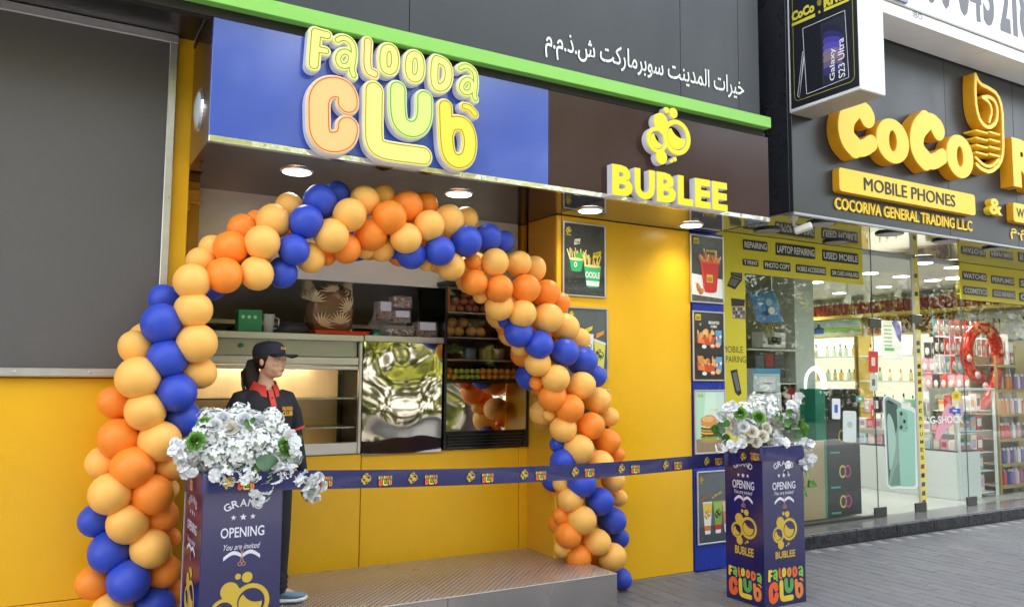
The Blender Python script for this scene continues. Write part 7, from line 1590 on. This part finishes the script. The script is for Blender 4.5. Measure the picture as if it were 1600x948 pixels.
def p_bucket(P_):
    P_.poly([(0, .05), (1, .0), (1, .36), (0, .42)], 0xE8E6E2); P_.poly([(0, 0), (1, 0), (1, .06), (0, .1)], 0x55504C)
    for k in range(30): x, y = pr_.random()*.95, pr_.random()*.07; P_.poly([(x, y), (x+.05, y), (x+.05, y+.008), (x, y+.008)], pr_.choice((0x3A3634, 0x77726C)))
    P_.poly([(.08, .88), (.25, .88), (.25, .97), (.08, .97)], 0xE0C818); P_.logo(.10, .89, .13, cmat(0x6A5A10)); P_.text("BROASTED", .48, .77, .32, .035, 0xD8C828)
    for x, y, r_ in ((.32, .66, -.5), (.45, .70, 1.9), (.56, .68, .3), (.68, .66, -.7), (.78, .68, 1.4), (.40, .60, .2), (.62, .60, 2.6), (.75, .60, .1), (.5, .62, 1.2), (.85, .62, .8)): drum(P_, x, y, .10, r_)
    P_.poly([(.28, .62), (.89, .62), (.80, .17), (.38, .17)], 0xC82E24); P_.ell(.585, .17, .21, .03, 0xC82E24); P_.poly([(.27, .62), (.90, .62), (.895, .59), (.275, .59)], 0xE04A38); P_.poly([(.30, .58), (.36, .58), (.43, .18), (.40, .18)], 0xDC4434)
    P_.poly([(.48, .30), (.68, .30), (.68, .42), (.48, .42)], 0xE0B838); P_.logo(.50, .315, .16, cmat(0x9A5A10)); drum(P_, .22, .2, .10, 2.4); drum(P_, .30, .15, .08, .3)
def p_combo(P_):
    for k in range(3): P_.poly([(0, .1+.18*k), (1, .12+.18*k), (1, .2+.18*k), (0, .19+.18*k)], 0x2E2420)
    P_.poly([(.06, .88), (.24, .88), (.24, .97), (.06, .97)], 0xE0C818); P_.logo(.08, .89, .14, cmat(0x6A5A10)); P_.text("BROASTED", .5, .83, .36, .045, 0xE8E8E8); P_.text("COMBO", .56, .775, .22, .04, 0xE8E8E8); P_.ell(.22, .82, .035, .022, 0x9A9A90)
    for yy in (.50, .10):
        P_.poly([(.12, yy+.04), (.66, yy), (.72, yy+.14), (.10, yy+.16)], 0xC85028); P_.poly([(.14, yy+.05), (.36, yy+.03), (.34, yy+.10), (.13, yy+.11)], 0xE0804A)
        for k in range(15): x, y = pr_.uniform(.14, .68), yy+.12+pr_.uniform(0, .10); P_.ell(x, y, .07, .035, pr_.choice((0xE0A060, 0xC87830, 0xD89048, 0xEAB878)), 9, pr_.uniform(0, 3))
        P_.poly([(.74, yy+.02), (.92, yy+.02), (.94, yy+.24), (.72, yy+.24)], 0x5AA0C8); P_.poly([(.74, yy+.10), (.93, yy+.13), (.93, yy+.17), (.74, yy+.14)], 0xE8E8E8); P_.ell(.82, yy+.13, .04, .03, 0xC84038); P_.ell(.62, yy-.005, .09, .035, 0xB85030); P_.ell(.62, yy+.005, .07, .022, 0xE8E0D0); P_.ell(.34, yy-.01, .08, .03, 0xE8E4E0); P_.ell(.80, yy+.02, .09, .04, 0xE8B078)
def p_burger(P_):
    P_.poly([(0, 0), (1, 0), (1, .2), (0, .22)], 0x9A8468)
    for k in range(5): P_.poly([(.2*k, 0), (.2*k+.01, 0), (.2*k+.03, .21), (.2*k+.02, .21)], 0x6E5A44)
    P_.poly([(0, .22), (.5, .21), (.5, 1), (0, 1)], 0xB8E0C4); P_.poly([(.2, .215), (.7, .21), (.7, 1), (.35, 1)], 0xD4ECD8); P_.text("CLUB", .08, .9, .18, .05, 0xB8A028); P_.text("burger", .5, .68, .3, .03, 0xE0D070)
    P_.ell(.45, .20, .30, .05, 0xC88A50); 
    for dy, c in ((.23, 0x8CB84A), (.255, 0x6A3A22), (.30, 0x6A3A22), (.325, 0xF0C040), (.35, 0xC8402C), (.37, 0x84B040), (.40, 0x6A3A22), (.43, 0xF0D8A0)): P_.ell(.45, dy, .29, .035, c)
    for k in range(12): P_.ell(.2+k*.045, .235+pr_.uniform(-.01, .01), .03, .02, 0x7CB040, 7)
    P_.ell(.45, .455, .28, .03, 0x9A4A9A); P_.ell(.45, .51, .29, .10, 0xD8924A); P_.ell(.42, .54, .2, .05, 0xE8B070)
    for k in range(16): P_.ell(.25+pr_.random()*.4, .50+pr_.random()*.09, .010, .006, 0xF4E4C0, 6)
def p_mojito(P_):
    P_.poly([(0, 0), (1, 0), (1, .24), (0, .22)], 0x3C4A50)
    for k in range(60): x, y = pr_.random()*.95, pr_.random()*.22; P_.poly([(x, y), (x+.04, y+.004), (x+.03, y+.012)], pr_.choice((0x5A6A70, 0x26323A, 0x72828A)))
    P_.emb(.12, .86, .09, 0xC8A028); P_.text("BUBLEE", .06, .84, .12, .015, 0xC8A028); P_.text("MANGO", .1, .60, .38, .035, 0xC86A30, .35); P_.text("LIME", .5, .62, .38, .035, 0xC8C030, .35)
    for cx, c0, c1, c2 in ((.32, 0xE8C850, 0xE8E8E0, 0xE07828), (.70, 0x9AC050, 0x88A848, 0xC82838), (1.03, 0xE0C0A0, 0xE08858, 0xE8E0E0)):
        r = .985 if cx > 1 else 2
        pts = [(cx-.10, .14), (cx+.10, .14), (cx+.17, .58), (cx-.17, .58)]; pts = [(min(x, .99), y) for x, y in pts]; P_.poly(pts, c1)
        P_.poly([(min(x, .99), y) for x, y in ((cx-.145, .42), (cx+.145, .42), (cx+.165, .56), (cx-.165, .56))], c0); P_.poly([(min(x, .99), y) for x, y in ((cx-.105, .16), (cx+.105, .16), (cx+.115, .24), (cx-.115, .24))], c2); P_.poly([(min(x, .99), y) for x, y in ((cx-.09, .12), (cx+.09, .12), (cx+.10, .17), (cx-.10, .17))], 0xE8E8E8)
        if cx < 1: P_.emb(cx, .33, .14, 0x403820 if cx > .5 else 0xC89030)
yp = D1-.012
poster('dark poster of two green noodle cups high on the yellow sheet', ((878.6, 346), (945, 351.6), (947.5, 466), (879.5, 461.4)), yp, (dark_p, p_noodle))
poster('slate poster of two tall shakes, half behind the balloons', ((884, 478), (948.5, 482), (950.7, 596), (885.5, 592)), yp, (mat("poster_slate_blue", (.10, .12, .13), .3, noise=.2, nscale=5, coat=.4), p_shake))
poster('poster almost hidden behind the balloons under the shake poster', ((887, 606), (951, 609), (953, 722), (888, 719)), yp, (dark_p, p_noodle))
yp2 = D1-.022
poster('poster of a red bucket of fried chicken on the blue panel', ((1077, 365.7), (1134.6, 371), (1136, 475), (1080, 472.5)), yp2, (dark_p, p_bucket))
poster('dark poster of two fried chicken combos on the blue panel', ((1081, 484.8), (1138, 488), (1139.8, 595.6), (1084, 594.4)), yp2, (mat("poster_black", (.03, .026, .026), .3, noise=.3, nscale=6, coat=.4), p_combo))
poster('pale green poster of a tall burger behind the right bouquet', ((1083.8, 608), (1141.5, 609), (1143, 707), (1087, 709)), yp2, (mat("poster_pale", (.62, .78, .68), .3, coat=.4), p_burger))
poster('slate poster of layered drinks low on the blue panel', ((1088, 734), (1143, 735), (1145, 846), (1091, 850)), yp2, (mat("poster_slate_blue", (.10, .12, .13), .3, noise=.2, nscale=5, coat=.4), p_mojito))
# ------------------------------------------------------------------ what stands across the street (seen in the steel and glass)
tr_ = random.Random(9)
leafm = [mat("tree_leaf_%d" % i, c, .5, noise=.2, nscale=3) for i, c in enumerate(((.15, .18, .015), (.24, .24, .02), (.07, .10, .015)))]
barkm = mat("bark", (.10, .07, .05), .9, noise=.3, nscale=12)
def tree_proto():
    t = thing('street_tree', 'broad yellow green tree on the far side of the street', 'tree', group='trees across the street')
    b = MB(); b.tube([(0, 0, 0), (.05, .02, 1.2), (-.05, .05, 2.6), (.05, 0, 4.2)], [.20, .16, .13, .07], 10)
    for k in range(7):
        a = k*.9; b.tube([(0, 0, 2.0+.25*k), (.7*math.cos(a), .7*math.sin(a), 2.8+.25*k), (1.5*math.cos(a), 1.5*math.sin(a), 3.3+.25*k)], [.07, .05, .02], 6)
    part(t, 'trunk', b, barkm, local=True, smooth=True)
    b = MB()
    for c in range(85):
        z = tr_.uniform(1.1, 5.8); rmax = 2.5*math.sqrt(max(.1, 1-((z-3.6)/2.9)**2)); a = tr_.uniform(0, 6.28); rr = rmax*tr_.random()**.5; cx, cy = rr*math.cos(a), rr*math.sin(a); b.m(leafm[tr_.choice((0, 0, 1, 1, 2))])
        for k in range(80):
            p = Vector((cx+tr_.gauss(0, .3), cy+tr_.gauss(0, .3), z+tr_.gauss(0, .22))); d = Vector((tr_.gauss(0, 1), tr_.gauss(0, 1), tr_.gauss(0, 1))).normalized(); q = d.orthogonal().normalized()*.045; e = d*.09
            b.add([p-e, p+q, p+e, p-q], [(0, 1, 2, 3)])
    part(t, 'crown', b, local=True, kind='stuff'); return t
tp_ = tree_proto()
for i, (x, y, s) in enumerate(((-9, -9.5, 1.1), (-4.5, -11, 1.0), (0.5, -9.8, 1.15), (5.5, -10.8, 1.0), (10.5, -9.6, 1.1), (15.5, -11, 1.2), (21, -10, 1.1), (-14, -11, 1.2), (27, -11, 1.1), (3, -15, 1.3), (9, -15.5, 1.3), (-2, -15.5, 1.3), (33, -10, 1.2))):
    o = tp_ if i == 0 else copy_tree(tp_); o.location = (x, y, -.12); o.scale = (s*1.45, s*1.45, s*1.45); o.rotation_euler = (0, 0, i*1.3)
bd = thing('far_building', 'pale low building behind the trees across the street', 'building', (5, -22, 0))
part(bd, 'wall', MB().box(-30, 45, -26, -21, -.2, 6.5), mat("far_wall", (.45, .42, .37), .8, noise=.06, nscale=1))
for i in range(22):
    x = -28+i*3.3; f = part(bd, 'window', MB().box(x, x+1.4, -21.02, -20.98, 3.4, 5.0), mat("far_frame", (.6, .6, .6), .5)); part(f, 'pane', MB().box(x+.08, x+1.32, -20.975, -20.965, 3.48, 4.92), mat("far_pane", (.05, .06, .08), .1))

hb = MB(); hr = random.Random(31)  # leafy row added out of view to green and darken the steel reflections
for k in range(9000):
    p = Vector((hr.uniform(-20, 40), -13.2+hr.gauss(0, .45), hr.uniform(-.1, 2.6))); d = Vector((hr.gauss(0, 1), hr.gauss(0, 1), hr.gauss(0, 1))).normalized(); q = d.orthogonal().normalized()*.10; e = d*.18; hb.m(leafm[hr.choice((0, 0, 1, 2))]); hb.add([p-e, p+q, p+e, p-q], [(0, 1, 2, 3)])
solo('mirror_hedge', hb, None, 'unseen leafy row added across the street to green the reflections', 'mirror_hedge', kind='stuff')
